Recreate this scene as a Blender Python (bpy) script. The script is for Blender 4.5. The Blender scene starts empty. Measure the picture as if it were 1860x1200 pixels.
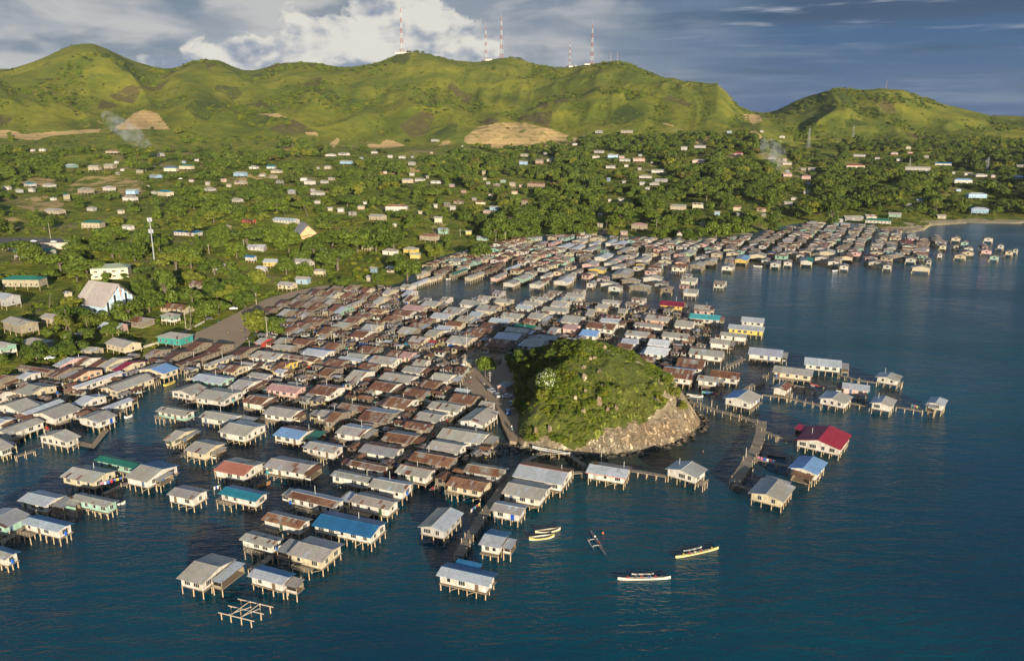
import bpy, bmesh, math, random
import numpy as np
from mathutils import Vector, Matrix, geometry
rnd = random.Random(7)
SC = bpy.context.scene
COL = SC.collection
# ------------------------------------------------------------------ camera
HC = 105.0; F = 1447.0; CX = 930.0; CY = 600.0
TH = math.atan((600 - 210) / F); ct, st = math.cos(TH), math.sin(TH)
cd = bpy.data.cameras.new('camera'); cam = bpy.data.objects.new('camera', cd); COL.objects.link(cam)
cam.location = (0, 0, HC); cam.rotation_euler = (math.radians(90) - TH, 0, 0)
cd.sensor_width = 36; cd.lens = F / 1860 * 36; cd.clip_end = 40000; cd.clip_start = 1
SC.camera = cam
# ------------------------------------------------------------------ light
SUN_EL, SUN_AZ = 10.5, 162.0            # degrees; azimuth clockwise from +y: behind the camera, a little right
sd = bpy.data.lights.new('sun', 'SUN'); sun = bpy.data.objects.new('sun', sd); COL.objects.link(sun)
sd.energy = 4.8; sd.angle = math.radians(0.5); sd.color = (1.0, 0.88, 0.70)
ea, ee = math.radians(SUN_AZ), math.radians(SUN_EL)
sun.rotation_euler = Vector((-math.sin(ea) * math.cos(ee), -math.cos(ea) * math.cos(ee), -math.sin(ee))).to_track_quat('-Z', 'Y').to_euler()
SC.view_settings.view_transform = 'Standard'; SC.view_settings.look = 'None'
SC.view_settings.exposure = 0.88; SC.view_settings.gamma = 1.0
SC.cycles.max_bounces = 5; SC.cycles.diffuse_bounces = 2; SC.cycles.glossy_bounces = 2; SC.cycles.transmission_bounces = 2
SC.cycles.volume_bounces = 0; SC.cycles.transparent_max_bounces = 4
SC.cycles.use_denoising = True
# ------------------------------------------------------------------ node helper
class N:
    def __init__(s, tree): s.t = tree
    def n(s, typ, **kw):
        o = s.t.nodes.new(typ)
        for k, v in kw.items():
            if k.startswith('i_'):
                key = k[2:]; key = int(key) if key.isdigit() else key.replace('_', ' ')
                s.set(o.inputs[key], v)
            else: setattr(o, k, v)
        return o
    def set(s, sock, v):
        if isinstance(v, bpy.types.NodeSocket): s.t.links.new(v, sock)
        elif isinstance(v, bpy.types.Node): s.t.links.new(v.outputs[0], sock)
        else: sock.default_value = v
    def m(s, op, a, b=None, c=None, clamp=False):
        o = s.n('ShaderNodeMath', operation=op, use_clamp=clamp)
        for i, v in enumerate((a, b, c)):
            if v is not None: s.set(o.inputs[i], v)
        return o.outputs[0]
    def mix(s, f, a, b, blend='MIX'):
        o = s.n('ShaderNodeMix', data_type='RGBA', blend_type=blend)
        s.set(o.inputs[0], f); s.set(o.inputs[6], c4(a)); s.set(o.inputs[7], c4(b)); return o.outputs[2]
    def ramp(s, v, a, b, smooth=True):
        o = s.n('ShaderNodeMapRange', clamp=True); o.interpolation_type = 'SMOOTHSTEP' if smooth else 'LINEAR'
        s.set(o.inputs['Value'], v); o.inputs['From Min'].default_value = a; o.inputs['From Max'].default_value = b
        return o.outputs[0]
    def noise(s, vec, scale, detail=3, rough=.55, dist=0):
        o = s.n('ShaderNodeTexNoise'); s.set(o.inputs['Vector'], vec)
        o.inputs['Scale'].default_value = scale; o.inputs['Detail'].default_value = detail
        o.inputs['Roughness'].default_value = rough; o.inputs['Distortion'].default_value = dist
        return o.outputs[0]
    def mapv(s, vec, scale=(1, 1, 1), rot=(0, 0, 0), loc=(0, 0, 0)):
        o = s.n('ShaderNodeMapping'); s.set(o.inputs[0], vec)
        o.inputs['Scale'].default_value = scale; o.inputs['Rotation'].default_value = rot; o.inputs['Location'].default_value = loc
        return o.outputs[0]
def c4(c):
    return (*c, 1.0) if isinstance(c, (tuple, list)) and len(c) == 3 else c
# ------------------------------------------------------------------ sky
W = bpy.data.worlds.new('World'); SC.world = W; W.use_nodes = True
nt = W.node_tree; nt.nodes.clear(); g = N(nt)
out = g.n('ShaderNodeOutputWorld'); bg = g.n('ShaderNodeBackground'); bg.inputs[1].default_value = 0.088
g.set(out.inputs[0], bg)
sky = g.n('ShaderNodeTexSky', sky_type='NISHITA', sun_disc=False, sun_elevation=math.radians(SUN_EL), sun_rotation=math.radians(SUN_AZ), altitude=50)
sky.air_density = 1.0; sky.dust_density = 1.0; sky.ozone_density = 2.0
gen = g.n('ShaderNodeTexCoord').outputs['Generated']
sx = g.n('ShaderNodeSeparateXYZ'); g.set(sx.inputs[0], gen)
AZ = g.m('ARCTAN2', sx.outputs[0], sx.outputs[1]); EL = g.m('ARCSINE', sx.outputs[2])
azd = g.m('MULTIPLY', AZ, 57.2958); eld = g.m('MULTIPLY', EL, 57.2958)
cv = g.n('ShaderNodeCombineXYZ'); g.set(cv.inputs[0], azd); g.set(cv.inputs[1], eld); P = cv.outputs[0]
K = 10.0
def sk(r, gg, b): return tuple((c / 255) ** 2.2 * K * SKYMUL for c in (r, gg, b))
SKYMUL = 0.61
side = g.ramp(azd, -4, 20)                                   # left side pale, right side slate
lowL = g.mix(g.ramp(eld, 2, 7.5), sk(160, 168, 176), sk(138, 150, 164))
lowR = g.mix(g.ramp(eld, -0.5, 3.5), sk(26, 76, 128), sk(64, 98, 136))
base = g.mix(side, lowL, lowR)
# soft grey sheets of cloud on the left
n1 = g.noise(g.mapv(P, (.11, .34, 1), loc=(3, 1, 0)), 1, 5, .55, .3)
base = g.mix(g.m('MULTIPLY', g.ramp(n1, .40, .60), g.m('SUBTRACT', .95, side)), base, sk(192, 193, 192))
n1b = g.noise(g.mapv(P, (.16, .4, 1), loc=(9, 4, 0)), 1, 4, .5, .2)
base = g.mix(g.m('MULTIPLY', g.ramp(n1b, .52, .66), g.m('MULTIPLY', g.m('SUBTRACT', 1, side), .75)), base, sk(112, 130, 148))
# long streaks on the right
n2 = g.noise(g.mapv(P, (.055, .9, 1), loc=(0, 2.2, 0)), 1, 5, .6, .35)
base = g.mix(g.m('MULTIPLY', g.ramp(n2, .47, .68), g.m('MULTIPLY', side, .6)), base, sk(112, 132, 152))
n3 = g.noise(g.mapv(P, (.05, .75, 1), loc=(7, 8, 0)), 1, 5, .6, .3)
base = g.mix(g.m('MULTIPLY', g.ramp(n3, .50, .66), g.m('MULTIPLY', side, .75)), base, sk(54, 86, 114))
band = g.m('MULTIPLY', g.ramp(eld, 5.2, 6.0), g.m('MULTIPLY', g.ramp(azd, 13, 20), g.ramp(n3, .36, .5)))
base = g.mix(g.m('MULTIPLY', band, .8), base, sk(64, 86, 112))
top = g.m('MULTIPLY', g.ramp(eld, 7.0, 7.6), g.ramp(azd, 9, 24))
base = g.mix(g.m('MULTIPLY', top, .8), base, sk(132, 158, 186))
# cumulus bank left of the middle
def lobe(az0, el0, wa, we):
    a = g.m('DIVIDE', g.m('SUBTRACT', azd, az0), wa); b = g.m('DIVIDE', g.m('SUBTRACT', eld, el0), we)
    return g.m('SUBTRACT', 1.0, g.m('SQRT', g.m('ADD', g.m('MULTIPLY', a, a), g.m('MULTIPLY', b, b))))
body = None
for L_ in ((-15.5, 3.6, 6.2, 2.0), (-12.3, 4.8, 4.0, 2.2), (-8.0, 6.6, 4.0, 2.6), (-5.4, 4.6, 4.4, 2.2), (-2.6, 4.3, 1.9, 1.0), (-22, 2.4, 4.0, 1.3), (-11, 2.6, 8.5, 1.9)):
    l = lobe(*L_); body = l if body is None else g.m('MAXIMUM', body, l)
nA = g.noise(g.mapv(P, (.30, .42, 1)), 1.0, 8, .58, .35); nC = g.noise(g.mapv(P, (.26, .40, 1), loc=(.3, .1, 0)), 1.0, 6, .52, .15)
nB = g.noise(g.mapv(P, (.26, .40, 1), loc=(.42, .34, 0)), 1.0, 6, .52, .15)
dens = g.m('ADD', g.m('MULTIPLY', body, 1.0), g.m('MULTIPLY', g.m('SUBTRACT', nA, .5), 2.6))
cmask = g.ramp(dens, .02, .27)
relief = g.m('SUBTRACT', nC, nB)                                   # towers lit from the side the sun is on
nlow = g.noise(g.mapv(P, (.22, .5, 1), loc=(2, 5, 0)), 1, 4, .5, .2)
lit = g.m('ADD', g.m('ADD', g.m('MULTIPLY', relief, 3.0), g.m('MULTIPLY', g.ramp(eld, 1.2, 5.0), .50)), g.m('ADD', g.m('MULTIPLY', nlow, .8), -.22))
ccol = g.mix(g.ramp(lit, .10, .80), sk(132, 146, 168), sk(226, 222, 212))
base = g.mix(g.m('MULTIPLY', cmask, .96), base, ccol)
wisp = g.m('MULTIPLY', g.ramp(g.noise(g.mapv(P, (.1, 1.1, 1), loc=(1, 0, 0)), 1, 4, .55), .56, .72), g.m('MULTIPLY', g.ramp(azd, -8, 2), g.ramp(eld, 3.2, 6.5)))
base = g.mix(g.m('MULTIPLY', wisp, .75), base, sk(178, 186, 198))
# broken cloud higher up thins to the clear sky
base = g.mix(g.ramp(eld, 7.6, 12), base, sk(70, 112, 168))
veil = g.ramp(eld, 24, 12)
hn = g.noise(g.mapv(gen, (2.2, 2.2, 5)), 1, 4, .55)
skyc = g.mix(g.m('MULTIPLY', g.ramp(hn, .48, .7), .35), sky.outputs[0], sk(176, 186, 200))
fin = g.mix(veil, skyc, base)
g.set(bg.inputs[0], fin)
# ------------------------------------------------------------------ helpers: rays, noise
def ray(px, py):
    a = (px - CX) / F; b = (CY - py) / F
    return a, ct + b * st, -st + b * ct
def un(px, py, z=0.0):
    d = ray(px, py); t = (z - HC) / d[2]
    return d[0] * t, d[1] * t
def pr(x, y, z):
    dz = z - HC; dep = y * ct - dz * st
    return CX + F * x / dep, CY - F * (y * st + dz * ct) / dep
def depth(x, y, z=2.0): return y * ct - (z - HC) * st
def _h(ix, iy, s):
    n = (ix * 374761393 + iy * 668265263 + s * 1442695041) & 0x7fffffff
    n = ((n ^ (n >> 13)) * 1274126177) & 0x7fffffff
    return ((n ^ (n >> 16)) & 0xffff) / 65535.0
def vnoise(x, y, s=0):
    x = np.asarray(x, float); y = np.asarray(y, float)
    ix = np.floor(x).astype(np.int64); iy = np.floor(y).astype(np.int64); fx = x - ix; fy = y - iy
    fx = fx * fx * (3 - 2 * fx); fy = fy * fy * (3 - 2 * fy)
    a = _h(ix, iy, s); b = _h(ix + 1, iy, s); c = _h(ix, iy + 1, s); d = _h(ix + 1, iy + 1, s)
    return a + (b - a) * fx + (c - a) * fy + (a - b - c + d) * fx * fy
def fbm(x, y, s=0, o=4):
    t = 0; a = .5
    for i in range(o): t = t + a * vnoise(x * 2 ** i, y * 2 ** i, s + i * 17); a *= .5
    return t / (1 - .5 ** o)
def smooth(t): t = np.clip(t, 0, 1); return t * t * (3 - 2 * t)
def inpoly(x, y, poly):
    x = np.asarray(x, float); y = np.asarray(y, float); r = np.zeros(np.broadcast(x, y).shape, bool)
    n = len(poly)
    for i in range(n):
        x1, y1 = poly[i]; x2, y2 = poly[(i + 1) % n]
        if y1 == y2: continue
        c = ((y1 > y) != (y2 > y)) & (x < (x2 - x1) * (y - y1) / (y2 - y1) + x1); r ^= c
    return r
# ------------------------------------------------------------------ terrain shape
SHORE = [(-260, 800), (-60, 720), (40, 692), (130, 668), (210, 645), (300, 645), (420, 655), (450, 640), (478, 605), (502, 570), (560, 540), (620, 518), (680, 520), (725, 510), (760, 488), (798, 464), (850, 450), (900, 440), (940, 432), (1000, 424), (1100, 424), (1180, 428), (1300, 430), (1380, 418), (1440, 405), (1500, 400), (1560, 404), (1618, 418), (1650, 422), (1678, 417), (1690, 409), (1760, 404), (1850, 405), (1880, 400), (2150, 395)]
def az_of(px, py): d = ray(px, py); return math.atan2(d[0], d[1])
sh = sorted((az_of(p, q), math.hypot(*un(p, q))) for p, q in SHORE); SA = [a for a, _ in sh]; SR = [r for _, r in sh]
FOOT = [(-250, 240, 1700), (0, 246, 1700), (120, 243, 1700), (250, 240, 1650), (350, 262, 1600), (450, 262, 1600), (600, 262, 1650), (700, 268, 1700), (860, 266, 1650), (1000, 262, 1650), (1070, 256, 1650), (1150, 247, 1650), (1300, 245, 1600), (1380, 240, 1600), (1450, 262, 1700), (1550, 268, 1700), (1650, 266, 1700), (1750, 268, 1800), (1860, 262, 1900), (2150, 262, 1900)]
RIDGE = [(-260, 150), (-60, 135), (0, 125), (20, 124), (60, 110), (100, 91), (130, 80), (150, 77), (170, 78), (200, 90), (240, 108), (280, 119), (300, 121), (320, 118), (350, 109), (375, 107), (400, 110), (420, 119), (440, 126), (460, 127), (490, 120), (520, 114), (550, 113), (580, 117), (620, 125), (645, 125), (680, 117), (700, 109), (720, 101), (740, 98), (780, 98), (800, 103), (830, 109), (860, 111), (880, 110), (900, 106), (920, 105), (950, 108), (970, 114), (1000, 119), (1020, 119), (1050, 117), (1090, 114), (1120, 113), (1140, 117), (1170, 132), (1200, 145), (1240, 148), (1260, 149), (1290, 152), (1305, 153), (1320, 166), (1335, 183), (1350, 196), (1365, 206), (1375, 210), (1400, 209), (1420, 201), (1440, 190), (1470, 178), (1500, 169), (1540, 164), (1570, 162), (1600, 160), (1640, 162), (1660, 170), (1700, 180), (1740, 190), (1780, 201), (1800, 207), (1830, 209), (1860, 210), (2150, 212)]
def elev(px, py, r): d = ray(px, py); return HC + r * d[2] / math.hypot(d[0], d[1])
fo = sorted((az_of(p, q), r, elev(p, q, r)) for p, q, r in FOOT)
def rdist(px): return float(np.interp(px, [0, 150, 450, 750, 1100, 1250, 1320, 1375, 1450, 1600, 1860], [2500, 2450, 2650, 2500, 2450, 2250, 2100, 2350, 2350, 2350, 2500]))
ri = sorted((az_of(p, q), rdist(p), elev(p, q, rdist(p))) for p, q in RIDGE)
FA, FR, FZ = zip(*fo); RA, RR, RZ = zip(*ri)
def terrain(x, y, full=False):
    x = np.asarray(x, float); y = np.asarray(y, float)
    a = np.arctan2(x, y); r = np.hypot(x, y)
    S = np.interp(a, SA, SR); Fd = np.interp(a, FA, FR); fz = np.interp(a, FA, FZ); R = np.interp(a, RA, RR); rz = np.interp(a, RA, RZ)
    t1 = np.clip((r - S) / (Fd - S), 0, 1); t2 = np.clip((r - Fd) / (R - Fd), 0, 1)
    z = .9 + fz * (.45 * t1 + .55 * t1 ** 1.7) - .9 * t1
    z = z + (fbm(x / 190 + 3, y / 190, 5, 3) - .5) * 26 * smooth(t1 * 3.2) * smooth((1.25 - t1) * 3)
    gg = .45 * t2 + .55 * smooth(t2)
    z = z + (rz - fz) * gg
    u = a * 2100
    wx = (fbm(u / 420, r / 500, 31, 3) - .5) * 260
    rid = 1 - np.abs(2 * fbm((u + wx) / 330, r / 1150, 11, 3) - 1) * 2.0
    rid2 = 1 - np.abs(2 * fbm((u + wx * .7) / 120, r / 520, 21, 2) - 1) * 2.0
    w = np.sin(np.pi * np.clip(t2, 0, 1) ** .85)
    rid3 = 1 - np.abs(2 * fbm((u + wx * .5) / 46, r / 300, 27, 2) - 1) * 2.0
    z = z + w * ((rid - .45) * 50 + (rid2 - .4) * 17 + (rid3 - .4) * 5) * np.clip((rz - fz) / 150, .35, 1)
    z = z - np.where(r > R, (rz * .8) * smooth((r - R) / 1300), 0)
    z = np.where(r < S, .9 - (S - r) * .12, z)
    return (z, t1, t2) if full else z
_T = np.concatenate([np.arange(120, 1100, 1.5), np.arange(1100, 4000, 4.0)])
def at(px, py):
    """where the line of sight through a spot in the photo meets the land: world x, y, z"""
    d = ray(px, py); k = 1 / math.hypot(d[0], d[1]); x = _T * d[0] * k; y = _T * d[1] * k
    h = np.maximum(terrain(x, y), 0) - (HC + _T * d[2] * k); i = int(np.argmax(h > 0))
    if h[i] <= 0: i = len(_T) - 1
    return float(x[i]), float(y[i]), float(max(terrain(x[i], y[i]), 0))
def tz(x, y): return float(terrain(x, y))
# ------------------------------------------------------------------ objects
def tag(o, label=None, cat=None, group=None, kind=None):
    if label: o['label'] = label
    if cat: o['category'] = cat
    if group: o['group'] = group
    if kind: o['kind'] = kind
    return o
def link(o, parent=None):
    COL.objects.link(o)
    if parent is not None: o.parent = parent
    return o
def thing(name, label, cat, loc=(0, 0, 0), rot=0.0, group=None):
    o = bpy.data.objects.new(name, None); o.location = loc; o.rotation_euler = (0, 0, rot); o.empty_display_size = .5
    link(o); return tag(o, label, cat, group)
def part(name, mesh, parent, loc=(0, 0, 0), rot=(0, 0, 0), sc=(1, 1, 1), label=None):
    o = bpy.data.objects.new(name, mesh); o.location = loc; o.rotation_euler = rot; o.scale = sc
    link(o, parent)
    if label: o['label'] = label
    return o
class MB:
    """collects faces with a colour each and builds one mesh"""
    def __init__(s): s.v = []; s.f = []; s.c = []; s.m = []; s.cur = (.5, .5, .5, 0.); s.mi = 0
    def face(s, pts, col=None, mi=None):
        i = len(s.v); s.v += [tuple(p) for p in pts]; s.f.append(tuple(range(i, i + len(pts)))); s.c.append(col or s.cur); s.m.append(s.mi if mi is None else mi)
    def box(s, x0, y0, z0, x1, y1, z1, col=None, top=True, bot=True):
        a, b, c, d = (x0, y0), (x1, y0), (x1, y1), (x0, y1)
        for p, q in ((a, b), (b, c), (c, d), (d, a)): s.face([(*p, z0), (*q, z0), (*q, z1), (*p, z1)], col)
        if top: s.face([(*a, z1), (*b, z1), (*c, z1), (*d, z1)], col)
        if bot: s.face([(*d, z0), (*c, z0), (*b, z0), (*a, z0)], col)
    def bar(s, p, q, r, n=4, col=None, r2=None):
        p = Vector(p); q = Vector(q); d = (q - p)
        if d.length < 1e-6: return
        d.normalize(); up = Vector((0, 0, 1)) if abs(d.z) < .9 else Vector((1, 0, 0))
        e = d.cross(up).normalized(); f = d.cross(e); r2 = r if r2 is None else r2
        A = [p + (e * math.cos(t) + f * math.sin(t)) * r for t in [2 * math.pi * (k + .5) / n for k in range(n)]]
        B = [q + (e * math.cos(t) + f * math.sin(t)) * r2 for t in [2 * math.pi * (k + .5) / n for k in range(n)]]
        for k in range(n): s.face([A[k], B[k], B[(k + 1) % n], A[(k + 1) % n]], col)
        s.face(A, col); s.face(B[::-1], col)
    def mesh(s, name, mats, smooth_=False, weld=False):
        me = bpy.data.meshes.new(name); me.from_pydata(s.v, [], s.f)
        for m in mats: me.materials.append(m)
        at_ = me.color_attributes.new('col', 'FLOAT_COLOR', 'CORNER')
        arr = np.repeat(np.array(s.c, np.float32), [len(f) for f in s.f], axis=0); at_.data.foreach_set('color', arr.ravel())
        if len(mats) > 1: me.polygons.foreach_set('material_index', s.m)
        if weld:
            bm = bmesh.new(); bm.from_mesh(me); bmesh.ops.remove_doubles(bm, verts=bm.verts, dist=.001); bmesh.ops.recalc_face_normals(bm, faces=bm.faces); bm.to_mesh(me); bm.free()
        if smooth_: me.polygons.foreach_set('use_smooth', [True] * len(me.polygons))
        me.update(); return me
def merge(parts):
    m = MB()
    for q in parts:
        b = len(m.v); m.v += q.v; m.f += [tuple(i + b for i in f) for f in q.f]; m.c += q.c; m.m += q.m
    return m
def xform(mb, loc, rz):
    c, s = math.cos(rz), math.sin(rz)
    mb.v = [(loc[0] + c * x - s * y, loc[1] + s * x + c * y, loc[2] + z) for x, y, z in mb.v]; return mb
# ------------------------------------------------------------------ materials
def mat(name, fn):
    m = bpy.data.materials.new(name); m.use_nodes = True; t = m.node_tree; t.nodes.clear(); g = N(t)
    o = g.n('ShaderNodeOutputMaterial'); p = g.n('ShaderNodeBsdfPrincipled'); g.set(o.inputs[0], p.outputs[0])
    fn(g, p, o); return m
def obco(g): return g.n('ShaderNodeTexCoord').outputs['Object']
def bump(g, p, h, strength, dist):
    b = g.n('ShaderNodeBump'); b.inputs['Strength'].default_value = strength; b.inputs['Distance'].default_value = dist
    g.set(b.inputs['Height'], h); g.set(p.inputs['Normal'], b.outputs[0])
def acol(g): a = g.n('ShaderNodeAttribute', attribute_name='col'); return a.outputs['Color'], a.outputs['Alpha']
def orand(g): return g.n('ShaderNodeObjectInfo').outputs['Random']
def m_roof(g, p, o):
    c, al = acol(g); co = obco(g); wp = g.n('ShaderNodeNewGeometry').outputs['Position']
    streak = g.noise(g.mapv(wp, (.9, .9, .25)), 1.3, 5, .65, .2); fine = g.noise(wp, 5.5, 3, .6)
    big = g.noise(wp, .22, 3, .5)
    c2 = g.mix(g.ramp(streak, .30, .72), g.mix(1, c, (.78, .76, .73), 'MULTIPLY'), g.mix(1, c, (1.10, 1.08, 1.05), 'MULTIPLY'))
    rust = g.mix(fine, (.10, .040, .018), (.25, .105, .042))
    th = g.m('SUBTRACT', .80, g.m('MULTIPLY', al, .62))
    f = g.m('MULTIPLY', g.m('SUBTRACT', g.m('ADD', g.m('MULTIPLY', streak, .7), g.m('MULTIPLY', big, .5)), th), 7, clamp=True)
    c3 = g.mix(g.m('MULTIPLY', f, .85), c2, rust)
    g.set(p.inputs['Base Color'], c3); p.inputs['Metallic'].default_value = .12
    g.set(p.inputs['Roughness'], g.m('ADD', .42, g.m('MULTIPLY', f, .4)))
    x = g.n('ShaderNodeSeparateXYZ'); g.set(x.inputs[0], co)
    h = g.m('ADD', g.m('SINE', g.m('MULTIPLY', x.outputs[0], 12.0)), g.m('MULTIPLY', streak, 2.0)); bump(g, p, h, .5, .05)
def m_wall(g, p, o):
    c, al = acol(g); wp = g.n('ShaderNodeNewGeometry').outputs['Position']
    n = g.noise(g.mapv(wp, (1.2, 1.2, .5)), 1.0, 5, .65); s = g.noise(g.mapv(wp, (4, 4, .6)), 1.0, 3, .6)
    c2 = g.mix(g.ramp(n, .32, .7), g.mix(1, c, (.66, .62, .55), 'MULTIPLY'), c)
    c2 = g.mix(g.m('MULTIPLY', g.ramp(s, .56, .74), .45), c2, g.mix(1, c, (.5, .42, .33), 'MULTIPLY'))
    g.set(p.inputs['Base Color'], c2); p.inputs['Roughness'].default_value = .65
    z = g.n('ShaderNodeSeparateXYZ'); g.set(z.inputs[0], obco(g)); f = g.m('FRACT', g.m('MULTIPLY', z.outputs[2], 5.0)); bump(g, p, f, .35, .03)
def m_wood(g, p, o):
    c, al = acol(g); wp = g.n('ShaderNodeNewGeometry').outputs['Position']; n = g.noise(wp, 1.7, 5, .65)
    g.set(p.inputs['Base Color'], g.mix(n, g.mix(1, c, (.55, .55, .55), 'MULTIPLY'), g.mix(1, c, (1.25, 1.2, 1.15), 'MULTIPLY'))); p.inputs['Roughness'].default_value = .8
    bump(g, p, n, .4, .05)
def m_paint(g, p, o):
    c, al = acol(g); n = g.noise(obco(g), 3.0, 4, .6)
    g.set(p.inputs['Base Color'], g.mix(g.ramp(n, .3, .7), g.mix(1, c, (.72, .70, .66), 'MULTIPLY'), c)); p.inputs['Roughness'].default_value = .4
def m_glass(g, p, o):
    p.inputs['Base Color'].default_value = (.018, .022, .026, 1); p.inputs['Roughness'].default_value = .12
def leafmat(name, dark, light, yel):
    def fn(g, p, o):
        r = orand(g); wp = g.n('ShaderNodeNewGeometry').outputs['Position']; n = g.noise(wp, .45, 3, .6)
        k = g.m('ADD', g.m('MULTIPLY', r, .6), g.m('MULTIPLY', g.ramp(n, .3, .7), .5), clamp=True)
        c = g.mix(k, dark, light); c = g.mix(g.ramp(g.m('FRACT', g.m('MULTIPLY', r, 7.3)), .78, 1.0), c, yel)
        rpi = g.n('ShaderNodeNewGeometry').outputs['Random Per Island']
        c = g.mix(1, c, g.mix(rpi, (.62, .66, .6), (1.35, 1.3, 1.2)), 'MULTIPLY')
        g.set(p.inputs['Base Color'], c); p.inputs['Roughness'].default_value = .55; p.inputs['Specular IOR Level'].default_value = .3
        tr = g.n('ShaderNodeBsdfTranslucent'); g.set(tr.inputs[0], c)
        ms = g.n('ShaderNodeMixShader'); ms.inputs[0].default_value = .22; g.set(ms.inputs[1], p.outputs[0]); g.set(ms.inputs[2], tr.outputs[0]); g.set(o.inputs[0], ms.outputs[0])
    return mat(name, fn)
ROOF = mat('corrugated_roof', m_roof); WALL = mat('painted_boards', m_wall); WOOD = mat('weathered_timber', m_wood)
PAINT = mat('gloss_paint', m_paint); GLASS = mat('dark_glass', m_glass)
LEAF = leafmat('tree_leaves', (.044, .080, .010), (.138, .185, .018), (.19, .20, .022))
SCRUB = leafmat('scrub_leaves', (.075, .125, .010), (.175, .215, .018), (.24, .23, .022))
DRY = leafmat('dry_scrub_leaves', (.05, .075, .012), (.10, .12, .018), (.15, .13, .03))
FLOWER = mat('white_blossom', lambda g, p, o: (setattr(p.inputs['Base Color'], 'default_value', (.72, .70, .58, 1)), setattr(p.inputs['Roughness'], 'default_value', .6)))
def m_bark(g, p, o):
    n = g.noise(g.mapv(obco(g), (3, 3, .8)), 2, 4); g.set(p.inputs['Base Color'], g.mix(n, (.06, .045, .03), (.2, .16, .12))); p.inputs['Roughness'].default_value = .9
BARK = mat('bark', m_bark)
def m_rock(g, p, o):
    wp = g.n('ShaderNodeNewGeometry').outputs['Position']
    n = g.noise(wp, .16, 6, .65, .6); n2 = g.noise(wp, .9, 5, .6); n3 = g.noise(wp, .05, 2, .5)
    c = g.mix(g.ramp(n, .32, .68), (.42, .32, .19), (.76, .63, .42)); c = g.mix(g.m('MULTIPLY', g.ramp(n3, .5, .62), .45), c, (.48, .29, .16))
    c = g.mix(g.ramp(n2, .36, .48), g.mix(1, c, (.5, .48, .45), 'MULTIPLY'), c)
    cr = g.noise(g.mapv(wp, (.38, .38, .07)), 1.0, 6, .7, 1.2); c = g.mix(g.ramp(g.m('ABSOLUTE', g.m('SUBTRACT', cr, .5)), .0, .025), g.mix(1, c, (.58, .55, .5), 'MULTIPLY'), c)
    st2 = g.noise(g.mapv(wp, (.06, .06, .5), (.5, .2, 0)), 1.0, 5, .65, .8); c = g.mix(g.ramp(st2, .42, .62), c, g.mix(1, c, (1.25, 1.22, 1.12), 'MULTIPLY'))
    z = g.n('ShaderNodeSeparateXYZ'); g.set(z.inputs[0], wp)
    c = g.mix(g.ramp(g.m('ADD', z.outputs[2], g.m('MULTIPLY', n2, 1.6)), 1.9, .9), c, (.05, .045, .035))
    g.set(p.inputs['Base Color'], c); p.inputs['Roughness'].default_value = .85
    bump(g, p, g.m('ADD', g.m('ADD', n, g.m('MULTIPLY', n2, .4)), g.m('MULTIPLY', g.ramp(g.m('ABSOLUTE', g.m('SUBTRACT', cr, .5)), .0, .1), .8)), 1.0, 1.8)
ROCK = mat('sea_cliff_rock', m_rock)
def m_dirt(g, p, o):
    wp = g.n('ShaderNodeNewGeometry').outputs['Position']; n = g.noise(wp, .07, 5, .6); n2 = g.noise(wp, .8, 4, .6)
    c = g.mix(n, (.28, .195, .12), (.44, .32, .20)); c = g.mix(g.m('MULTIPLY', n2, .35), c, (.14, .11, .08)); g.set(p.inputs['Base Color'], c); p.inputs['Roughness'].default_value = .92
    bump(g, p, n2, .4, .1)
DIRT = mat('packed_dirt', m_dirt)
def m_tar(g, p, o):
    wp = g.n('ShaderNodeNewGeometry').outputs['Position']; n = g.noise(wp, .3, 4, .6); g.set(p.inputs['Base Color'], g.mix(n, (.07, .066, .06), (.15, .14, .125))); p.inputs['Roughness'].default_value = .8
TAR = mat('dusty_asphalt', m_tar)
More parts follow.
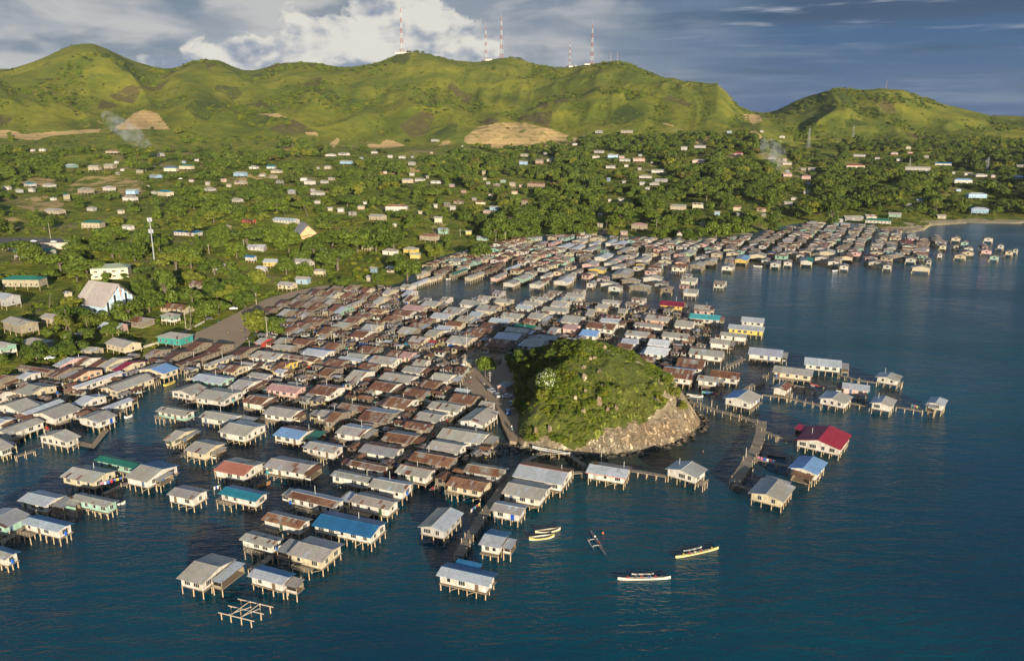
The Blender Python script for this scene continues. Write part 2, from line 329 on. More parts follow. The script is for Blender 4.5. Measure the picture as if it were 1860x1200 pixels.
def m_land(g, p, o):
    wp = g.n('ShaderNodeNewGeometry').outputs['Position']
    soil = g.n('ShaderNodeAttribute', attribute_name='soil').outputs['Fac']; hill = g.n('ShaderNodeAttribute', attribute_name='hill').outputs['Fac']; sand = g.n('ShaderNodeAttribute', attribute_name='sand').outputs['Fac']
    n = g.noise(wp, .012, 6, .62, .4); n2 = g.noise(wp, .06, 6, .68); n3 = g.noise(wp, .004, 3, .5); n4 = g.noise(wp, .35, 4, .7)
    grass = g.mix(g.ramp(n, .34, .66), (.122, .142, .018), (.225, .212, .026))
    grass = g.mix(g.ramp(n3, .42, .62), grass, g.mix(1, grass, (.72, .80, .8), 'MULTIPLY'))
    grass = g.mix(g.m('MULTIPLY', g.ramp(n2, .52, .72), .60), grass, (.052, .078, .012))
    grass = g.mix(g.m('MULTIPLY', g.ramp(n4, .52, .72), .55), grass, (.06, .075, .016))
    low = g.mix(g.ramp(n2, .38, .62), (.10, .135, .016), (.21, .20, .03)); low = g.mix(g.m('MULTIPLY', g.ramp(n, .54, .68), .8), low, (.27, .21, .11))
    vo = g.n('ShaderNodeTexVoronoi', feature='F1'); g.set(vo.inputs['Vector'], g.mapv(wp, (.016, .0085, .0))); vo.inputs['Scale'].default_value = 1
    vc = g.n('ShaderNodeSeparateColor'); g.set(vc.inputs[0], vo.outputs['Color'])
    edge = g.n('ShaderNodeTexVoronoi', feature='DISTANCE_TO_EDGE'); g.set(edge.inputs['Vector'], g.mapv(wp, (.016, .0085, .0))); edge.inputs['Scale'].default_value = 1
    plot = g.m('MULTIPLY', g.m('MULTIPLY', g.ramp(vc.outputs[0], .80, .82), g.ramp(edge.outputs['Distance'], .08, .14)), g.ramp(n2, .3, .5))
    pc = g.mix(g.ramp(vc.outputs[1], .5, .52), (.095, .07, .035), (.045, .07, .016))
    hc = g.mix(g.m('MULTIPLY', plot, .8), grass, pc)
    c = g.mix(hill, low, hc)
    z = g.n('ShaderNodeSeparateXYZ'); g.set(z.inputs[0], wp)
    st_ = g.m('FRACT', g.m('MULTIPLY', g.m('ADD', z.outputs[2], g.m('MULTIPLY', n, 2.0)), .16))
    sc = g.mix(n2, (.38, .25, .10), (.58, .41, .18)); sc = g.mix(g.m('MULTIPLY', g.ramp(st_, .86, .93), .6), sc, (.22, .15, .07))
    c = g.mix(g.ramp(g.m('ADD', soil, g.m('MULTIPLY', g.m('SUBTRACT', n2, .5), 1.2)), .36, .58), c, sc)
    c = g.mix(sand, c, (.40, .32, .19))
    g.set(p.inputs['Base Color'], c); p.inputs['Roughness'].default_value = .9; p.inputs['Specular IOR Level'].default_value = .1
    bump(g, p, g.m('ADD', g.m('MULTIPLY', n2, 5.0), g.m('ADD', g.m('MULTIPLY', n, 10.0), n4)), .75, 1.0)
LAND = mat('grassy_land', m_land)
def m_water(g, p, o):
    wp = g.n('ShaderNodeNewGeometry').outputs['Position']
    R_ = (0, 0, math.radians(-32))
    w1 = g.noise(g.mapv(wp, (.085, .25, 1), R_), 1, 4, .62, .6); w2 = g.noise(g.mapv(wp, (.4, 1.1, 1), (0, 0, math.radians(-24))), 1, 3, .6, .3)
    gust = g.ramp(g.noise(g.mapv(wp, (.007, .015, 1), (0, 0, math.radians(-25))), 1, 4, .55, .8), .3, .72); deep = g.noise(wp, .008, 3, .5)
    p.inputs['Roughness'].default_value = .10; p.inputs['IOR'].default_value = 1.333
    sh_ = g.n('ShaderNodeAttribute', attribute_name='shallow_refl').outputs['Fac']
    c = g.mix(g.ramp(deep, .35, .65), (.0004, .039, .066), (.0006, .058, .082)); c = g.mix(sh_, c, (.030, .040, .022))  # olive seabed tint, with brown reflections of the houses painted into it
    g.set(p.inputs['Base Color'], c); g.set(p.inputs['Roughness'], g.m('ADD', .07, g.m('MULTIPLY', gust, .12)))
    amp = g.m('ADD', .45, g.m('MULTIPLY', gust, .75))
    h = g.m('MULTIPLY', g.m('ADD', g.m('MULTIPLY', w1, 1.0), g.m('MULTIPLY', w2, .32)), amp)
    bump(g, p, h, 1.0, 1.0)
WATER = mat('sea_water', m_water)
def mcol(rgb, a=0.0): return (*rgb, a)
# ------------------------------------------------------------------ land, sea
SOIL = [(1.0, [(198, 238), (225, 222), (245, 204), (256, 201), (270, 201), (286, 206), (298, 222), (310, 236), (270, 235), (240, 235)]),
        (.9, [(-40, 236), (10, 236), (32, 240), (40, 244), (100, 239), (182, 234), (182, 240), (95, 247), (60, 256), (35, 252), (-40, 248)]),
        (.30, [(130, 222), (150, 205), (205, 196), (215, 205), (190, 226), (150, 232)]),
        (.56, [(845, 262), (842, 250), (868, 230), (905, 223), (955, 223), (995, 233), (1040, 247), (1062, 256), (1030, 268), (960, 270), (930, 262)]),
        (1.0, [(866, 267), (885, 257), (905, 255), (940, 256), (958, 268), (915, 270)]),
        (.9, [(468, 207), (505, 206), (522, 214), (500, 213)]), (.8, [(553, 240), (575, 240), (580, 247), (560, 246)]), (.9, [(598, 262), (612, 251), (618, 254), (606, 270)]),
        (.9, [(655, 262), (690, 262), (702, 253), (722, 258), (738, 265), (700, 270), (660, 268)]), (.9, [(795, 266), (806, 256), (818, 255), (815, 263)]),
        (.95, [(1362, 238), (1372, 238), (1385, 248), (1396, 250), (1412, 263), (1395, 266), (1375, 255)]), (.6, [(1310, 258), (1340, 250), (1362, 258), (1370, 268), (1320, 270)]),
        (.8, [(1350, 207), (1380, 209), (1385, 220), (1366, 226), (1352, 215)]), (.9, [(1038, 262), (1058, 264), (1056, 286), (1044, 284)]), (.75, [(1203, 223), (1225, 227), (1222, 230), (1206, 227)]),
        (.9, [(1262, 256), (1282, 248), (1310, 246), (1285, 258), (1268, 266)]), (.9, [(1270, 282), (1300, 278), (1352, 277), (1340, 286), (1290, 288)]),
        (.45, [(118, 342), (150, 322), (190, 316), (230, 322), (262, 332), (240, 342), (180, 352), (130, 354)]), (.5, [(20, 372), (60, 356), (90, 354), (85, 366), (50, 380)]),
        (.85, [(0, 395), (30, 396), (52, 404), (0, 402)]), (.6, [(360, 297), (400, 300), (405, 308), (365, 306)]), (.8, [(640, 313), (690, 312), (700, 318), (650, 320)]), (.5, [(500, 262), (560, 262), (572, 268), (520, 274)])]
SOIL += [(.52, [(30, 330), (80, 318), (110, 326), (70, 342)]), (.55, [(210, 345), (260, 338), (270, 350), (225, 362)]), (.5, [(420, 318), (480, 312), (500, 322), (440, 332)]), (.5, [(560, 345), (620, 340), (640, 350), (580, 358)]), (.52, [(40, 372), (110, 362), (120, 374), (60, 388)]), (.5, [(780, 410), (815, 404), (818, 420), (790, 428)]), (.5, [(1290, 300), (1360, 290), (1370, 300), (1310, 310)]), (.5, [(690, 310), (760, 300), (770, 310), (710, 322)])]
SAND = [[(1640, 404), (1760, 397), (1862, 400), (1862, 410), (1760, 405), (1660, 414)], [(1600, 413), (1680, 410), (1690, 418), (1640, 424), (1600, 420)]]
na, nr = 760, 440
aa = np.linspace(math.radians(-41), math.radians(41), na)
tt = np.linspace(0, 1, nr)
A2, T2 = np.meshgrid(aa, tt)
S2 = np.interp(A2, SA, SR) - 12; R2 = np.interp(A2, RA, RR)
k1 = T2 / .93
r2 = np.where(T2 < .93, S2 + (R2 - S2) * (.72 * k1 + .28 * k1 ** 2), R2 + (T2 - .93) / .07 * 1800)
X, Y = r2 * np.sin(A2), r2 * np.cos(A2)
Z, T1, TT2 = terrain(X, Y, True)
dzz = Z - HC; dep = Y * ct - dzz * st; PX = CX + F * X / dep; PY = CY - F * (Y * st + dzz * ct) / dep
soil = np.zeros(Z.shape)
for v, poly in SOIL: soil = np.maximum(soil, inpoly(PX, PY, poly) * v * (r2 < R2 - 40))
sand = np.zeros(Z.shape)
for poly in SAND: sand = np.maximum(sand, inpoly(PX, PY, poly) * 1.0)
idx = np.arange(na * nr).reshape(nr, na)
quads = np.stack([idx[:-1, :-1], idx[:-1, 1:], idx[1:, 1:], idx[1:, :-1]], -1).reshape(-1, 4)
def grid_obj(name, co, quads, m, attrs, kind='structure'):
    me = bpy.data.meshes.new(name); nv, nf = len(co), len(quads)
    me.vertices.add(nv); me.vertices.foreach_set('co', co.astype(np.float32).ravel())
    me.loops.add(nf * 4); me.loops.foreach_set('vertex_index', quads.astype(np.int32).ravel())
    me.polygons.add(nf); me.polygons.foreach_set('loop_start', np.arange(0, nf * 4, 4, dtype=np.int32))
    me.update(calc_edges=True); me.materials.append(m); me.polygons.foreach_set('use_smooth', [True] * nf)
    for k, v in attrs.items():
        a_ = me.attributes.new(k, 'FLOAT', 'POINT'); a_.data.foreach_set('value', v.astype(np.float32).ravel())
    me.validate(); o = bpy.data.objects.new(name, me); COL.objects.link(o); o['kind'] = kind; return o
grid_obj('terrain', np.stack([X, Y, Z], -1).reshape(-1, 3), quads, LAND, dict(soil=soil, hill=smooth(TT2 * 9), sand=sand))
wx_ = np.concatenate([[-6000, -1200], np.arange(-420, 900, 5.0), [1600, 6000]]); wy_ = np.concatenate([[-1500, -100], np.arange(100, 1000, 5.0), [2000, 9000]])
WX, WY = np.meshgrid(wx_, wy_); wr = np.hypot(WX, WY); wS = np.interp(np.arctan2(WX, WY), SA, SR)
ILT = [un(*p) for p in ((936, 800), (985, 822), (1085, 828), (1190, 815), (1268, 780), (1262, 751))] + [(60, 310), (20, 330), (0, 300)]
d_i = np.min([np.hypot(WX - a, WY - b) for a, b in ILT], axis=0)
SHAL_REFL = [[(-20, 700), (262, 646), (440, 655), (480, 606), (620, 525), (760, 490), (900, 450), (1400, 420), (1700, 430), (1560, 480), (1240, 500), (1120, 620), (905, 800), (700, 900), (560, 760), (330, 668), (215, 740), (-20, 800)]]
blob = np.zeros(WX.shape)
for q in SHAL_REFL: blob = np.maximum(blob, inpoly(WX, WY, [un(*p) for p in q]) * .55)  # house zones: shallow bottom and dark house reflections share this painted tint
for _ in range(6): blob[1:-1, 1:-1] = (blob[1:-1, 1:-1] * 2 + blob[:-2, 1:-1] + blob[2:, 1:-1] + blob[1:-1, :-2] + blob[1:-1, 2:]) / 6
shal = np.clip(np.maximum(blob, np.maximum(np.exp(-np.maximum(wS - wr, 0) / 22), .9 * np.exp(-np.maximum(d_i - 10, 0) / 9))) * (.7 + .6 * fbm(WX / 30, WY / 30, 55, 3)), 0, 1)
wi = np.arange(WX.size).reshape(WX.shape); wq = np.stack([wi[:-1, :-1], wi[:-1, 1:], wi[1:, 1:], wi[1:, :-1]], -1).reshape(-1, 4)
grid_obj('water', np.stack([WX, WY, WX * 0], -1).reshape(-1, 3), wq, WATER, dict(shallow_refl=shal))
# ------------------------------------------------------------------ draped roads and yards
def drape(name, poly, m, dz, flat=None, kind='structure', cuts=True, world=False):
    pts = [p if world else at(*p)[:2] for p in poly] if flat is None else [p if world else un(p[0], p[1], flat) for p in poly]
    bm = bmesh.new(); vs = [bm.verts.new((x, y, 0)) for x, y in pts]
    es = [bm.edges.new((vs[i], vs[(i + 1) % len(vs)])) for i in range(len(vs))]
    bmesh.ops.triangle_fill(bm, edges=es, use_beauty=True, use_dissolve=False)
    for _ in range(7):
        lng = [e for e in bm.edges if e.calc_length() > 9]
        if not lng or len(bm.verts) > 9000: break
        bmesh.ops.subdivide_edges(bm, edges=lng, cuts=1); bmesh.ops.triangulate(bm, faces=bm.faces)
    if flat is None:
        xs = np.array([v.co.x for v in bm.verts]); ys = np.array([v.co.y for v in bm.verts]); zs = np.maximum(terrain(xs, ys), .2) + dz
        for v, z in zip(bm.verts, zs): v.co.z = z
    else:
        for v in bm.verts: v.co.z = flat
        g_ = bmesh.ops.extrude_face_region(bm, geom=bm.faces[:]); 
        for v in [e for e in g_['geom'] if isinstance(e, bmesh.types.BMVert)]: v.co.z -= 2.5
    bmesh.ops.recalc_face_normals(bm, faces=bm.faces)
    if flat is None and bm.faces and sum(f.normal.z for f in bm.faces) < 0: bmesh.ops.reverse_faces(bm, faces=bm.faces)
    me = bpy.data.meshes.new(name); bm.to_mesh(me); bm.free(); me.materials.append(m)
    o = bpy.data.objects.new(name, me); COL.objects.link(o); o['kind'] = kind; return o
def strip(pts, w):
    """a road's outline from its centre line, in world metres"""
    c = [Vector(at(*p)[:2]) for p in pts]; L, R_ = [], []
    for i, p in enumerate(c):
        d = (c[min(i + 1, len(c) - 1)] - c[max(i - 1, 0)]).normalized(); n = Vector((-d.y, d.x)) * w / 2
        L.append(tuple(p + n)); R_.append(tuple(p - n))
    return L + R_[::-1]
drape('dirt_yard', [(268, 640), (300, 632), (345, 611), (388, 592), (428, 572), (458, 556), (490, 542), (530, 531), (580, 521), (598, 519), (600, 524), (545, 537), (505, 552), (476, 572), (462, 594), (452, 612), (436, 636), (416, 646), (380, 646), (335, 648), (300, 642)], DIRT, .35)
drape('dirt_road', strip([(-30, 582), (25, 566), (62, 553), (85, 537), (100, 525), (118, 515)], 7), DIRT, .3)
drape('dirt_road', strip([(850, 449), (834, 436), (826, 424), (823, 412), (832, 404)], 11), DIRT, .3)
drape('car_park', [(-20, 445), (0, 432), (70, 433), (140, 434), (158, 438), (150, 447), (100, 443), (0, 444)], TAR, .3)
drape('dirt_path', strip([(0, 452), (60, 451), (125, 452), (160, 440)], 7), DIRT, .45)
drape('hill_road', strip([(640, 268), (662, 268), (700, 271), (735, 269), (790, 267), (862, 268)], 13), TAR, .6)
drape('highway', strip([(1374, 214), (1380, 226), (1392, 240), (1412, 255), (1440, 265), (1470, 270), (1520, 281)], 16), TAR, .6)
drape('hillside_road', strip([(225, 345), (262, 340), (300, 333), (335, 325), (350, 324)], 8), TAR, .5)
drape('shore_road', strip([(600, 522), (650, 505), (700, 490), (735, 478), (770, 470)], 6), DIRT, .35)
for pts_, w_ in (([(10, 390), (60, 379), (120, 384), (172, 396)], 7), ([(300, 374), (340, 363), (400, 357), (455, 351)], 7), ([(470, 331), (520, 323), (560, 330), (612, 339)], 8), ([(640, 353), (690, 346), (742, 351)], 8), ([(380, 472), (430, 463), (480, 459), (545, 447)], 7), ([(560, 441), (602, 431), (645, 437)], 6), ([(1180, 396), (1232, 392), (1292, 402)], 9), ([(880, 301), (930, 296), (965, 301)], 10), ([(1225, 300), (1260, 290), (1330, 284)], 10)):
    drape('dirt_track', strip(pts_, w_), DIRT, .35)
drape('causeway', [(436, 641), (470, 622), (520, 628), (580, 642), (640, 628), (700, 626), (760, 634), (840, 622), (905, 634), (938, 655), (930, 690), (942, 735), (946, 772), (938, 802), (926, 800), (912, 770), (900, 735), (884, 724), (850, 716), (832, 700), (800, 690), (790, 668), (700, 664), (620, 650), (540, 656), (470, 668), (440, 668)], DIRT, 0, flat=1.2)
# ------------------------------------------------------------------ the islet
IC = (27.0, 286.0)
iout = [un(*p) for p in ((940, 770), (936, 800), (950, 814), (985, 822), (1030, 829), (1085, 828), (1140, 824), (1190, 815), (1235, 800), (1268, 780), (1273, 766), (1262, 751))] + [(66, 282), (64, 300), (54, 320), (36, 332), (12, 334), (0, 328), (0, 308), (1, 288), (2, 270)]
_ia = np.array([math.atan2(y - IC[1], x - IC[0]) for x, y in iout]); _ir = np.array([math.hypot(x - IC[0], y - IC[1]) for x, y in iout])
_o = np.argsort(_ia); _ia, _ir = _ia[_o], _ir[_o]
def islet(x, y):
    x = np.asarray(x, float); y = np.asarray(y, float); th = np.arctan2(y - IC[1], x - IC[0]); r = np.hypot(x - IC[0], y - IC[1])
    Rr = np.interp(th, _ia, _ir, period=2 * math.pi); rho = r / Rr
    cl = np.clip(np.cos(th - math.radians(-52)), 0, 1)               # the sea side is a low cliff
    pw = 1.65 + .85 * cl
    top = 21.6 + 2.0 * (vnoise(x / 16, y / 16, 3) - .5)
    z = top * (1 - np.clip(rho, 0, 1.2) ** pw)
    z = z + (fbm(x / 9, y / 9, 8, 4) - .5) * 5.0 * smooth((1 - rho) * 3) + (np.abs(fbm(x / 5, y / 5, 9, 3) - .5)) * 11 * cl * smooth((1 - rho) * 6) * smooth((rho - .55) * 5)
    z = z + .6 * smooth((1.05 - rho) * 8)
    c2 = np.clip(np.cos(th - math.radians(-27)), 0, 1) ** 2.4
    veg = smooth((z - 1.5 - 3.0 * cl - 8.0 * c2 - (fbm(x / 7, y / 7, 4, 4) - .5) * (10 + 15 * c2)) / 1.6)
    return z, veg, rho
ni, nj = 260, 80
th_, rh_ = np.meshgrid(np.linspace(-math.pi, math.pi, ni, endpoint=False), np.linspace(0.004, 1.06, nj))
Ri = np.interp(th_, _ia, _ir, period=2 * math.pi); XI = IC[0] + rh_ * Ri * np.cos(th_); YI = IC[1] + rh_ * Ri * np.sin(th_)
ZI, VI, _ = islet(XI, YI)
ii = np.arange(ni * nj).reshape(nj, ni); nx_ = np.roll(ii, -1, axis=1)
qi = np.stack([ii[:-1], ii[1:], nx_[1:], nx_[:-1]], -1).reshape(-1, 4)
def m_islet(g, p, o):
    m_rock(g, p, o); rock = p.inputs['Base Color'].links[0].from_socket
    v = g.n('ShaderNodeAttribute', attribute_name='veg').outputs['Fac']; wp = g.n('ShaderNodeNewGeometry').outputs['Position']
    n = g.noise(wp, .5, 5, .65); gr = g.mix(n, (.13, .18, .014), (.26, .26, .028))
    g.set(p.inputs['Base Color'], g.mix(g.ramp(g.m('ADD', v, g.m('MULTIPLY', g.m('SUBTRACT', n, .5), .6)), .35, .6), rock, gr))
ISL = mat('islet_ground', m_islet)
grid_obj('islet', np.stack([XI, YI, ZI], -1).reshape(-1, 3), qi, ISL, dict(veg=VI))
def on_islet(px, py):
    d = ray(px, py); k = 1 / math.hypot(d[0], d[1]); R_ = np.arange(225, 350, .25); x = R_ * d[0] * k; y = R_ * d[1] * k
    z, v, rho = islet(x, y); h = np.where(rho < 1.02, z, 0) - (HC + R_ * d[2] * k); i = int(np.argmax(h > 0)); return float(x[i]), float(y[i]), float(max(z[i], 0) if rho[i] < 1.02 else 1.2)
# ------------------------------------------------------------------ foliage
def crown(seed, kind, n, size, m, flowers=0):
    r = random.Random(seed); mb = MB(); blobs = []
    nb = {'flat': 15, 'round': 13, 'tall': 11, 'loose': 11, 'bush': 7}[kind]
    for k in range(nb):
        a = r.random() * 6.283; q = math.sqrt(r.random())
        if kind == 'flat': c = (q * .78 * math.cos(a), q * .78 * math.sin(a), .42 * (1 - q * q) - .22 + r.uniform(-.14, .14)); b = r.uniform(.22, .36)
        elif kind == 'round': z = r.uniform(-.55, .6); w = math.sqrt(max(0, 1 - z * z)) * .62 * (.5 + .5 * q); c = (w * math.cos(a), w * math.sin(a), z * .85); b = r.uniform(.3, .44)
        elif kind == 'tall': z = r.uniform(-.75, .72); w = .5 * math.sqrt(max(0.05, 1 - z * z)) * q; c = (w * math.cos(a), w * math.sin(a), z); b = r.uniform(.28, .42)
        elif kind == 'loose': z = r.uniform(-.4, .5); c = (q * .8 * math.cos(a), q * .8 * math.sin(a), z); b = r.uniform(.18, .32)
        else: c = (q * .6 * math.cos(a), q * .6 * math.sin(a), r.uniform(-.1, .35)); b = r.uniform(.32, .5)
        blobs.append((c, b))
    tot = sum(b * b for _, b in blobs)
    for c, b in blobs:
        for _ in range(int(n * b * b / tot)):
            z = r.uniform(-.55, 1); t = r.random() * 6.283; w = math.sqrt(max(0, 1 - z * z)); d = Vector((w * math.cos(t), w * math.sin(t), z)); rr = b * r.uniform(.72, 1.1)
            p = Vector(c) + Vector((d.x * rr, d.y * rr, d.z * rr * (.7 if kind == 'flat' else 1)))
            nn = (d + Vector((r.gauss(0, .55), r.gauss(0, .55), r.gauss(0, .45) + .12))).normalized(); e = nn.cross(Vector((r.gauss(0, 1), r.gauss(0, 1), r.gauss(0, 1)))).normalized(); f = nn.cross(e); s = size * r.uniform(.55, 1.25)
            mb.face([p - e * s, p - f * s * .62, p + e * s, p + f * s * .62 + nn * s * .2])
    if flowers:
        for _ in range(flowers):
            c, b = r.choice(blobs); z = r.uniform(-.1, 1); t = r.random() * 6.283; w = math.sqrt(1 - z * z); d = Vector((w * math.cos(t), w * math.sin(t), z)); p = Vector(c) + d * b * 1.08; e = d.cross(Vector((.3, .5, .8))).normalized(); f = d.cross(e); s = .035 * r.uniform(.6, 1.4)
            mb.face([p - e * s, p - f * s, p + e * s, p + f * s], mi=1)
    return mb.mesh('crown', [m, FLOWER] if flowers else [m])
def trunk(seed, limbs=5):
    r = random.Random(seed); mb = MB(); mb.bar((0, 0, -.15), (.03, .02, .42), .062, 7, r2=.045); 
    for k in range(limbs):
        a = 6.283 * k / limbs + r.random(); q = Vector((math.cos(a) * .32, math.sin(a) * .32, .72 + r.uniform(-.06, .1))); mid = Vector((q.x * .45, q.y * .45, .56))
        mb.bar((.03, .02, .38), mid, .034, 5, r2=.022); mb.bar(mid, q, .022, 4, r2=.008)
    return mb.mesh('trunk', [BARK])
KINDS = ['flat', 'round', 'tall', 'loose', 'round']
KNAME = {'flat': 'broad spreading', 'round': 'round leafy', 'tall': 'tall narrow', 'loose': 'loose open', 'bush': 'low bushy'}
HI = {k: [crown(10 * i + j, k, 2300, .085, LEAF) for j in range(2)] for i, k in enumerate(('flat', 'round', 'tall', 'loose'))}
TRK = [trunk(s) for s in (1, 2, 3)]
hidden = bpy.data.collections.new('foliage_sources')
def source(mesh, name): o = bpy.data.objects.new(name, mesh); hidden.objects.link(o); return o
def low_set(cname, specs):
    c = bpy.data.collections.new(cname)
    for i, (s, k, n, sz, m) in enumerate(specs): c.objects.link(bpy.data.objects.new('%s_%02d' % (cname, i), crown(s, k, n, sz, m)))
    return c
FORESTC = low_set('forest_crown', [(101, 'flat', 900, .13, LEAF), (102, 'round', 900, .13, LEAF), (103, 'round', 900, .13, LEAF), (104, 'tall', 800, .13, LEAF), (105, 'loose', 700, .13, DRY), (106, 'flat', 900, .13, LEAF)])
SCRUBC = low_set('scrub_clump', [(201, 'bush', 420, .16, SCRUB), (202, 'bush', 420, .16, SCRUB), (203, 'round', 380, .17, SCRUB), (204, 'bush', 300, .2, DRY)])
def scatter(name, pts, scl, col, label, cat):
    """one stuff object: leaf clumps instanced on a cloud of points"""
    me = bpy.data.meshes.new(name); me.vertices.add(len(pts)); me.vertices.foreach_set('co', np.array(pts, np.float32).ravel())
    a_ = me.attributes.new('scl', 'FLOAT_VECTOR', 'POINT'); a_.data.foreach_set('vector', np.array(scl, np.float32).ravel())
    rng = np.random.default_rng(5); ncol = len(col.objects)
    b_ = me.attributes.new('rot', 'FLOAT', 'POINT'); b_.data.foreach_set('value', rng.uniform(0, 6.283, len(pts)).astype(np.float32))
    d_ = me.attributes.new('pick', 'INT', 'POINT'); d_.data.foreach_set('value', rng.integers(0, ncol, len(pts)).astype(np.int32))
    o = bpy.data.objects.new(name, me); COL.objects.link(o); tag(o, label, cat, kind='stuff')
    t = bpy.data.node_groups.new(name, 'GeometryNodeTree'); t.interface.new_socket('Geometry', in_out='INPUT', socket_type='NodeSocketGeometry'); t.interface.new_socket('Geometry', in_out='OUTPUT', socket_type='NodeSocketGeometry')
    gi = t.nodes.new('NodeGroupInput'); go = t.nodes.new('NodeGroupOutput'); ip = t.nodes.new('GeometryNodeInstanceOnPoints'); ci = t.nodes.new('GeometryNodeCollectionInfo')
    ci.inputs['Collection'].default_value = col; ci.inputs['Separate Children'].default_value = True; ci.inputs['Reset Children'].default_value = True
    def na(n_, ty): q = t.nodes.new('GeometryNodeInputNamedAttribute'); q.data_type = ty; q.inputs['Name'].default_value = n_; return q.outputs['Attribute']
    t.links.new(gi.outputs[0], ip.inputs['Points']); t.links.new(ci.outputs[0], ip.inputs['Instance']); ip.inputs['Pick Instance'].default_value = True
    t.links.new(na('pick', 'INT'), ip.inputs['Instance Index']); t.links.new(na('scl', 'FLOAT_VECTOR'), ip.inputs['Scale'])
    cx = t.nodes.new('ShaderNodeCombineXYZ'); t.links.new(na('rot', 'FLOAT'), cx.inputs[2]); t.links.new(cx.outputs[0], ip.inputs['Rotation'])
    t.links.new(ip.outputs[0], go.inputs[0]); md = o.modifiers.new('scatter', 'NODES'); md.node_group = t; return o
# islet scrub
rng = np.random.default_rng(3)
px_, py_, sc_ = [], [], []
xs = rng.uniform(-12, 72, 9000); ys = rng.uniform(236, 336, 9000); zi, vi, rho = islet(xs, ys)
keep = (rho < .97) & (rng.random(9000) < .55) & (vi > rng.uniform(.25, .9, 9000)) & (zi > 1); xs, ys, zi = xs[keep], ys[keep], zi[keep]
big = fbm(xs / 14, ys / 14, 77, 3); s = np.clip(.30 + (big - .42) * 3.6 + rng.uniform(-.1, .35, len(xs)), .28, 2.1); pm = vnoise(xs / 9, ys / 9, 5) > .2
scatter('islet_scrub', np.stack([xs, ys, zi + s * .1], -1)[pm], np.stack([s * 1.15, s * 1.15, s * .8], -1)[pm], SCRUBC, 'low green scrub covering the rocky islet', 'scrub')
# ------------------------------------------------------------------ labels that single one thing out
ORD = ['nearest', 'second nearest', 'third nearest', 'fourth nearest', 'fifth nearest', 'sixth nearest', 'seventh nearest', 'eighth nearest', 'ninth nearest', 'tenth nearest'] + ['%dth nearest' % k for k in range(11, 21)] + ['21st nearest', '22nd nearest', '23rd nearest'] + ['%dth nearest' % k for k in range(24, 31)] + ['31st nearest', '32nd nearest', '33rd nearest'] + ['%dth nearest' % k for k in range(34, 80)]
def label_all(items, marks):
    """items: (object, description, px, py). Each gets: description + where it stands from the closest landmark + its rank there"""
    groups = {}
    for o, desc, x, y in items:
        best = min(marks, key=lambda m: math.hypot((x - m[1]) * .55, y - m[2])); dx, dy = x - best[1], y - best[2]
        side = ('right of' if dx > 0 else 'left of') if abs(dx) * .55 > abs(dy) else ('behind' if dy < 0 else 'in front of')
        groups.setdefault((desc, side, best[0]), []).append((math.hypot(dx * .55, dy), o))
    for (desc, side, mk), lst in groups.items():
        lst.sort(key=lambda q: q[0])
        for k, (_, o) in enumerate(lst): o['label'] = '%s %s the %s%s' % (desc, side, mk, '' if len(lst) == 1 else ', ' + ORD[k])
LAND_MARKS = [('white gabled church', 190, 545), ('orange gabled church', 558, 430), ('tall grey mast', 279, 485), ('cream two storey block', 207, 500), ('green hip roofed house', 48, 518), ('mint walled house', 15, 655), ('blue roofed bungalow', 456, 475), ('dirt road junction', 832, 430), ('long orange roofed block', 720, 382), ('pink terrace house', 1160, 295), ('long green roofed hall', 1594, 408), ('red roofed mansion', 1553, 303), ('wide blue roofed hall', 1748, 328), ('pale smoke plume', 1412, 318), ('terraced hill cutting', 255, 238), ('broad tan quarry face', 950, 264), ('car park', 70, 440), ('white mint roofed chapel', 1251, 434), ('dry grass knoll', 185, 335), ('green shed roofs', 62, 468), ('sandy point', 1790, 404), ('yellow house', 748, 460), ('dirt yard', 400, 605), ('lattice pylon', 1792, 313), ('left smoke plume', 262, 285), ('highway cutting', 1390, 262)]
# ------------------------------------------------------------------ colours
RC = dict(z=(.45, .415, .345), l=(.52, .55, .58), h=(.36, .36, .345), p=(.41, .37, .31), r=(.235, .105, .052), d=(.14, .06, .036), o=(.40, .205, .105), u=(.030, .17, .34), b=(.24, .43, .72), t=(.03, .25, .34), g=(.025, .19, .12), e=(.34, .018, .045), k=(.52, .19, .12), n=(.52, .31, .27), q=(.09, .46, .48), w=(.76, .78, .78), x=(.42, .03, .045), s=(.47, .44, .37), c=(.62, .57, .40), m=(.36, .55, .47))
WC = dict(w=(.64, .61, .54), c=(.60, .52, .36), m=(.33, .54, .44), y=(.70, .50, .10), v=(.70, .45, .40), b=(.34, .54, .72), o=(.25, .205, .15), s=(.45, .44, .42), e=(.45, .06, .05), g=(.36, .50, .30), n=(.66, .46, .32), t=(.05, .36, .30))
RNAME = dict(z='grey zinc', l='pale zinc', h='dull grey', p='patchy rusted', r='rust brown', d='dark rusted', o='orange rusted', u='blue', b='light blue', t='teal', g='green', e='red', k='salmon red', n='pink', q='turquoise', x='faded red', s='plain grey', w='white', c='cream', m='mint')
WNAME = dict(w='white', c='cream', m='mint', y='yellow', v='pink', b='pale blue', o='brown', s='grey', e='red', g='green', n='orange', t='teal')
RUSTS = [(.22, .092, .045), (.30, .145, .07), (.15, .062, .036), (.36, .20, .11)]
def var(c, r, a=.08): k = 1 + r.uniform(-a, a); return tuple(min(.9, x * k * (1 + r.uniform(-a * .3, a * .3))) for x in c)
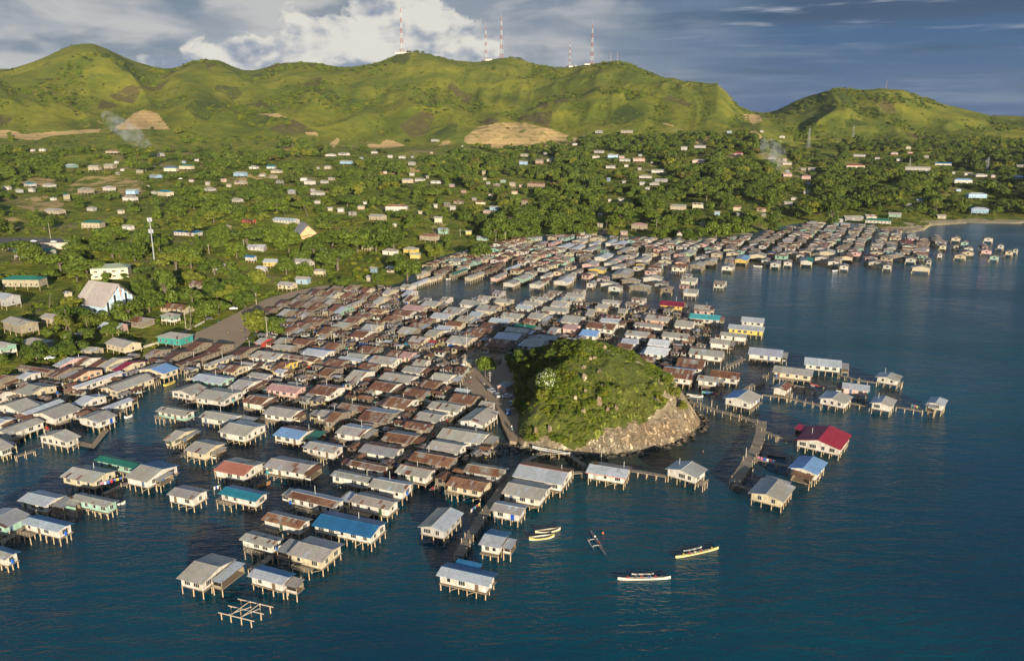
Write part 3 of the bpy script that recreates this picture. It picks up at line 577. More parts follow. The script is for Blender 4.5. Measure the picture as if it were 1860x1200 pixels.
def roof_mesh(L, D, rise, cf, cb, r, sheet=.9, hip=0.0, rows=2, thick=.07):
    """corrugated gable (or hipped) roof in loose sheets; ridge along x, eaves at z 0. cf, cb: colour codes of the -y and +y slopes"""
    mb = MB(); n = max(3, int(round(L / sheet))); hx = hip * min(D / 2, L / 2 - .3)
    for sgn, code in ((-1, cf), (1, cb)):
        basec = var(RC[code], r, .10); patch = 0
        for i in range(n):
            x0 = -L / 2 + L * i / n; x1 = -L / 2 + L * (i + 1) / n
            if r.random() < .30: tint = var(basec, r, .10)
            elif i == 0: tint = basec
            for j in range(rows):
                f0, f1 = j / rows, (j + 1) / rows; col = tint; al = {'z': .12, 'l': .05, 'h': .16, 'p': .45, 'r': .38, 'd': .35, 'o': .38}.get(code, .10)
                if code == 'p':
                    if r.random() < .33: patch = r.choice((0, 0, 1, 2, 3, 4))
                    if patch: col = var(RUSTS[patch - 1], r, .15)
                elif code in 'rdo':
                    if r.random() < (.16 if code != 'd' else .07): col = var(RC['z'], r, .2)
                    elif r.random() < .35: col = var(RUSTS[r.randrange(4)] if code != 'd' else RC['d'], r, .2)
                elif code in 'zh' and r.random() < .05: col = var(RUSTS[r.randrange(4)], r, .2)
                elif code in 'zl' and r.random() < .04: col = var(RC['l'], r, .1)
                if code == 'p' and j == 1 and r.random() < .75: pass
                def pt(x, f, dz=0):
                    xx = x * (1 - (hx / (L / 2)) * f) if hip else x
                    return (xx, sgn * D / 2 * (1 - f), rise * f + dz)
                lift = .02 + .02 * j + r.uniform(-.012, .012)
                q = [pt(x0, f0, lift), pt(x1 + .03, f0, lift), pt(x1 + .03, f1, lift), pt(x0, f1, lift)]
                if sgn > 0: q = q[::-1]
                mb.face(q, (*col, al))
        # underside and edges
        a = [(-L / 2, sgn * D / 2, -thick), (L / 2, sgn * D / 2, -thick), (L / 2 - hx, 0, rise - thick), (-L / 2 + hx, 0, rise - thick)]
        mb.face(a if sgn > 0 else a[::-1], (.22, .19, .15, 0))
        e = [(-L / 2, sgn * D / 2, -thick), (L / 2, sgn * D / 2, -thick), (L / 2, sgn * D / 2, .03), (-L / 2, sgn * D / 2, .03)]
        mb.face(e if sgn < 0 else e[::-1], (*var(basec, r), .2))
        for s2 in (-1, 1):
            e = [(s2 * L / 2, sgn * D / 2, -thick), (s2 * (L / 2 - hx), 0, rise - thick), (s2 * (L / 2 - hx), 0, rise + .03), (s2 * L / 2, sgn * D / 2, .03)]
            mb.face(e if s2 * sgn < 0 else e[::-1], (*var(basec, r), .2))
            if hip and sgn < 0: mb.face([(s2 * L / 2, -D / 2, .02), (s2 * L / 2, D / 2, .02), (s2 * (L / 2 - hx), 0, rise + .02)][::s2], (*basec, .2))
    mb.bar((-L / 2 + hx, 0, rise + .03), (L / 2 - hx, 0, rise + .03), .08, 5, (*var(basec, r), .2))
    return mb.mesh('roof', [ROOF])
def wall_mesh(L, D, h, rise, col, r, lower=None, gable=True):
    mb = MB(); c = (*var(col, r, .06), 0); lc = (*lower, 0) if lower else None
    X, Yh = L / 2, D / 2
    for p, q in (((-X, -Yh), (X, -Yh)), ((X, -Yh), (X, Yh)), ((X, Yh), (-X, Yh)), ((-X, Yh), (-X, -Yh))):
        n = 1 if not lower else 2; hs = [0, h] if not lower else [0, h * .42, h]
        for k in range(n): mb.face([(*p, hs[k]), (*q, hs[k]), (*q, hs[k + 1]), (*p, hs[k + 1])], lc if (lower and k == 0) else c)
    if gable:
        for s in (-1, 1):
            t = [(s * X, -Yh * s, h), (s * X, Yh * s, h), (s * X, 0, h + rise * .93)]; mb.face(t, c)
    mb.face([(-X, Yh, 0), (X, Yh, 0), (X, -Yh, 0), (-X, -Yh, 0)], (.2, .16, .11, 0))
    return mb.mesh('wall', [WALL])
def window_mesh(w, h, bars):
    mb = MB(); c = (.55, .52, .45, 0); t = .07; mb.cur = c
    mb.box(-w / 2 - t, -.05, -h / 2 - t, w / 2 + t, .0, -h / 2); mb.box(-w / 2 - t, -.05, h / 2, w / 2 + t, .0, h / 2 + t)
    mb.box(-w / 2 - t, -.05, -h / 2, -w / 2, .0, h / 2); mb.box(w / 2, -.05, -h / 2, w / 2 + t, .0, h / 2)
    for k in range(1, bars): x = -w / 2 + w * k / bars; mb.box(x - .035, -.045, -h / 2, x + .035, 0, h / 2)
    return mb.mesh('window', [PAINT])
def pane_mesh(w, h): mb = MB(); mb.face([(-w / 2, -.022, -h / 2), (w / 2, -.022, -h / 2), (w / 2, -.022, h / 2), (-w / 2, -.022, h / 2)], (.02, .02, .02, 0)); return mb.mesh('pane', [GLASS])
WINS = [(window_mesh(w, h, b), pane_mesh(w, h)) for w, h, b in ((1.5, 1.15, 3), (.95, 1.15, 2), (1.9, 1.1, 4), (.8, .9, 1))]
def door_mesh(col):
    mb = MB(); mb.cur = (*col, 0); mb.box(-.45, -.05, 0, .45, 0, 2.0); mb.box(.28, -.09, .95, .36, -.05, 1.03, (.4, .38, .3, 0)); return mb.mesh('door', [PAINT])
DOORS = [door_mesh(c) for c in ((.16, .11, .07), (.35, .33, .28), (.05, .10, .05), (.10, .14, .22))]
BLUED = door_mesh((.012, .08, .42))
def stilt_mesh(s):
    r = random.Random(s); mb = MB(); mb.cur = (.46, .36, .22, 0); dx, dy = r.uniform(-.05, .05), r.uniform(-.05, .05)
    mb.bar((dx * 2, dy * 2, 0), (dx, dy, .5), .15, 6, r2=.145); mb.bar((dx, dy, .5), (0, 0, 1), .145, 6, r2=.13)
    mb.bar((dx * 2, dy * 2, 0), (dx * 1.2, dy * 1.2, .42), .155, 6, (.10, .085, .06, 0), r2=.15); return mb.mesh('stilt', [WOOD])
STILTS = [stilt_mesh(s) for s in range(5)]
# ------------------------------------------------------------------ houses on land
LH = []
def add_win(parent, x, y, z, ang, k, pane=True):
    w = part('window', WINS[k][0], parent, (x, y, z), (0, 0, ang))
    if pane: part('pane', WINS[k][1], w)
def land_house(px0, py0, px1, py1, wall, roof):
    r = random.Random(int(px0 * 7 + py0 * 13)); xm = (px0 + px1) / 2; x, y, z = at(xm, py1 - 1.5); s = F / depth(x, y, z)
    wm = (px1 - px0) / s; hm = max(3.2, min((py1 - py0) / s, 8.5)); big = px1 - px0 > 34
    rot = math.radians(r.choice((-22, -22, -14, -30, -5)) + r.uniform(-5, 5)); L = max(4.5, wm * (.86 if wm > 7 else .95)); D = max(4.0, min(9.5, L * r.uniform(.6, .8)))
    lift = .25 if hm < 4.6 else min(2.4, hm * .3); rise = min(1.5, D * .17); wh = max(2.1, min((hm - lift - rise * .5) * .8, 6.0))
    # set back so the near wall stands on the spot seen
    k = 1 + D * .45 / math.hypot(x, y); x, y = x * k, y * k; z = tz(x, y)
    o = thing('house', None, 'house', (x, y, z), rot, 'houses on the wooded slope')
    hip = .9 if r.random() < .35 else 0; wf = r.uniform(.5, 1.0)
    w = part('wall', wall_mesh(L - 1.3, D - 1.3, wh, rise, tuple(q * wf for q in WC[wall]), r, gable=not hip, lower=(.70, .66, .56) if wall == 'm' and big else None), o, (0, 0, lift))
    part('roof', roof_mesh(L, D, rise, roof, roof, r, 1.2 if big else 2.0, hip=hip, rows=2 if big else 1), o, (0, 0, lift + wh))
    if lift > 1:
        for ix in range(4):
            for iy in (-1, 1): part('stilt', STILTS[(ix + iy) % 5], o, ((-.5 + ix / 3) * (L - 1.4), iy * (D / 2 - .8), -1.2), sc=(1, 1, lift + 1.25))
    else: part('plinth', merge([(lambda m: (m.box(-(L - 1) / 2, -(D - 1) / 2, -2.5, (L - 1) / 2, (D - 1) / 2, lift - .01, (.35, .32, .27, 0)), m)[1])(MB())]).mesh('plinth', [WALL]), o)
    nw = max(1, min(7, int(L / 3.0)))
    for fl in range(2 if wh > 4.6 else 1):
        zz = lift + (1.35 if wh < 4.6 else wh * (.27 + .48 * fl))
        for q in range(nw):
            xx = (-.5 + (q + .5) / nw) * (L - 1.2)
            if q == nw // 2 and fl == 0 and nw > 2: part('door', DOORS[r.randrange(4)], o, (xx, -(D - 1.3) / 2 - .004, lift + .05)); continue
            add_win(o, xx, -(D - 1.3) / 2 - .004, zz, 0, 0 if wm < 14 else 1, big)
        add_win(o, (L - 1.3) / 2 + .004, 0, zz, math.pi / 2, 1, big)
    LH.append((o, '%s walled %s roofed house' % (WNAME[wall], RNAME[roof]), xm, py1, px0, py0, px1, py1)); return o
L_DATA = """w z 55.3 272.8 65.0 279.3
w z 71.5 271.7 84.5 279.3
c o 191.8 276.0 221.0 283.6
w l 286.0 280.3 300.1 287.9
m l 119.2 301.6 144.1 310.7
c z 161.4 300.9 186.3 315.0
c z 189.6 300.3 213.4 312.4
w l 208.0 295.5 216.7 302.0
c z 247.0 310.7 262.2 319.3
c u 297.9 304.2 326.1 317.2
c g 325.0 300.9 355.4 312.8
b z 270.9 319.3 296.9 328.0
w t 43.3 333.4 68.3 343.2
w z 52.0 343.2 65.0 350.8
w z 78.0 335.6 102.9 344.3
w z 5.4 339.9 21.7 346.4
s z 28.2 345.3 43.3 351.8
c z 140.8 343.2 173.3 356.2
w z 187.4 339.9 211.3 351.8
c t 115.9 352.9 128.9 368.1
w z 91.0 361.6 104.0 365.9
b l 229.7 346.4 252.4 358.3
w z 223.2 358.3 252.4 370.3
c t 283.9 342.1 319.6 361.6
w z 372.7 331.3 383.5 342.1
w z 371.6 343.2 393.3 351.8
c z 82.3 382.2 121.3 394.1
s z 158.2 377.8 176.6 385.4
c g 149.5 400.6 192.8 421.2
w z 222.1 411.4 245.9 420.1
c t 327.2 407.1 361.9 420.1
w u 312.0 420.1 372.7 429.8
s g 28.2 454.8 71.5 476.4
s g 69.3 454.8 104.0 468.9
c g 6.5 498.6 89.9 530.0
s l -13.0 534.3 41.2 564.7
c z 2.2 583.1 80.2 613.4
c z 76.9 574.4 125.7 596.1
v l 184.2 591.8 234.0 613.4
o p 221.0 580.9 283.9 595.0
m z 292.5 572.3 331.5 593.9
c r 290.4 558.2 356.4 570.1
s z 136.5 605.9 173.3 618.9
s z 117.0 613.4 149.5 623.2
s z 34.7 621.0 99.7 636.2
m z -6.5 625.4 33.6 653.5
c z 192.8 624.3 262.2 648.1
t z 288.2 609.1 353.2 635.1
c z 147.3 636.2 190.7 648.1
c z 117.0 532.2 132.2 541.9
c r 344.5 514.8 381.4 530.0
e r 438.7 400.3 466.8 410.0
w l 491.8 400.3 549.2 407.8
w z 386.7 482.6 421.3 498.9
w u 444.1 466.3 469.0 479.3
y l 477.7 475.0 524.3 491.3
w z 530.8 473.9 573.0 490.2
c z 566.5 491.3 594.7 504.3
b z 536.2 505.4 566.5 518.4
c z 504.8 516.2 541.6 531.4
s l 465.8 485.9 488.5 498.9
w z 574.1 453.3 594.7 464.2
c z 656.4 445.8 680.3 458.8
b l 423.5 315.8 451.7 326.6
c z 425.7 332.0 450.6 339.6
w z 452.8 303.8 471.2 311.4
w t 484.2 303.8 502.6 311.4
c z 491.8 311.4 514.5 320.1
w z 471.2 319.0 484.2 325.5
c z 488.5 320.1 505.9 328.8
s z 500.4 329.8 516.7 337.4
w z 544.9 324.4 560.0 333.1
w z 552.4 328.8 574.1 340.7
w z 581.7 329.8 597.9 337.4
c z 595.8 324.4 609.9 332.0
s l 522.1 346.1 538.4 358.0
w z 563.3 349.3 591.4 359.1
w z 570.9 365.6 582.8 374.3
c z 588.2 304.9 603.4 312.5
b z 616.4 294.1 642.4 302.8
w z 590.4 281.1 612.0 287.6
w z 612.0 280.0 638.0 286.5
c z 398.6 411.1 423.5 424.1
n z 648.9 375.3 664.0 384.0
w z 612.0 379.7 627.2 390.5
w z 632.6 387.3 648.9 397.0
w z 659.7 367.8 667.3 373.2
w z 421.3 362.3 443.0 371.0
s l 449.5 449.0 486.3 457.7
c z 664.0 503.2 687.9 514.0
w z 673.7 276.8 686.7 283.3
w z 704.0 283.3 713.8 290.9
w z 723.5 285.5 737.6 292.0
w z 740.8 292.0 756.0 305.0
s z 782.0 256.3 799.3 262.8
w z 743.0 315.8 753.8 323.4
c z 730.0 326.7 751.7 337.5
w z 752.8 326.7 773.3 331.0
w z 773.3 320.2 779.8 326.7
w z 780.9 331.0 804.8 337.5
w o 697.5 366.8 745.2 389.5
c z 669.3 392.8 704.0 406.8
c z 875.2 311.5 882.8 322.3
v o 836.2 347.3 848.1 354.8
m z 907.7 328.8 919.6 334.3
c z 923.9 325.6 938.0 344.0
n r 955.4 333.2 992.2 345.1
c o 928.3 348.3 941.3 354.8
o r 822.1 365.7 843.8 372.2
c o 862.2 367.8 883.9 375.4
b z 888.2 376.5 907.7 387.3
v z 876.3 383.0 892.5 391.7
o r 945.6 362.4 960.8 377.6
w z 815.6 375.4 829.7 386.3
w z 787.4 372.2 796.1 379.8
m z 795.0 415.5 816.7 431.8
c o 760.3 427.4 802.6 443.7
y z 844.9 420.9 857.9 430.7
m z 864.4 432.8 889.3 439.3
c o 656.3 446.9 680.2 457.8
w z 693.2 454.5 725.7 465.4
y z 732.2 451.3 762.5 465.4
y z 743.0 462.1 766.8 471.9
b z 671.5 487.0 686.7 497.9
c z 701.8 484.9 719.2 496.8
c z 787.4 396.0 805.9 411.2
c z 1125.4 238.4 1151.4 248.2
s z 1079.8 239.5 1096.1 248.2
w z 1038.7 262.3 1050.6 268.8
w z 986.7 278.5 995.3 283.9
c z 944.4 281.8 960.7 286.1
b z 942.3 292.6 959.6 303.4
n z 971.5 292.6 987.8 302.3
w z 992.1 290.4 1005.1 296.9
s z 1077.7 276.3 1098.3 282.8
w z 1074.4 285.0 1090.7 289.3
b z 1101.5 282.8 1124.3 291.5
v z 1123.2 285.0 1135.1 291.5
v o 1147.0 287.2 1173.0 299.1
w z 1123.2 291.5 1147.0 299.1
w z 1099.3 304.5 1118.9 311.0
w z 1157.9 306.7 1165.4 313.2
w z 1181.7 311.0 1207.7 319.7
w z 1158.9 320.8 1186.0 328.3
s z 1188.2 327.3 1214.2 334.8
w z 1178.4 333.8 1199.0 341.3
w z 1169.8 341.3 1181.7 347.8
b z 1101.5 324.0 1109.1 334.8
w z 1235.9 267.7 1248.9 277.4
s z 1259.7 266.6 1283.5 273.1
v z 1255.4 291.5 1281.4 301.3
c z 1215.3 373.8 1247.8 386.8
c z 1255.4 370.6 1280.3 383.6
w z 1103.7 363.0 1111.3 368.4
c n 1144.9 407.4 1177.4 422.6
c z 1084.2 407.4 1096.1 415.0
c z 1045.2 420.4 1064.7 431.3
c r 1066.8 422.6 1086.3 430.2
v r 1086.3 419.3 1104.8 428.0
v z 1125.4 420.4 1141.6 431.3
c o 1024.6 424.8 1034.3 432.4
c z 991.0 425.9 1006.2 432.4
w o 1227.2 422.6 1242.4 430.2
w m 1242.4 426.9 1259.7 437.8
c o 1330.0 375.5 1347.3 388.5
w z 1336.5 388.5 1344.1 396.1
v o 1372.3 379.8 1392.8 386.3
c r 1399.3 385.3 1416.7 395.0
b z 1296.4 385.3 1308.3 396.1
v e 1332.2 279.1 1350.6 287.8
w z 1393.9 287.8 1410.2 293.2
c z 1418.9 297.5 1438.4 304.0
v n 1418.9 317.0 1438.4 325.7
w z 1453.5 307.3 1464.4 313.8
w z 1466.5 306.2 1481.7 314.8
v n 1454.6 320.3 1473.0 331.1
w z 1457.9 347.3 1470.9 356.0
c e 1533.7 294.3 1571.6 310.5
w z 1548.9 283.4 1572.7 288.8
w z 1414.5 248.8 1426.4 254.2
w z 1379.8 239.0 1387.4 244.4
b l 1319.2 240.1 1330.0 245.5
w z 1423.2 370.1 1440.5 374.4
s z 1529.4 395.0 1566.2 402.6
s z 1463.3 401.5 1500.1 409.1
c z 1568.4 395.0 1592.2 399.3
w g 1568.3 399.9 1620.3 410.8
m z 1611.7 389.1 1637.7 399.9
w z 1642.0 304.6 1690.8 314.3
w u 1696.2 298.1 1728.7 304.6
w z 1626.8 291.6 1639.8 297.0
w z 1587.8 288.3 1598.7 292.7
w b 1729.8 318.7 1765.5 338.2
w z 1766.6 318.7 1792.6 325.2
w z 1749.3 315.4 1765.5 321.9
b l 1752.5 346.8 1791.5 366.3
b l 1760.1 376.1 1794.8 393.4
w b 1840.3 321.9 1856.5 329.5
w u 1663.7 362.0 1676.7 368.5
c z 1699.4 392.4 1717.9 398.9
c z 1644.2 268.8 1655.0 273.2
v z 1616.0 279.7 1631.2 285.1
w z 1676.7 284.0 1687.5 290.5
w z 1845.7 301.3 1858.7 306.8"""
for ln in L_DATA.split('\n'):
    if not ln.strip(): continue
    w_, rf, *b = ln.split(); land_house(*[float(q) for q in b], w_, rf)
rq = random.Random(15); base_ = [q for q in LH if q[3] < 420 and q[2] > 150]
for k in range(95):
    q = rq.choice(base_); x_, y_ = q[2] + rq.gauss(0, 26), q[3] + rq.gauss(0, 9); w_ = rq.uniform(8, 14) * (1 if y_ > 330 else .75)
    if y_ < 275 or y_ > 425 or any(abs(x_ - u[2]) < 13 and abs(y_ - u[3]) < 6 for u in LH): continue
    land_house(x_ - w_ / 2, y_ - w_ * .5, x_ + w_ / 2, y_, rq.choice('wwccsvob'), rq.choice('zzzlrhz'))
label_all([q[:4] for q in LH], LAND_MARKS)
BOXES = [q[4:8] for q in LH]
# the church: a steep grey gable over pale blue boards
def church(px, py, wpx, label, wallc, roofc, rot, L, D, wh, rise, ribs, name='church'):
    x, y, z = at(px, py); k = 1 + 6 / math.hypot(x, y); x, y = x * k, y * k; z = tz(x, y); r = random.Random(5)
    o = thing(name, label, 'church', (x, y, z), rot)
    part('wall', wall_mesh(L - 1, D - 1, wh + 1.5, rise * (1 - .9 / D), wallc, r), o, (0, 0, -1.5)); part('roof', roof_mesh(L, D, rise, roofc, roofc, r, 1.0), o, (0, 0, wh))
    gx = L / 2 - .5
    if ribs:
        for q in range(-4, 5):
            yy = q * (D - 1.6) / 9; h_ = wh + (rise) * (1 - abs(yy) / (D / 2)) * .93; mb = MB(); mb.box(0, -.12, .2, .22, .12, h_, (.80, .78, .72, 0)); part('pilaster', mb.mesh('pilaster', [PAINT]), o, (gx + .003, yy, 0))
        for q in (-3.5, -1.5, 1.5, 3.5):
            yy = q * (D - 1.6) / 9; mb = MB(); mb.box(0, -.55, 1.2, .05, .55, wh + rise * (1 - abs(yy) / (D / 2)) * .72, (.16, .30, .48, 0)); part('window', mb.mesh('window', [GLASS]), o, (gx + .004, yy, 0))
        mb = MB(); mb.box(0, -.16, wh + rise * .35, .3, .16, wh + rise * .88, (.55, .30, .20, 0)); mb.box(.02, -.9, wh + rise * .62, .28, .9, wh + rise * .68, (.55, .30, .20, 0)); part('cross', mb.mesh('cross', [PAINT]), o, (gx + .25, 0, 0))
        part('porch_roof', roof_mesh(4.5, D * .45, 1.0, 'z', 'z', r), o, (gx + 2.2, 0, 3.2)); 
        for yy in (-1, 1): part('porch_post', STILTS[0], o, (gx + 4.0, yy * D * .19, -1), sc=(1, 1, 4.2))
    else:
        for yy in (-2.6, 0, 2.6): part('window', WINS[1][0], o, (gx + .005, yy, 2.4), (0, 0, math.pi / 2), (1.2, 1, 1.8))
        part('porch_roof', roof_mesh(3, D * .7, 1.4, 'o', 'o', r), o, (gx + 1.4, 0, 3.6))
    for q in range(5): add_win(o, (-.5 + (q + .5) / 5) * (L - 3), -(D - 1) / 2 - .005, 1.9, 0, 0)
    return o
CH = church(196, 566, 90, 'white church with steep grey gable roof and pale blue ribbed front', (.46, .62, .76), 's', math.radians(-26), 24, 22, 4.2, 10.5, True)
church(556, 437, 36, 'orange walled church with steep brown grey gable roof among trees', (.72, .40, .20), 'h', math.radians(-62), 22, 16, 4.5, 8.5, False)
def block(px0, py0, px1, py1, label):
    """the cream two-storey block with a green hipped roof"""
    x, y, z = at((px0 + px1) / 2, py1 - 2); s = F / depth(x, y, z); r = random.Random(3); L = (px1 - px0) / s * .86; D = 11; k = 1 + 6 / math.hypot(x, y); x, y = x * k, y * k; z = tz(x, y)
    o = thing('two_storey_block', label, 'building', (x, y, z), math.radians(14)); part('wall', wall_mesh(L - 1, D - 1, 7.8, 0, (.74, .66, .46), r, gable=False), o, (0, 0, -1.2)); part('roof', roof_mesh(L, D, 2.0, 'g', 'g', r, 1.2, hip=1), o, (0, 0, 6.6))
    for fl in (1.6, 4.7):
        for q in range(4): add_win(o, (-.5 + (q + .5) / 4) * (L - 2), -(D - 1) / 2 - .005, fl, 0, 2)
        for q in (-1, 1): add_win(o, -(L - 1) / 2 - .005, q * 2.4, fl, -math.pi / 2, 0)
    RC['g2'] = (.30, .38, .27)
    for me in [c.data for c in o.children if c.name.startswith('roof')]:
        a = me.color_attributes['col']; n = len(a.data); arr = np.tile(np.array([.30, .37, .26, .1], np.float32), n); a.data.foreach_set('color', arr)
block(166, 475, 242, 510, 'cream two storey block with a pale green hipped roof')
BOXES += [(153, 515, 243, 572), (166, 475, 242, 510), (542, 405, 580, 440)]
# telecom monopole
def monopole():
    x, y, z = at(282, 487); o = thing('telecom_mast', 'tall grey tubular mast with antenna panels above the cream block', 'mast', (x, y, z)); H_ = 33
    m = MB(); m.bar((0, 0, -.5), (0, 0, H_), .44, 10, (.38, .40, .42, 0), r2=.24); part('pole', m.mesh('pole', [PAINT], True), o)
    for zz in (H_ - 1.5, H_ - 9):
        m = MB(); m.bar((-1.3, 0, zz), (1.3, 0, zz), .09, 5, (.5, .5, .5, 0)); m.bar((0, -1.3, zz), (0, 1.3, zz), .09, 5, (.5, .5, .5, 0)); part('cross_arm', m.mesh('cross_arm', [PAINT]), o)
        for dx, dy in ((1.3, 0), (-1.3, 0), (0, -1.3), (0, 1.3)): m = MB(); m.box(-.22, -.16, -1.2, .22, .16, 1.4, (.55, .56, .58, 0)); part('antenna_panel', m.mesh('antenna_panel', [PAINT]), o, (dx, dy, zz))
monopole()
def lattice(px, pyb, pyt, name, label, cat, red=True, wbase=.085, group=None):
    x, y, z = at(px, pyb) if py_ok(px, pyb) else top_at(px); s = F / depth(x, y, z); H_ = (pyb - pyt) / s * 1.02; o = thing(name, label, cat, (x, y, z - .5), .4, group)
    w0 = H_ * wbase; nseg = 9
    for sgm in range(nseg):
        m = MB(); z0, z1 = H_ * sgm / nseg, H_ * (sgm + 1) / nseg; a, b = w0 * (1 - .88 * sgm / nseg) / 2, w0 * (1 - .88 * (sgm + 1) / nseg) / 2; col = ((.36, .17, .14, 0) if sgm % 2 == 0 else (.52, .52, .54, 0)) if red else (.42, .43, .44, 0)
        m.cur = col; A = [(-a, -a, z0), (a, -a, z0), (a, a, z0), (-a, a, z0)]; B = [(-b, -b, z1), (b, -b, z1), (b, b, z1), (-b, b, z1)]; t = max(.1, H_ * .0034)
        for k in range(4): m.bar(A[k], B[k], t); m.bar(A[k], B[(k + 1) % 4], t * .6); m.bar(A[(k + 1) % 4], B[k], t * .6); m.bar(B[k], B[(k + 1) % 4], t * .6)
        part('lattice_section', m.mesh('lattice_section', [PAINT]), o)
    m = MB(); m.bar((0, 0, H_), (0, 0, H_ * 1.12), .12, 4, (.7, .7, .7, 0)); part('aerial', m.mesh('aerial', [PAINT]), o)
    if not red:
        for q in (.72, .84, .95): m = MB(); m.bar((-H_ * .13, 0, H_ * q), (H_ * .13, 0, H_ * q), .12, 4, (.42, .43, .44, 0)); part('cross_arm', m.mesh('cross_arm', [PAINT]), o)
def top_at(px):
    a = az_of(px, 150); R_ = float(np.interp(a, RA, RR)) - 4; x, y = R_ * math.sin(a), R_ * math.cos(a); return x, y, tz(x, y)
def py_ok(px, py): return py > float(np.interp(px, [p for p, _ in RIDGE], [q for _, q in RIDGE])) + 4
for px, b, t, lb in ((732, 99, 22, 'red and white lattice tower on the leftmost mast hilltop beside trees'), (883, 110, 52, 'slim red and white lattice tower beside the white dish on the ridge'), (911, 106, 36, 'tall red and white lattice tower in the middle of the ridge'), (1034, 117, 72, 'thin red and white tower left of the tallest right hand tower'), (1074, 115, 46, 'broad red and white lattice tower above huts on the ridge'), (1108, 113, 92, 'short lattice mast near the right end of the ridge'), (1120, 113, 94, 'smaller of two short masts at the ridge end'), (1611, 161, 147, 'small lattice mast on top of the rounded right hill')):
    lattice(px, b, t, 'radio_tower', lb, 'tower', True, .075 if t < 80 else .1, 'radio towers on the hilltops')
for px, b, t, lb in ((1468, 268, 234, 'grey lattice power pylon beside the highway'), (1549, 250, 230, 'grey pylon on the lower slope of the rounded right hill'), (1792, 315, 287, 'grey lattice pylon among trees near the wide blue roofed hall'), (1652, 303, 288, 'small pylon behind the long white hall')):
    lattice(px, b, t, 'power_pylon', lb, 'pylon', False, .16, 'power pylons')
for px, w, lb in ((733, 26, 'low pale hut at the foot of the leftmost radio tower'), (1072, 22, 'low cream hut at the foot of the broad radio tower'), (1040, 14, 'small pale hut beside the thin radio tower'), (1112, 30, 'long pale hut near the right end of the ridge'), (888, 12, 'white equipment hut with dish on the middle ridge')):
    x, y, z = top_at(px); s = F / depth(x, y, z); o = thing('equipment_hut', lb, 'hut', (x, y, z - .6), 0, 'huts beside the radio towers'); r = random.Random(px)
    part('wall', wall_mesh(w / s, 7, 4.5, .8, (.74, .70, .60), r), o); part('roof', roof_mesh(w / s + .8, 8, .8, 'z', 'z', r, 2.5), o, (0, 0, 4.5)); add_win(o, 0, -3.51, 2.6, 0, 2, False)
# ------------------------------------------------------------------ trees
CLEAR = [[(250, 646), (300, 628), (340, 603), (420, 560), (520, 528), (600, 512), (612, 530), (545, 548), (480, 600), (440, 645), (380, 668), (300, 660)],
         [(-30, 592), (120, 528), (125, 508), (60, 545), (-30, 570)], [(-30, 455), (0, 425), (170, 428), (165, 450), (120, 462), (0, 475)], [(108, 350), (150, 320), (230, 318), (262, 334), (240, 350), (140, 362)],
         [(0, 366), (100, 352), (112, 384), (60, 400), (0, 402)], [(160, 372), (232, 364), (238, 396), (200, 402), (165, 395)], [(250, 508), (330, 480), (350, 500), (300, 520), (255, 522)], [(-20, 400), (150, 402), (150, 414), (0, 420)],
         [(815, 452), (805, 410), (840, 402), (858, 452)], [(640, 275), (640, 262), (870, 262), (870, 272), (740, 276)], [(1362, 205), (1390, 212), (1450, 262), (1530, 278), (1525, 288), (1440, 276), (1390, 262), (1366, 235)], [(1598, 334), (1640, 328), (1638, 350), (1600, 352)],
         [(1640, 395), (1870, 394), (1870, 420), (1600, 428), (1598, 414)], [(200, 350), (355, 322), (352, 332), (215, 356)], [(500, 528), (540, 500), (600, 505), (600, 520), (520, 532)], [(255, 372), (290, 368), (280, 398), (240, 400)],
         [(630, 480), (770, 462), (780, 478), (640, 512)], [(470, 305), (540, 286), (590, 288), (590, 300), (500, 312)], [(640, 290), (760, 272), (860, 274), (800, 288), (700, 300)]]
TREES = []                                     # x, y, z, R, H, kind, px, py
def visible_px(x, y, z): return pr(x, y, z)
rng2 = random.Random(11)
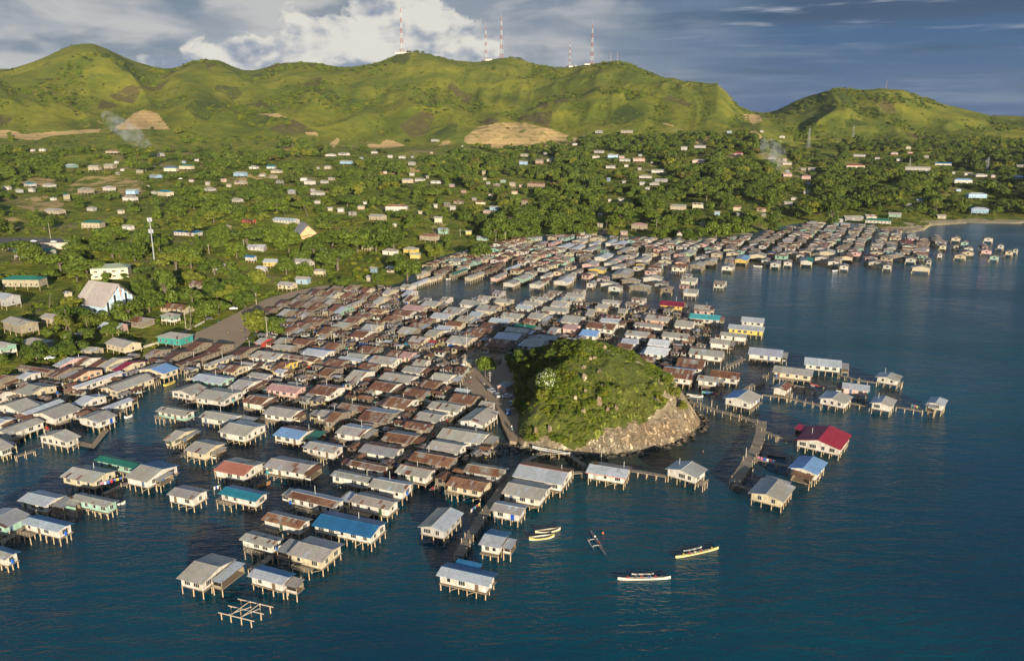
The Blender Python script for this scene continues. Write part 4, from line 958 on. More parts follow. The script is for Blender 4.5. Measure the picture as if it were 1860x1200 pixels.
EXPL = [(320, 492, 62, 'flat'), (348, 488, 48, 'round'), (235, 588, 52, 'round'), (272, 568, 52, 'round'), (303, 556, 44, 'tall'), (250, 545, 30, 'round'), (160, 505, 62, 'flat'), (112, 498, 70, 'flat'), (205, 470, 60, 'flat'), (245, 476, 44, 'round'), (150, 632, 46, 'loose'), (132, 656, 60, 'loose'), (66, 654, 42, 'round'), (95, 615, 30, 'loose'), (115, 600, 34, 'round'), (395, 545, 52, 'loose'), (375, 580, 42, 'round'), (350, 555, 44, 'loose'), (420, 548, 44, 'loose'), (432, 520, 40, 'loose'), (446, 560, 36, 'round'), (465, 604, 48, 'round'), (500, 612, 42, 'round'), (740, 510, 46, 'round'), (790, 470, 32, 'round'), (686, 516, 24, 'round'), (614, 492, 74, 'flat'), (622, 524, 38, 'flat'), (605, 452, 60, 'flat'), (650, 458, 70, 'flat'), (684, 460, 60, 'round'), (716, 456, 46, 'round'), (525, 462, 50, 'round'), (500, 448, 42, 'round'), (450, 448, 56, 'flat'), (570, 470, 38, 'round'), (592, 482, 32, 'round'), (875, 474, 42, 'round'), (862, 468, 28, 'round'), (718, 486, 30, 'round'), (165, 560, 40, 'loose'), (130, 570, 44, 'loose'), (30, 470, 60, 'flat'), (55, 480, 50, 'round'), (145, 470, 52, 'flat'), (200, 445, 60, 'flat'), (262, 448, 44, 'loose'), (180, 600, 40, 'round'), (205, 612, 34, 'round'), (345, 430, 56, 'flat'), (390, 500, 44, 'loose'), (350, 520, 40, 'loose'), (415, 505, 38, 'loose'), (30, 640, 30, 'round'), (520, 500, 40, 'round'), (555, 505, 34, 'round'), (470, 520, 36, 'round'), (545, 480, 34, 'round'), (430, 470, 36, 'round'), (400, 440, 40, 'round'), (1195, 438, 28, 'round'), (1260, 445, 40, 'round'), (1300, 440, 46, 'round'), (1345, 430, 44, 'round'), (1408, 424, 28, 'tall'), (1215, 436, 30, 'round'), (1112, 432, 22, 'round'), (1075, 428, 22, 'round'), (930, 438, 46, 'round'), (960, 434, 40, 'round'), (900, 440, 44, 'round'), (1010, 430, 40, 'round'), (1040, 432, 36, 'round'), (1510, 410, 30, 'tall')]
for px, py, w, kd in EXPL:
    w *= 1.2
    x, y, z = at(px, py); s = F / depth(x, y, z); R_ = w / s / 2; TREES.append((x, y, z, R_, R_ * {'flat': 1.05, 'round': 1.5, 'tall': 2.4, 'loose': 1.4}[kd], kd, px, py, True))
def palm_crown(seed):
    r = random.Random(seed); mb = MB()
    for k in range(16):
        a = 6.283 * k / 16 + r.uniform(-.15, .15); up = r.uniform(-.1, .75); pr_ = Vector((0, 0, 0)); d = Vector((math.cos(a), math.sin(a), up)).normalized(); sd_ = Vector((-math.sin(a), math.cos(a), 0))
        for q in range(6):
            nx2 = pr_ + d * .19; w0, w1 = .10 * (1 - abs(q - 2) / 4.5), .10 * (1 - abs(q - 1) / 4.5); w1 = max(.015, w1)
            for sg in (-1, 1): mb.face([pr_, nx2, nx2 + sd_ * sg * w1 - Vector((0, 0, w1 * .5)), pr_ + sd_ * sg * w0 - Vector((0, 0, w0 * .5))][::sg])
            pr_ = nx2; d = (d + Vector((0, 0, -.26))).normalized()
    return mb.mesh('crown', [LEAF])
def palm_trunk(seed):
    r = random.Random(seed); mb = MB(); p = Vector((0, 0, -.03)); l = Vector((r.uniform(-.06, .06), r.uniform(-.06, .06), .21))
    for k in range(5): q = p + l; mb.bar(p, q, .03 - .003 * k, 6, r2=.027 - .003 * k); p = q; l = l + Vector((r.uniform(-.02, .02), r.uniform(-.02, .02), 0))
    return mb.mesh('trunk', [BARK]), p
PALMS = [(palm_crown(s_), *palm_trunk(s_)) for s_ in (1, 2, 3)]; PIT = []
for px, py in ((805, 440), (815, 436), (790, 432), (1100, 418), (1120, 422), (1150, 415), (985, 410), (1005, 405), (930, 395), (860, 400), (640, 400), (560, 395), (520, 400), (455, 420), (120, 600), (135, 612), (90, 560), (160, 610), (345, 600), (1465, 392), (1490, 388), (1530, 385), (1350, 405), (1380, 398), (1700, 392), (1720, 390), (235, 455), (215, 452)):
    x, y, z = at(px, py); Hh = rnd.uniform(9, 13); c_, t_, tp = PALMS[rnd.randrange(3)]; o = thing('palm_tree', None, 'palm tree', (x, y, z - .2), rnd.random() * 6.28, 'palms among the houses'); part('trunk', t_, o, sc=(Hh, Hh, Hh)); part('crown', c_, o, tuple(tp * Hh), (0, 0, rnd.random() * 6), (4.2, 4.2, 4.2)); PIT.append((o, 'slender palm tree', px, py))
label_all(PIT, LAND_MARKS)
ga = 12.8
cand = []
for iy in range(0, 110):
    for ix in range(-90, 91): cand.append((ix * ga + rng2.uniform(-.5, .5) * ga + (iy % 2) * ga / 2, 300 + iy * ga + rng2.uniform(-.5, .5) * ga))
cand = np.array(cand); cz, c1, c2 = terrain(cand[:, 0], cand[:, 1], True); rr = np.hypot(cand[:, 0], cand[:, 1]); ca = np.arctan2(cand[:, 0], cand[:, 1])
dz_ = cz - HC; dp = cand[:, 1] * ct - dz_ * st; cpx = CX + F * cand[:, 0] / dp; cpy = CY - F * (cand[:, 1] * st + dz_ * ct) / dp
den = np.interp(cpx, [0, 250, 330, 480, 620, 800], [.72, .72, .82, .92, 1.0, 1.0]) * np.where((cpy > 415) & (cpx < 620), .62, 1)
den = den * np.where(c1 > .97, .35, 1) * np.clip((cpy - np.interp(cpx, [0, 300, 700, 1000, 1100, 1860], [262, 268, 276, 262, 245, 245])) / np.interp(cpx, [0, 900, 1100], [34, 28, 10]), .06, 1) * (.35 + .9 * smooth((fbm(cand[:, 0] / 70, cand[:, 1] / 70, 91, 3) - .30) * 6))
ok = (rr > np.interp(ca, SA, SR) + 16) & (c2 < .05) & (np.abs(ca) < math.radians(37)) & (np.random.default_rng(9).random(len(cand)) < den)
for poly in CLEAR: ok &= ~inpoly(cpx, cpy, poly)
for i in np.nonzero(ok)[0]:
    x, y, z = float(cand[i, 0]), float(cand[i, 1]), float(cz[i]); kd = rng2.choice(('flat', 'flat', 'round', 'round', 'round', 'tall', 'loose')); R_ = rng2.uniform(5.0, 10.5) * (1.0 if cpx[i] > 500 else .85)
    R_ *= .62 + 1.0 * float(vnoise(x / 45, y / 45, 41)) * (.8 + .4 * rng2.random())
    if kd == 'tall': R_ *= .6
    TREES.append((x, y, z, R_, R_ * {'flat': 1.0, 'round': 1.3, 'tall': 2.2, 'loose': 1.2}[kd], kd, float(cpx[i]), float(cpy[i]), False))
# a tree must not hide a house that the photo shows: lower or drop it
kept = []
for t in TREES:
    x, y, z, R_, H_, kd, px, py, ex = t; s = F / depth(x, y, z); drop = False
    if not ex:
        for (a0, b0, a1, b1) in BOXES:
            if px + R_ * s * .8 > a0 and px - R_ * s * .8 < a1 and py > b1 - (b1 - b0) * .5 and py - H_ * s < b1 - (b1 - b0) * .38:
                h2 = (py - (b1 - (b1 - b0) * .38)) / s
                if h2 < 3.0: drop = True; break
                if h2 < H_: k = h2 / H_; H_ = h2; R_ *= max(k, .5)
            elif a0 - 2 < px < a1 + 2 and b1 - (b1 - b0) * .5 - 9 * s < py <= b1 + 1: drop = True; break
    if not drop: kept.append((x, y, z, R_, H_, kd, px, py, ex))
kept.sort(key=lambda t: -(t[3] * t[4]) / depth(t[0], t[1], t[2]) ** 2 * (4 if t[8] else 1))
indiv, rest = kept[:285], kept[285:]
ITEMS = []
def tree(x, y, z, R_, H_, kd, cr=None, grp='trees among the houses and on the slope', name='tree'):
    o = thing(name, None, 'tree', (x, y, z - .3), rng2.random() * 6.28, grp); ch = {'flat': .72, 'round': .92, 'tall': .92, 'loose': .88, 'bush': 1.0}[kd] * H_
    part('trunk', TRK[rng2.randrange(3)], o, sc=(R_, R_, H_)); part('crown', cr or HI[kd][rng2.randrange(2)], o, (0, 0, H_ - ch * .5), (0, 0, rng2.random() * 6.28), (R_, R_, ch * .5 / (.62 if kd == 'flat' else .9))); return o
for t in indiv: o = tree(*t[:6]); ITEMS.append((o, '%s green tree' % KNAME[t[5]], t[6], t[7]))
label_all(ITEMS, LAND_MARKS)
scatter('forest', [(t[0], t[1], t[2] + t[4] * .5) for t in rest], [(t[3], t[3], t[4] * .58) for t in rest], FORESTC, 'dark green tree canopy covering the slope below the hills', 'forest')
# understorey and hill scrub
xs, ys, ss = [], [], []
rg = np.random.default_rng(21); n_ = 60000
a_ = rg.uniform(-.66, .66, n_); R0 = np.interp(a_, SA, SR) + 10; R1 = np.interp(a_, RA, RR) - 6; q_ = rg.random(n_); r_ = R0 + (R1 - R0) * q_; xx, yy = r_ * np.sin(a_), r_ * np.cos(a_)
zz, q1, q2 = terrain(xx, yy, True); dz_ = zz - HC; dp = yy * ct - dz_ * st; ppx = CX + F * xx / dp; ppy = CY - F * (yy * st + dz_ * ct) / dp
e_ = 14.0; gully = terrain(xx + e_, yy) + terrain(xx - e_, yy) - 2 * zz                     # bushes crowd the hollows
clus = fbm(xx / 95, yy / 95, 61, 3); fine = fbm(xx / 28, yy / 28, 63, 2)
onhill = q2 > .01
pk = np.where(onhill, np.clip((gully - .6) * .35, 0, .55) + .62 * smooth((clus - .56) * 9) + .015, .34 * smooth((fine - .40) * 6))
pk = np.where(onhill & (ppx > 1380) & (q2 < .16), np.maximum(pk, .55), pk)
ok = rg.random(n_) < pk
for poly in CLEAR[:4] + CLEAR[8:12]: ok &= ~inpoly(ppx, ppy, poly)
for v, poly in SOIL:
    if v > .5: ok &= ~inpoly(ppx, ppy, poly) | (rg.random(n_) < .06)
bx = np.zeros(n_, bool)
for (a0, b0, a1, b1) in BOXES: bx |= (ppx > a0 - 1) & (ppx < a1 + 1) & (ppy > b0 + (b1 - b0) * .4) & (ppy < b1 + (b1 - b0) * .7)
ok &= ~bx
s_ = np.where(onhill, rg.uniform(1.2, 3.2, n_) * (1 + .8 * (clus > .6)), rg.uniform(.8, 2.2, n_))
scatter('hillside_scrub', np.stack([xx, yy, zz + s_ * .25], -1)[ok], np.stack([s_ * 1.2, s_ * 1.2, s_ * .9], -1)[ok], SCRUBC, 'scattered green bushes and undergrowth on the grassy hills', 'scrub')
un_ = 9000; ua = rg.uniform(-.60, .12, un_); ur = np.interp(ua, SA, SR) + 8 + (rg.random(un_) ** 1.3) * 420; ux, uy = ur * np.sin(ua), ur * np.cos(ua); uz = terrain(ux, uy); dz_ = uz - HC; dp = uy * ct - dz_ * st; upx = CX + F * ux / dp; upy = CY - F * (uy * st + dz_ * ct) / dp
uk = rg.random(un_) < .62 * smooth((fbm(ux / 22, uy / 22, 71, 3) - .38) * 7)
for poly in CLEAR[:4] + CLEAR[8:9]: uk &= ~inpoly(upx, upy, poly)
for (a0, b0, a1, b1) in BOXES: uk &= ~((upx > a0 - 2) & (upx < a1 + 2) & (upy > b0 + (b1 - b0) * .3) & (upy < b1 + (b1 - b0) * .8))
us = rg.uniform(.7, 2.0, un_); scatter('undergrowth', np.stack([ux, uy, uz + us * .3], -1)[uk], np.stack([us * 1.3, us * 1.3, us], -1)[uk], SCRUBC, 'green gardens and undergrowth between the shore houses', 'undergrowth')
tops = []
for a0, a1, n0, s0 in ((738, 775, 16, 4.5), (776, 815, 10, 2.5), (925, 952, 14, 4.0), (870, 880, 4, 2.5), (1000, 1034, 22, 3.0), (1085, 1128, 14, 2.5), (620, 735, 16, 2.2), (120, 150, 6, 2.0), (385, 440, 6, 1.8), (545, 560, 3, 2), (1640, 1660, 4, 2.4), (1270, 1300, 8, 2.2)):
    for _ in range(n0):
        x, y, z = top_at(rng2.uniform(a0, a1)); s = rng2.uniform(.6, 1.2) * s0; tops.append((x, y - 2, z + s * .5, s))
scatter('ridge_bushes', [t[:3] for t in tops], [(t[3], t[3], t[3] * .8) for t in tops], FORESTC, 'dark bushes and small trees along the hill crest', 'bushes')
# ------------------------------------------------------------------ stilt houses
HEAD = {'a': -22.0, 'b': 67.0, 'c': 53.5}
def fit(b, head, ze, rise_k=.17):
    """roof length, depth and centre whose outline fills the box seen in the photo"""
    x0, y0, x1, y1 = b; hr = math.radians(head); cx, cy = un((x0 + x1) / 2, (y0 + y1) / 2, ze + .4); s = F / depth(cx, cy, ze)
    P = np.array([cx, cy, max(5, (x1 - x0) / s * .8), 7.5]); tgt = np.array([x0, y0, x1, y1], float); c_, s_ = math.cos(hr), math.sin(hr)
    def proj(P):
        pts = []
        for ux, uy, uz in ((-1, -1, 0), (1, -1, 0), (1, 1, 0), (-1, 1, 0), (-1, 0, 1), (1, 0, 1)):
            lx, ly = ux * P[2] / 2, uy * P[3] / 2; pts.append(pr(P[0] + c_ * lx - s_ * ly, P[1] + s_ * lx + c_ * ly, ze + uz * P[3] * rise_k * .5 * 1.2))
        pts = np.array(pts); return np.array([pts[:, 0].min(), pts[:, 1].min(), pts[:, 0].max(), pts[:, 1].max()])
    for _ in range(14):
        f0 = proj(P); J = np.zeros((4, 4))
        for k in range(4): q = P.copy(); q[k] += .05; J[:, k] = (proj(q) - f0) / .05
        try: P = P + np.clip(np.linalg.solve(J + np.eye(4) * 1e-3, tgt - f0), -6, 6) * .8
        except np.linalg.LinAlgError: break
        P[2] = min(max(P[2], 4.2), 24); P[3] = min(max(P[3], 4.2), 15)
    return P
H_DATA = """b z c 177.7 678.1 283.9 711.7
b l w 137.6 675.9 214.5 703.4
a l v 106.2 647.1 151.7 664.4
a p w 134.3 647.8 186.3 666.2
a d c 171.2 653.2 203.7 667.3
a z c 188.5 647.8 234.0 667.3
a e c 212.4 655.3 257.9 672.7
b zb c 249.2 658.6 326.1 679.2
a d o 97.5 664.0 143.0 683.5
a d n 134.3 670.5 175.5 686.8
a l w 28.2 673.8 78.0 687.8
a p o 28.2 661.8 104.0 677.0
a p o -8.7 681.3 30.3 698.7
a z c 13.0 693.3 112.7 719.3
a p w -19.5 709.5 21.7 727.9
b z w -13.0 723.6 73.7 748.5
b l w 44.4 727.9 106.2 750.7
b z w 54.2 732.3 149.5 761.5
a l w 128.9 714.9 197.2 736.6
b l w 180.9 722.5 242.7 744.2
b z w 137.6 744.2 214.5 768.0 blue
a l w -26.0 756.1 30.3 773.4
b z w -13.0 758.3 82.3 790.1
b z w 67.2 779.9 147.3 803.8
b z w -43.3 798.4 21.7 816.8
a p o 263.0 632.5 310.7 647.7
a d o 302.0 635.8 345.3 652.0
a d o 336.7 619.5 388.7 635.8
a d o 377.8 622.8 423.3 640.1
a d o 416.8 626.0 479.7 646.6
b d o 334.5 637.9 381.1 661.8
b z c 367.0 644.4 426.6 665.0
a r c 397.3 659.6 455.9 678.0
a z w 429.8 655.3 473.2 667.2
a r y 485.1 653.1 550.1 673.7
a l w 494.9 668.3 529.5 678.4
a z e 463.4 613.0 495.9 623.8
a z o 497.0 611.9 533.9 623.8
a r o 528.4 614.1 575.0 626.0
a z o 490.5 623.8 544.7 635.8
a lb w 545.8 631.4 610.8 647.7
a z w 452.6 635.8 527.4 654.2
a p c 510.0 642.3 583.7 656.8
a r o 575.0 619.5 631.4 635.8
a l m 345.3 676.9 429.8 697.5
a z w 447.2 674.8 500.3 687.8
a z w 412.5 685.6 481.9 708.3
b z w 307.4 696.4 380.0 718.1
a z w 351.8 702.9 445.0 730.0 dbl
a rz w 437.4 714.8 503.5 735.4
a nz v 480.8 694.3 559.9 714.8
a rn w 558.8 696.4 630.3 719.2 mintext
a z wm 281.4 736.5 358.3 756.0
a z w 360.5 744.1 445.0 766.8 xR
a z w 475.4 735.4 555.5 759.3
a z w 562.0 740.8 638.9 761.4
a zl w 395.2 762.5 486.2 792.8
a br w 494.9 771.2 575.0 798.3 xRg
a z c 297.7 776.6 358.3 801.5 xR
a z c 333.4 797.2 412.5 825.4
a zl w 551.2 799.3 628.1 823.2
a g m 169.0 824.9 275.2 853.1
a zh c 108.3 842.3 214.5 878.0
a zu w 224.3 835.8 327.2 875.8
a l w 31.4 888.8 121.3 920.3 xR
a zh m 125.7 893.2 216.7 921.3 mintext
b lh m -43.3 921.8 57.4 959.3
a lu w 36.8 933.3 135.4 966.8
a zu w -56.3 984.2 32.5 1013.4
a kz w 386.7 829.8 482.0 864.5
a zh w 476.6 826.6 581.7 861.3
a tu w 395.3 879.7 490.7 911.1 vf
a zh w 302.2 879.7 380.2 907.8
a pl w 516.7 887.3 629.4 921.9
a oh w 473.3 926.3 568.7 959.8
a uu w 565.4 926.3 705.2 977.2
a zh w 433.3 963.1 516.7 994.5
a zh c 521.0 972.8 626.1 1021.6 xL
a zh w 599.0 851.5 683.5 876.4
a z w 621.7 638.0 678.0 654.3
a l w 613.0 646.7 665.0 656.9
a z w 667.2 644.5 734.3 662.9
a zr w 747.3 651.0 786.3 664.4
a r o 584.8 649.9 639.0 666.2
a r o 649.8 657.5 695.3 670.9
a p o 574.0 664.0 628.2 683.9
a zl w 621.7 669.4 686.7 694.3
a z w 686.7 674.8 764.7 695.9
a z w 727.8 662.9 778.8 678.1
a z w 777.7 674.8 834.0 694.3
a r o 759.3 687.8 809.1 705.2
a rp w 667.2 690.0 734.3 711.7
a r o 727.8 701.9 790.7 722.5
a p w 691.0 717.1 764.7 743.1
a r o 813.4 711.7 877.4 734.4
a z s 868.7 726.8 903.4 738.8
a l s 825.4 704.7 857.9 712.8
a z w 774.4 725.8 850.3 748.9
a zh w 749.5 743.7 816.7 767.4
b z w 831.9 739.8 907.7 772.4
a r o 730.0 762.6 792.8 782.1
a r o 647.7 627.2 699.7 641.7
a r o 701.8 634.8 738.7 647.1
a n v 723.5 638.0 760.3 649.9
a p o 587.0 621.8 636.8 636.3
a rl w 632.5 597.9 686.7 614.2
a z c 652.0 587.1 701.8 601.6
a r c 673.7 580.6 704.0 588.6
a r o 691.0 571.9 736.5 584.9
a rz c 621.7 574.1 669.3 586.0
a rz o 641.2 566.1 684.5 576.3
a o c 667.2 560.0 708.3 569.8
a r w 710.5 562.2 760.3 574.1
a z o 602.2 583.8 647.7 595.1
a r o 738.7 583.8 777.7 596.2
a z o 719.2 592.5 769.0 607.0
a z c 769.0 597.9 810.2 611.4
a r o 758.2 576.3 797.2 588.2
a zr c 734.3 606.6 790.7 625.4
a r o 738.7 619.6 771.2 627.6
a lr w 778.8 566.5 829.7 579.9
a r c 808.0 582.8 849.2 592.9
a l w 788.5 590.3 829.7 601.6
a z c 805.9 606.6 873.0 627.6 bluefront
a z c 823.2 570.8 870.9 586.4
a r o 838.4 602.3 881.7 613.5
a r o 853.5 592.5 903.4 605.9
a d o 868.7 584.9 914.2 598.4
a l w 886.0 576.3 933.7 587.5
a r o 879.5 614.2 938.0 631.9
a l w 894.7 602.3 955.4 618.9
a z w 914.2 592.5 968.4 605.9
a g w 931.5 587.1 979.2 597.3
a z w 944.5 613.1 1000.0 631.9
a z w 907.7 567.6 955.4 578.9
a z w 955.4 566.5 1000.0 581.0
a lb w 847.0 564.3 886.0 576.7
a r o 946.7 577.3 981.4 588.6
a p o 609.8 729.3 682.3 749.2
a p o 587.0 743.3 640.1 767.6
a pl o 646.6 739.0 732.2 769.8
a zl w 607.6 768.3 680.2 793.6
a z w 791.8 773.7 894.7 806.6
a rh o 691.0 780.2 766.8 806.6
a hr w 649.8 800.8 738.7 830.4
a zh w 773.3 796.4 851.4 823.9
a op o 740.8 815.9 836.2 847.8
a zo w 715.9 839.8 796.1 868.4
a p w 628.2 832.2 710.5 856.4
a zl w 667.2 864.7 753.8 895.4
a zh w 632.5 892.8 727.8 925.8
a pz s 840.5 838.7 925.0 867.3
a oo c 808.0 860.3 895.8 893.3
a zl w 889.3 908.0 959.7 936.6 blue
a lk w 930.0 836.7 1043.3 880.7
a zh w 910.0 868.3 1005.0 909.0
b zl s 758.3 921.7 843.3 967.3
a lu w 868.3 959.3 930.0 995.7
a lu w 791.7 1020.0 905.0 1065.7 xB
a lh w 1063.3 836.7 1148.3 869.0 redtrim
c lh w 1208.0 836.0 1286.0 868.0
a zh w 320.0 1004.0 430.0 1061.7 xRb
a lu w 448.3 1025.0 538.3 1062.3
a h w 984.3 593.6 1029.8 608.1
a rp w 990.8 592.5 1025.5 604.4
a n v 1019.0 588.2 1058.0 599.4
a b w 1051.5 597.9 1094.9 611.4
a rz w 1062.4 583.8 1125.2 599.4
a l w 1088.4 577.3 1129.5 586.4
a r w 1099.2 570.8 1131.7 579.1
a z w 1016.8 571.9 1066.7 587.5
a h o 971.3 606.6 1019.0 617.9
a l w 1023.3 613.1 1073.2 625.4
a z c 1060.2 561.1 1090.5 573.4
a z c 1118.7 560.0 1144.7 569.1
a z n 1170.7 571.9 1222.7 584.3
a zk w 1150.1 583.8 1207.5 596.2
a z w 1133.9 599.0 1183.7 612.4
a l w 1126.3 613.1 1164.2 625.4
a r o 1118.7 622.8 1153.4 634.1
a z w 1201.0 602.3 1255.2 615.7
a ww w 1175.0 614.2 1222.7 629.8
a ww w 1169.6 628.3 1220.5 646.0
a r o 1149.0 644.5 1194.5 655.8
a z w 1203.1 560.0 1223.7 568.0
a z v 1259.4 560.0 1293.0 566.9
a q w 1250.8 568.7 1311.4 582.1
a z w 1223.7 581.7 1264.8 595.1
a l w 1345.0 575.2 1390.5 587.5
a l y 1321.2 588.2 1390.5 602.7
a z w 1307.1 602.3 1359.1 613.5
a z w 1288.7 614.2 1329.8 626.5
a zr w 1249.7 630.4 1319.0 649.3
a ro w 1225.8 647.8 1285.4 670.9
a rb w 1198.8 664.0 1268.1 690.4
a ro w 1288.7 670.5 1347.2 689.4
a z w 1264.8 680.3 1308.2 694.8
a l w 1358.0 629.3 1424.1 649.3
a l w 1459.9 647.8 1529.2 668.8
a z c 1403.5 662.9 1478.3 683.9
c zr w 1401.4 693.3 1442.5 709.9
c bz w 1313.6 708.4 1385.1 733.8 blue
c lz w 1486.2 710.4 1550.1 733.2
c lz w 1590.2 675.8 1640.0 692.0
a l v 1529.5 693.7 1580.4 710.9
c lz w 1579.3 719.1 1630.3 739.0
c ll w 1683.4 720.6 1722.4 737.5 xLs
c hz c 1357.8 867.7 1446.7 912.1 xRs
c bb w 1431.5 827.2 1504.1 862.3
c ex w 1443.4 773.0 1548.5 817.4 red
a d o 560.9 524.4 591.8 537.8
a p o 530.0 534.2 570.6 545.9
a r o 586.9 526.1 619.4 535.8
a z c 596.7 530.1 625.9 541.0
a r o 617.8 530.1 653.5 542.6
a z o 596.7 518.8 627.5 526.4
a p o 622.7 517.1 656.8 526.9
a r c 647.0 522.0 686.0 532.9
a r o 650.3 531.8 682.8 542.6
a r o 673.0 536.6 692.5 544.3
a z c 674.7 541.5 713.0 552.4
a d o 505.6 544.8 530.0 555.6
a z o 531.6 543.9 546.3 551.6
a d o 533.3 547.2 556.0 556.5
a z o 556.0 545.6 572.3 558.9
a p o 560.1 538.3 595.0 548.3
a zr o 585.3 541.5 624.3 553.2
b z c 617.8 543.9 664.9 558.9
a r o 565.8 549.6 593.4 563.8
a r o 599.9 553.7 627.5 564.6
a l m 611.3 556.1 638.9 569.5
a d o 479.6 557.8 504.0 564.6
a zb o 497.5 559.4 547.9 576.0
a r o 534.9 561.0 575.5 571.1
a z o 541.4 566.7 577.1 576.0
a r o 549.5 574.8 601.5 586.5
a r o 526.8 583.0 570.6 595.5
a z o 518.6 577.3 539.8 584.1
a d o 499.1 576.5 517.0 582.5
a r o 517.0 592.7 546.3 603.6
a r o 575.5 592.7 621.0 606.8
a z c 689.8 523.8 727.9 536.3
a z c 667.0 536.0 719.8 551.7
a l w 727.1 526.2 762.9 538.7
a p c 728.8 536.0 764.5 548.5 blue
a zl c 762.1 545.7 808.4 557.4
a z w 797.0 538.4 825.5 546.8
a n c 728.8 553.0 783.2 564.7
a z w 832.8 544.1 884.8 555.8
a z w 863.7 536.8 897.8 545.2
a z c 896.2 541.6 936.8 550.9
a l w 892.9 527.0 920.5 534.7
a z w 803.5 557.1 850.6 569.6
a z c 862.0 553.8 914.0 566.3
b l w 748.3 505.9 777.5 517.6
a z w 723.9 515.6 758.8 524.1
a z c 753.1 491.3 785.6 502.2
b z c 774.3 498.6 803.5 507.8
b p o 785.6 489.6 816.5 498.1
a g o 771.0 483.9 792.1 490.8
b r o 793.8 483.9 816.5 493.2
b zg o 818.1 488.0 847.4 498.9
b z c 842.5 492.9 881.5 505.4
b z v 888.0 494.5 923.8 506.2
b z w 912.4 506.7 946.5 516.0
b z m 930.3 496.1 969.3 507.8
b z o 821.4 482.3 855.5 490.0
b o o 855.5 484.8 881.5 493.2
b o o 881.5 483.1 905.9 493.2
b l o 914.0 479.9 946.5 490.8
b r o 941.7 483.1 970.9 491.6
b d o 866.9 478.3 891.3 486.7
b r o 891.3 475.0 917.3 483.5
b z w 959.5 510.0 990.4 518.4
b o w 978.2 503.5 1003.4 512.7
b zl w 1004.2 502.6 1044.0 513.5
b z w 1014.8 496.1 1048.1 506.2
b z w 977.4 493.7 1009.1 503.8
b z g 1009.1 486.4 1028.6 491.6
b z w 1040.0 488.0 1057.8 495.6
b l w 1063.5 508.3 1086.3 516.0
b z w 1083.0 500.2 1109.0 507.8
b z w 1088.7 510.0 1125.3 517.6
b z w 1103.3 515.6 1133.4 523.3
b z o 1109.0 486.4 1154.5 501.3
b z o 1126.9 504.3 1165.9 511.9
b z o 1141.5 514.0 1184.6 523.3
b z w 1165.9 498.6 1206.5 507.8
b z w 1187.8 509.1 1216.3 517.6
b z o 1198.4 518.1 1226.0 525.7
b z c 1061.9 491.3 1087.9 498.1
b z y 1066.8 483.1 1104.1 491.6
b z v 1054.6 472.6 1091.1 482.6
b z w 1095.2 470.9 1125.3 480.2
b z w 1109.0 478.3 1139.9 486.7
b z o 1051.3 460.4 1079.8 467.2
b l w 1078.1 458.8 1115.5 469.6
b z v 1108.2 463.6 1141.5 473.7
b z o 1115.5 446.6 1151.3 460.7
b z c 1070.0 428.7 1104.1 434.7
b z c 1037.5 431.9 1070.0 439.6
b l v 995.3 434.4 1021.3 442.8
b l v 970.1 437.6 996.1 444.5
b c c 940.0 440.9 968.4 447.7
b z w 1152.9 463.6 1185.4 474.5
b z y 1153.7 475.0 1180.5 481.8
b l w 1009.9 440.9 1045.6 450.1
b l w 1031.0 442.5 1066.8 454.2
b l w 1066.8 436.8 1096.0 445.3
b l w 1096.0 433.6 1125.3 442.8
b l w 1109.0 436.0 1144.8 445.3
b l w 1057.0 447.4 1084.6 455.8
b z m 1073.3 443.3 1094.4 449.3
a z w 993.6 527.0 1023.7 533.8
a z w 983.1 532.7 1011.5 540.3
a z w 961.1 538.4 1003.4 546.8
a z w 948.1 546.5 986.3 555.0
a l w 935.1 553.8 972.5 562.3
a z w 1039.1 524.6 1066.0 531.4
a z w 1025.3 531.1 1066.0 540.3
a z w 1016.4 538.4 1053.8 548.5
a z w 998.5 546.5 1038.3 557.4
a z w 982.3 556.3 1036.7 567.2
a z w 1092.0 544.1 1131.8 551.7
a z c 1081.4 551.4 1111.5 560.7
a z c 1134.2 547.3 1164.3 555.0
a z w 1145.6 539.2 1176.5 546.8
a z v 1060.3 561.1 1091.1 570.4
a z w 1117.1 559.5 1146.4 568.8
a e y 1197.1 546.0 1247.4 557.4
a z w 1203.6 559.8 1223.9 566.7
a z v 1259.6 553.3 1293.0 561.8
b z c 1194.6 469.6 1223.9 475.6
b z n 1224.7 470.4 1249.9 478.1
b z o 1252.3 473.7 1283.2 483.0
b z o 1277.5 467.2 1305.1 476.5
b l w 1310.0 477.8 1336.0 486.2
b lb y 1333.6 462.3 1363.7 473.2
b l w 1398.6 472.1 1419.7 479.7
b z w 1422.2 470.4 1440.8 477.3
b z w 1382.3 467.2 1400.2 474.0
b z c 1358.8 457.4 1394.5 465.9
b z c 1318.1 455.0 1344.1 461.0
b z w 1346.6 445.3 1370.2 452.9
b u v 1392.9 455.0 1412.4 461.8
b z c 1420.5 454.2 1449.8 461.8
b z c 1449.8 450.9 1475.8 458.6
b z w 1280.0 451.8 1308.4 459.4
b z w 1262.1 461.5 1288.1 468.3
b z c 1313.3 447.7 1342.5 455.3
b z g 1235.3 451.8 1266.1 461.8
b z c 1228.8 464.8 1253.9 472.4
b z o 1199.5 453.4 1227.1 461.8
a z w 1235.3 503.0 1269.4 512.2
a l w 1236.9 496.5 1259.6 502.5
a z v 1232.8 515.1 1253.1 520.3
a z w 1239.3 524.1 1271.8 533.3
a z w 1295.4 508.6 1321.4 517.9
b zg w 1452.2 466.1 1479.0 476.2
b z w 1479.0 462.9 1506.6 469.7
b z w 1502.6 468.6 1526.1 477.0
b l w 1523.7 478.3 1542.4 484.3
b r c 1525.3 458.0 1550.5 468.1
b z c 1487.1 451.5 1518.0 460.0
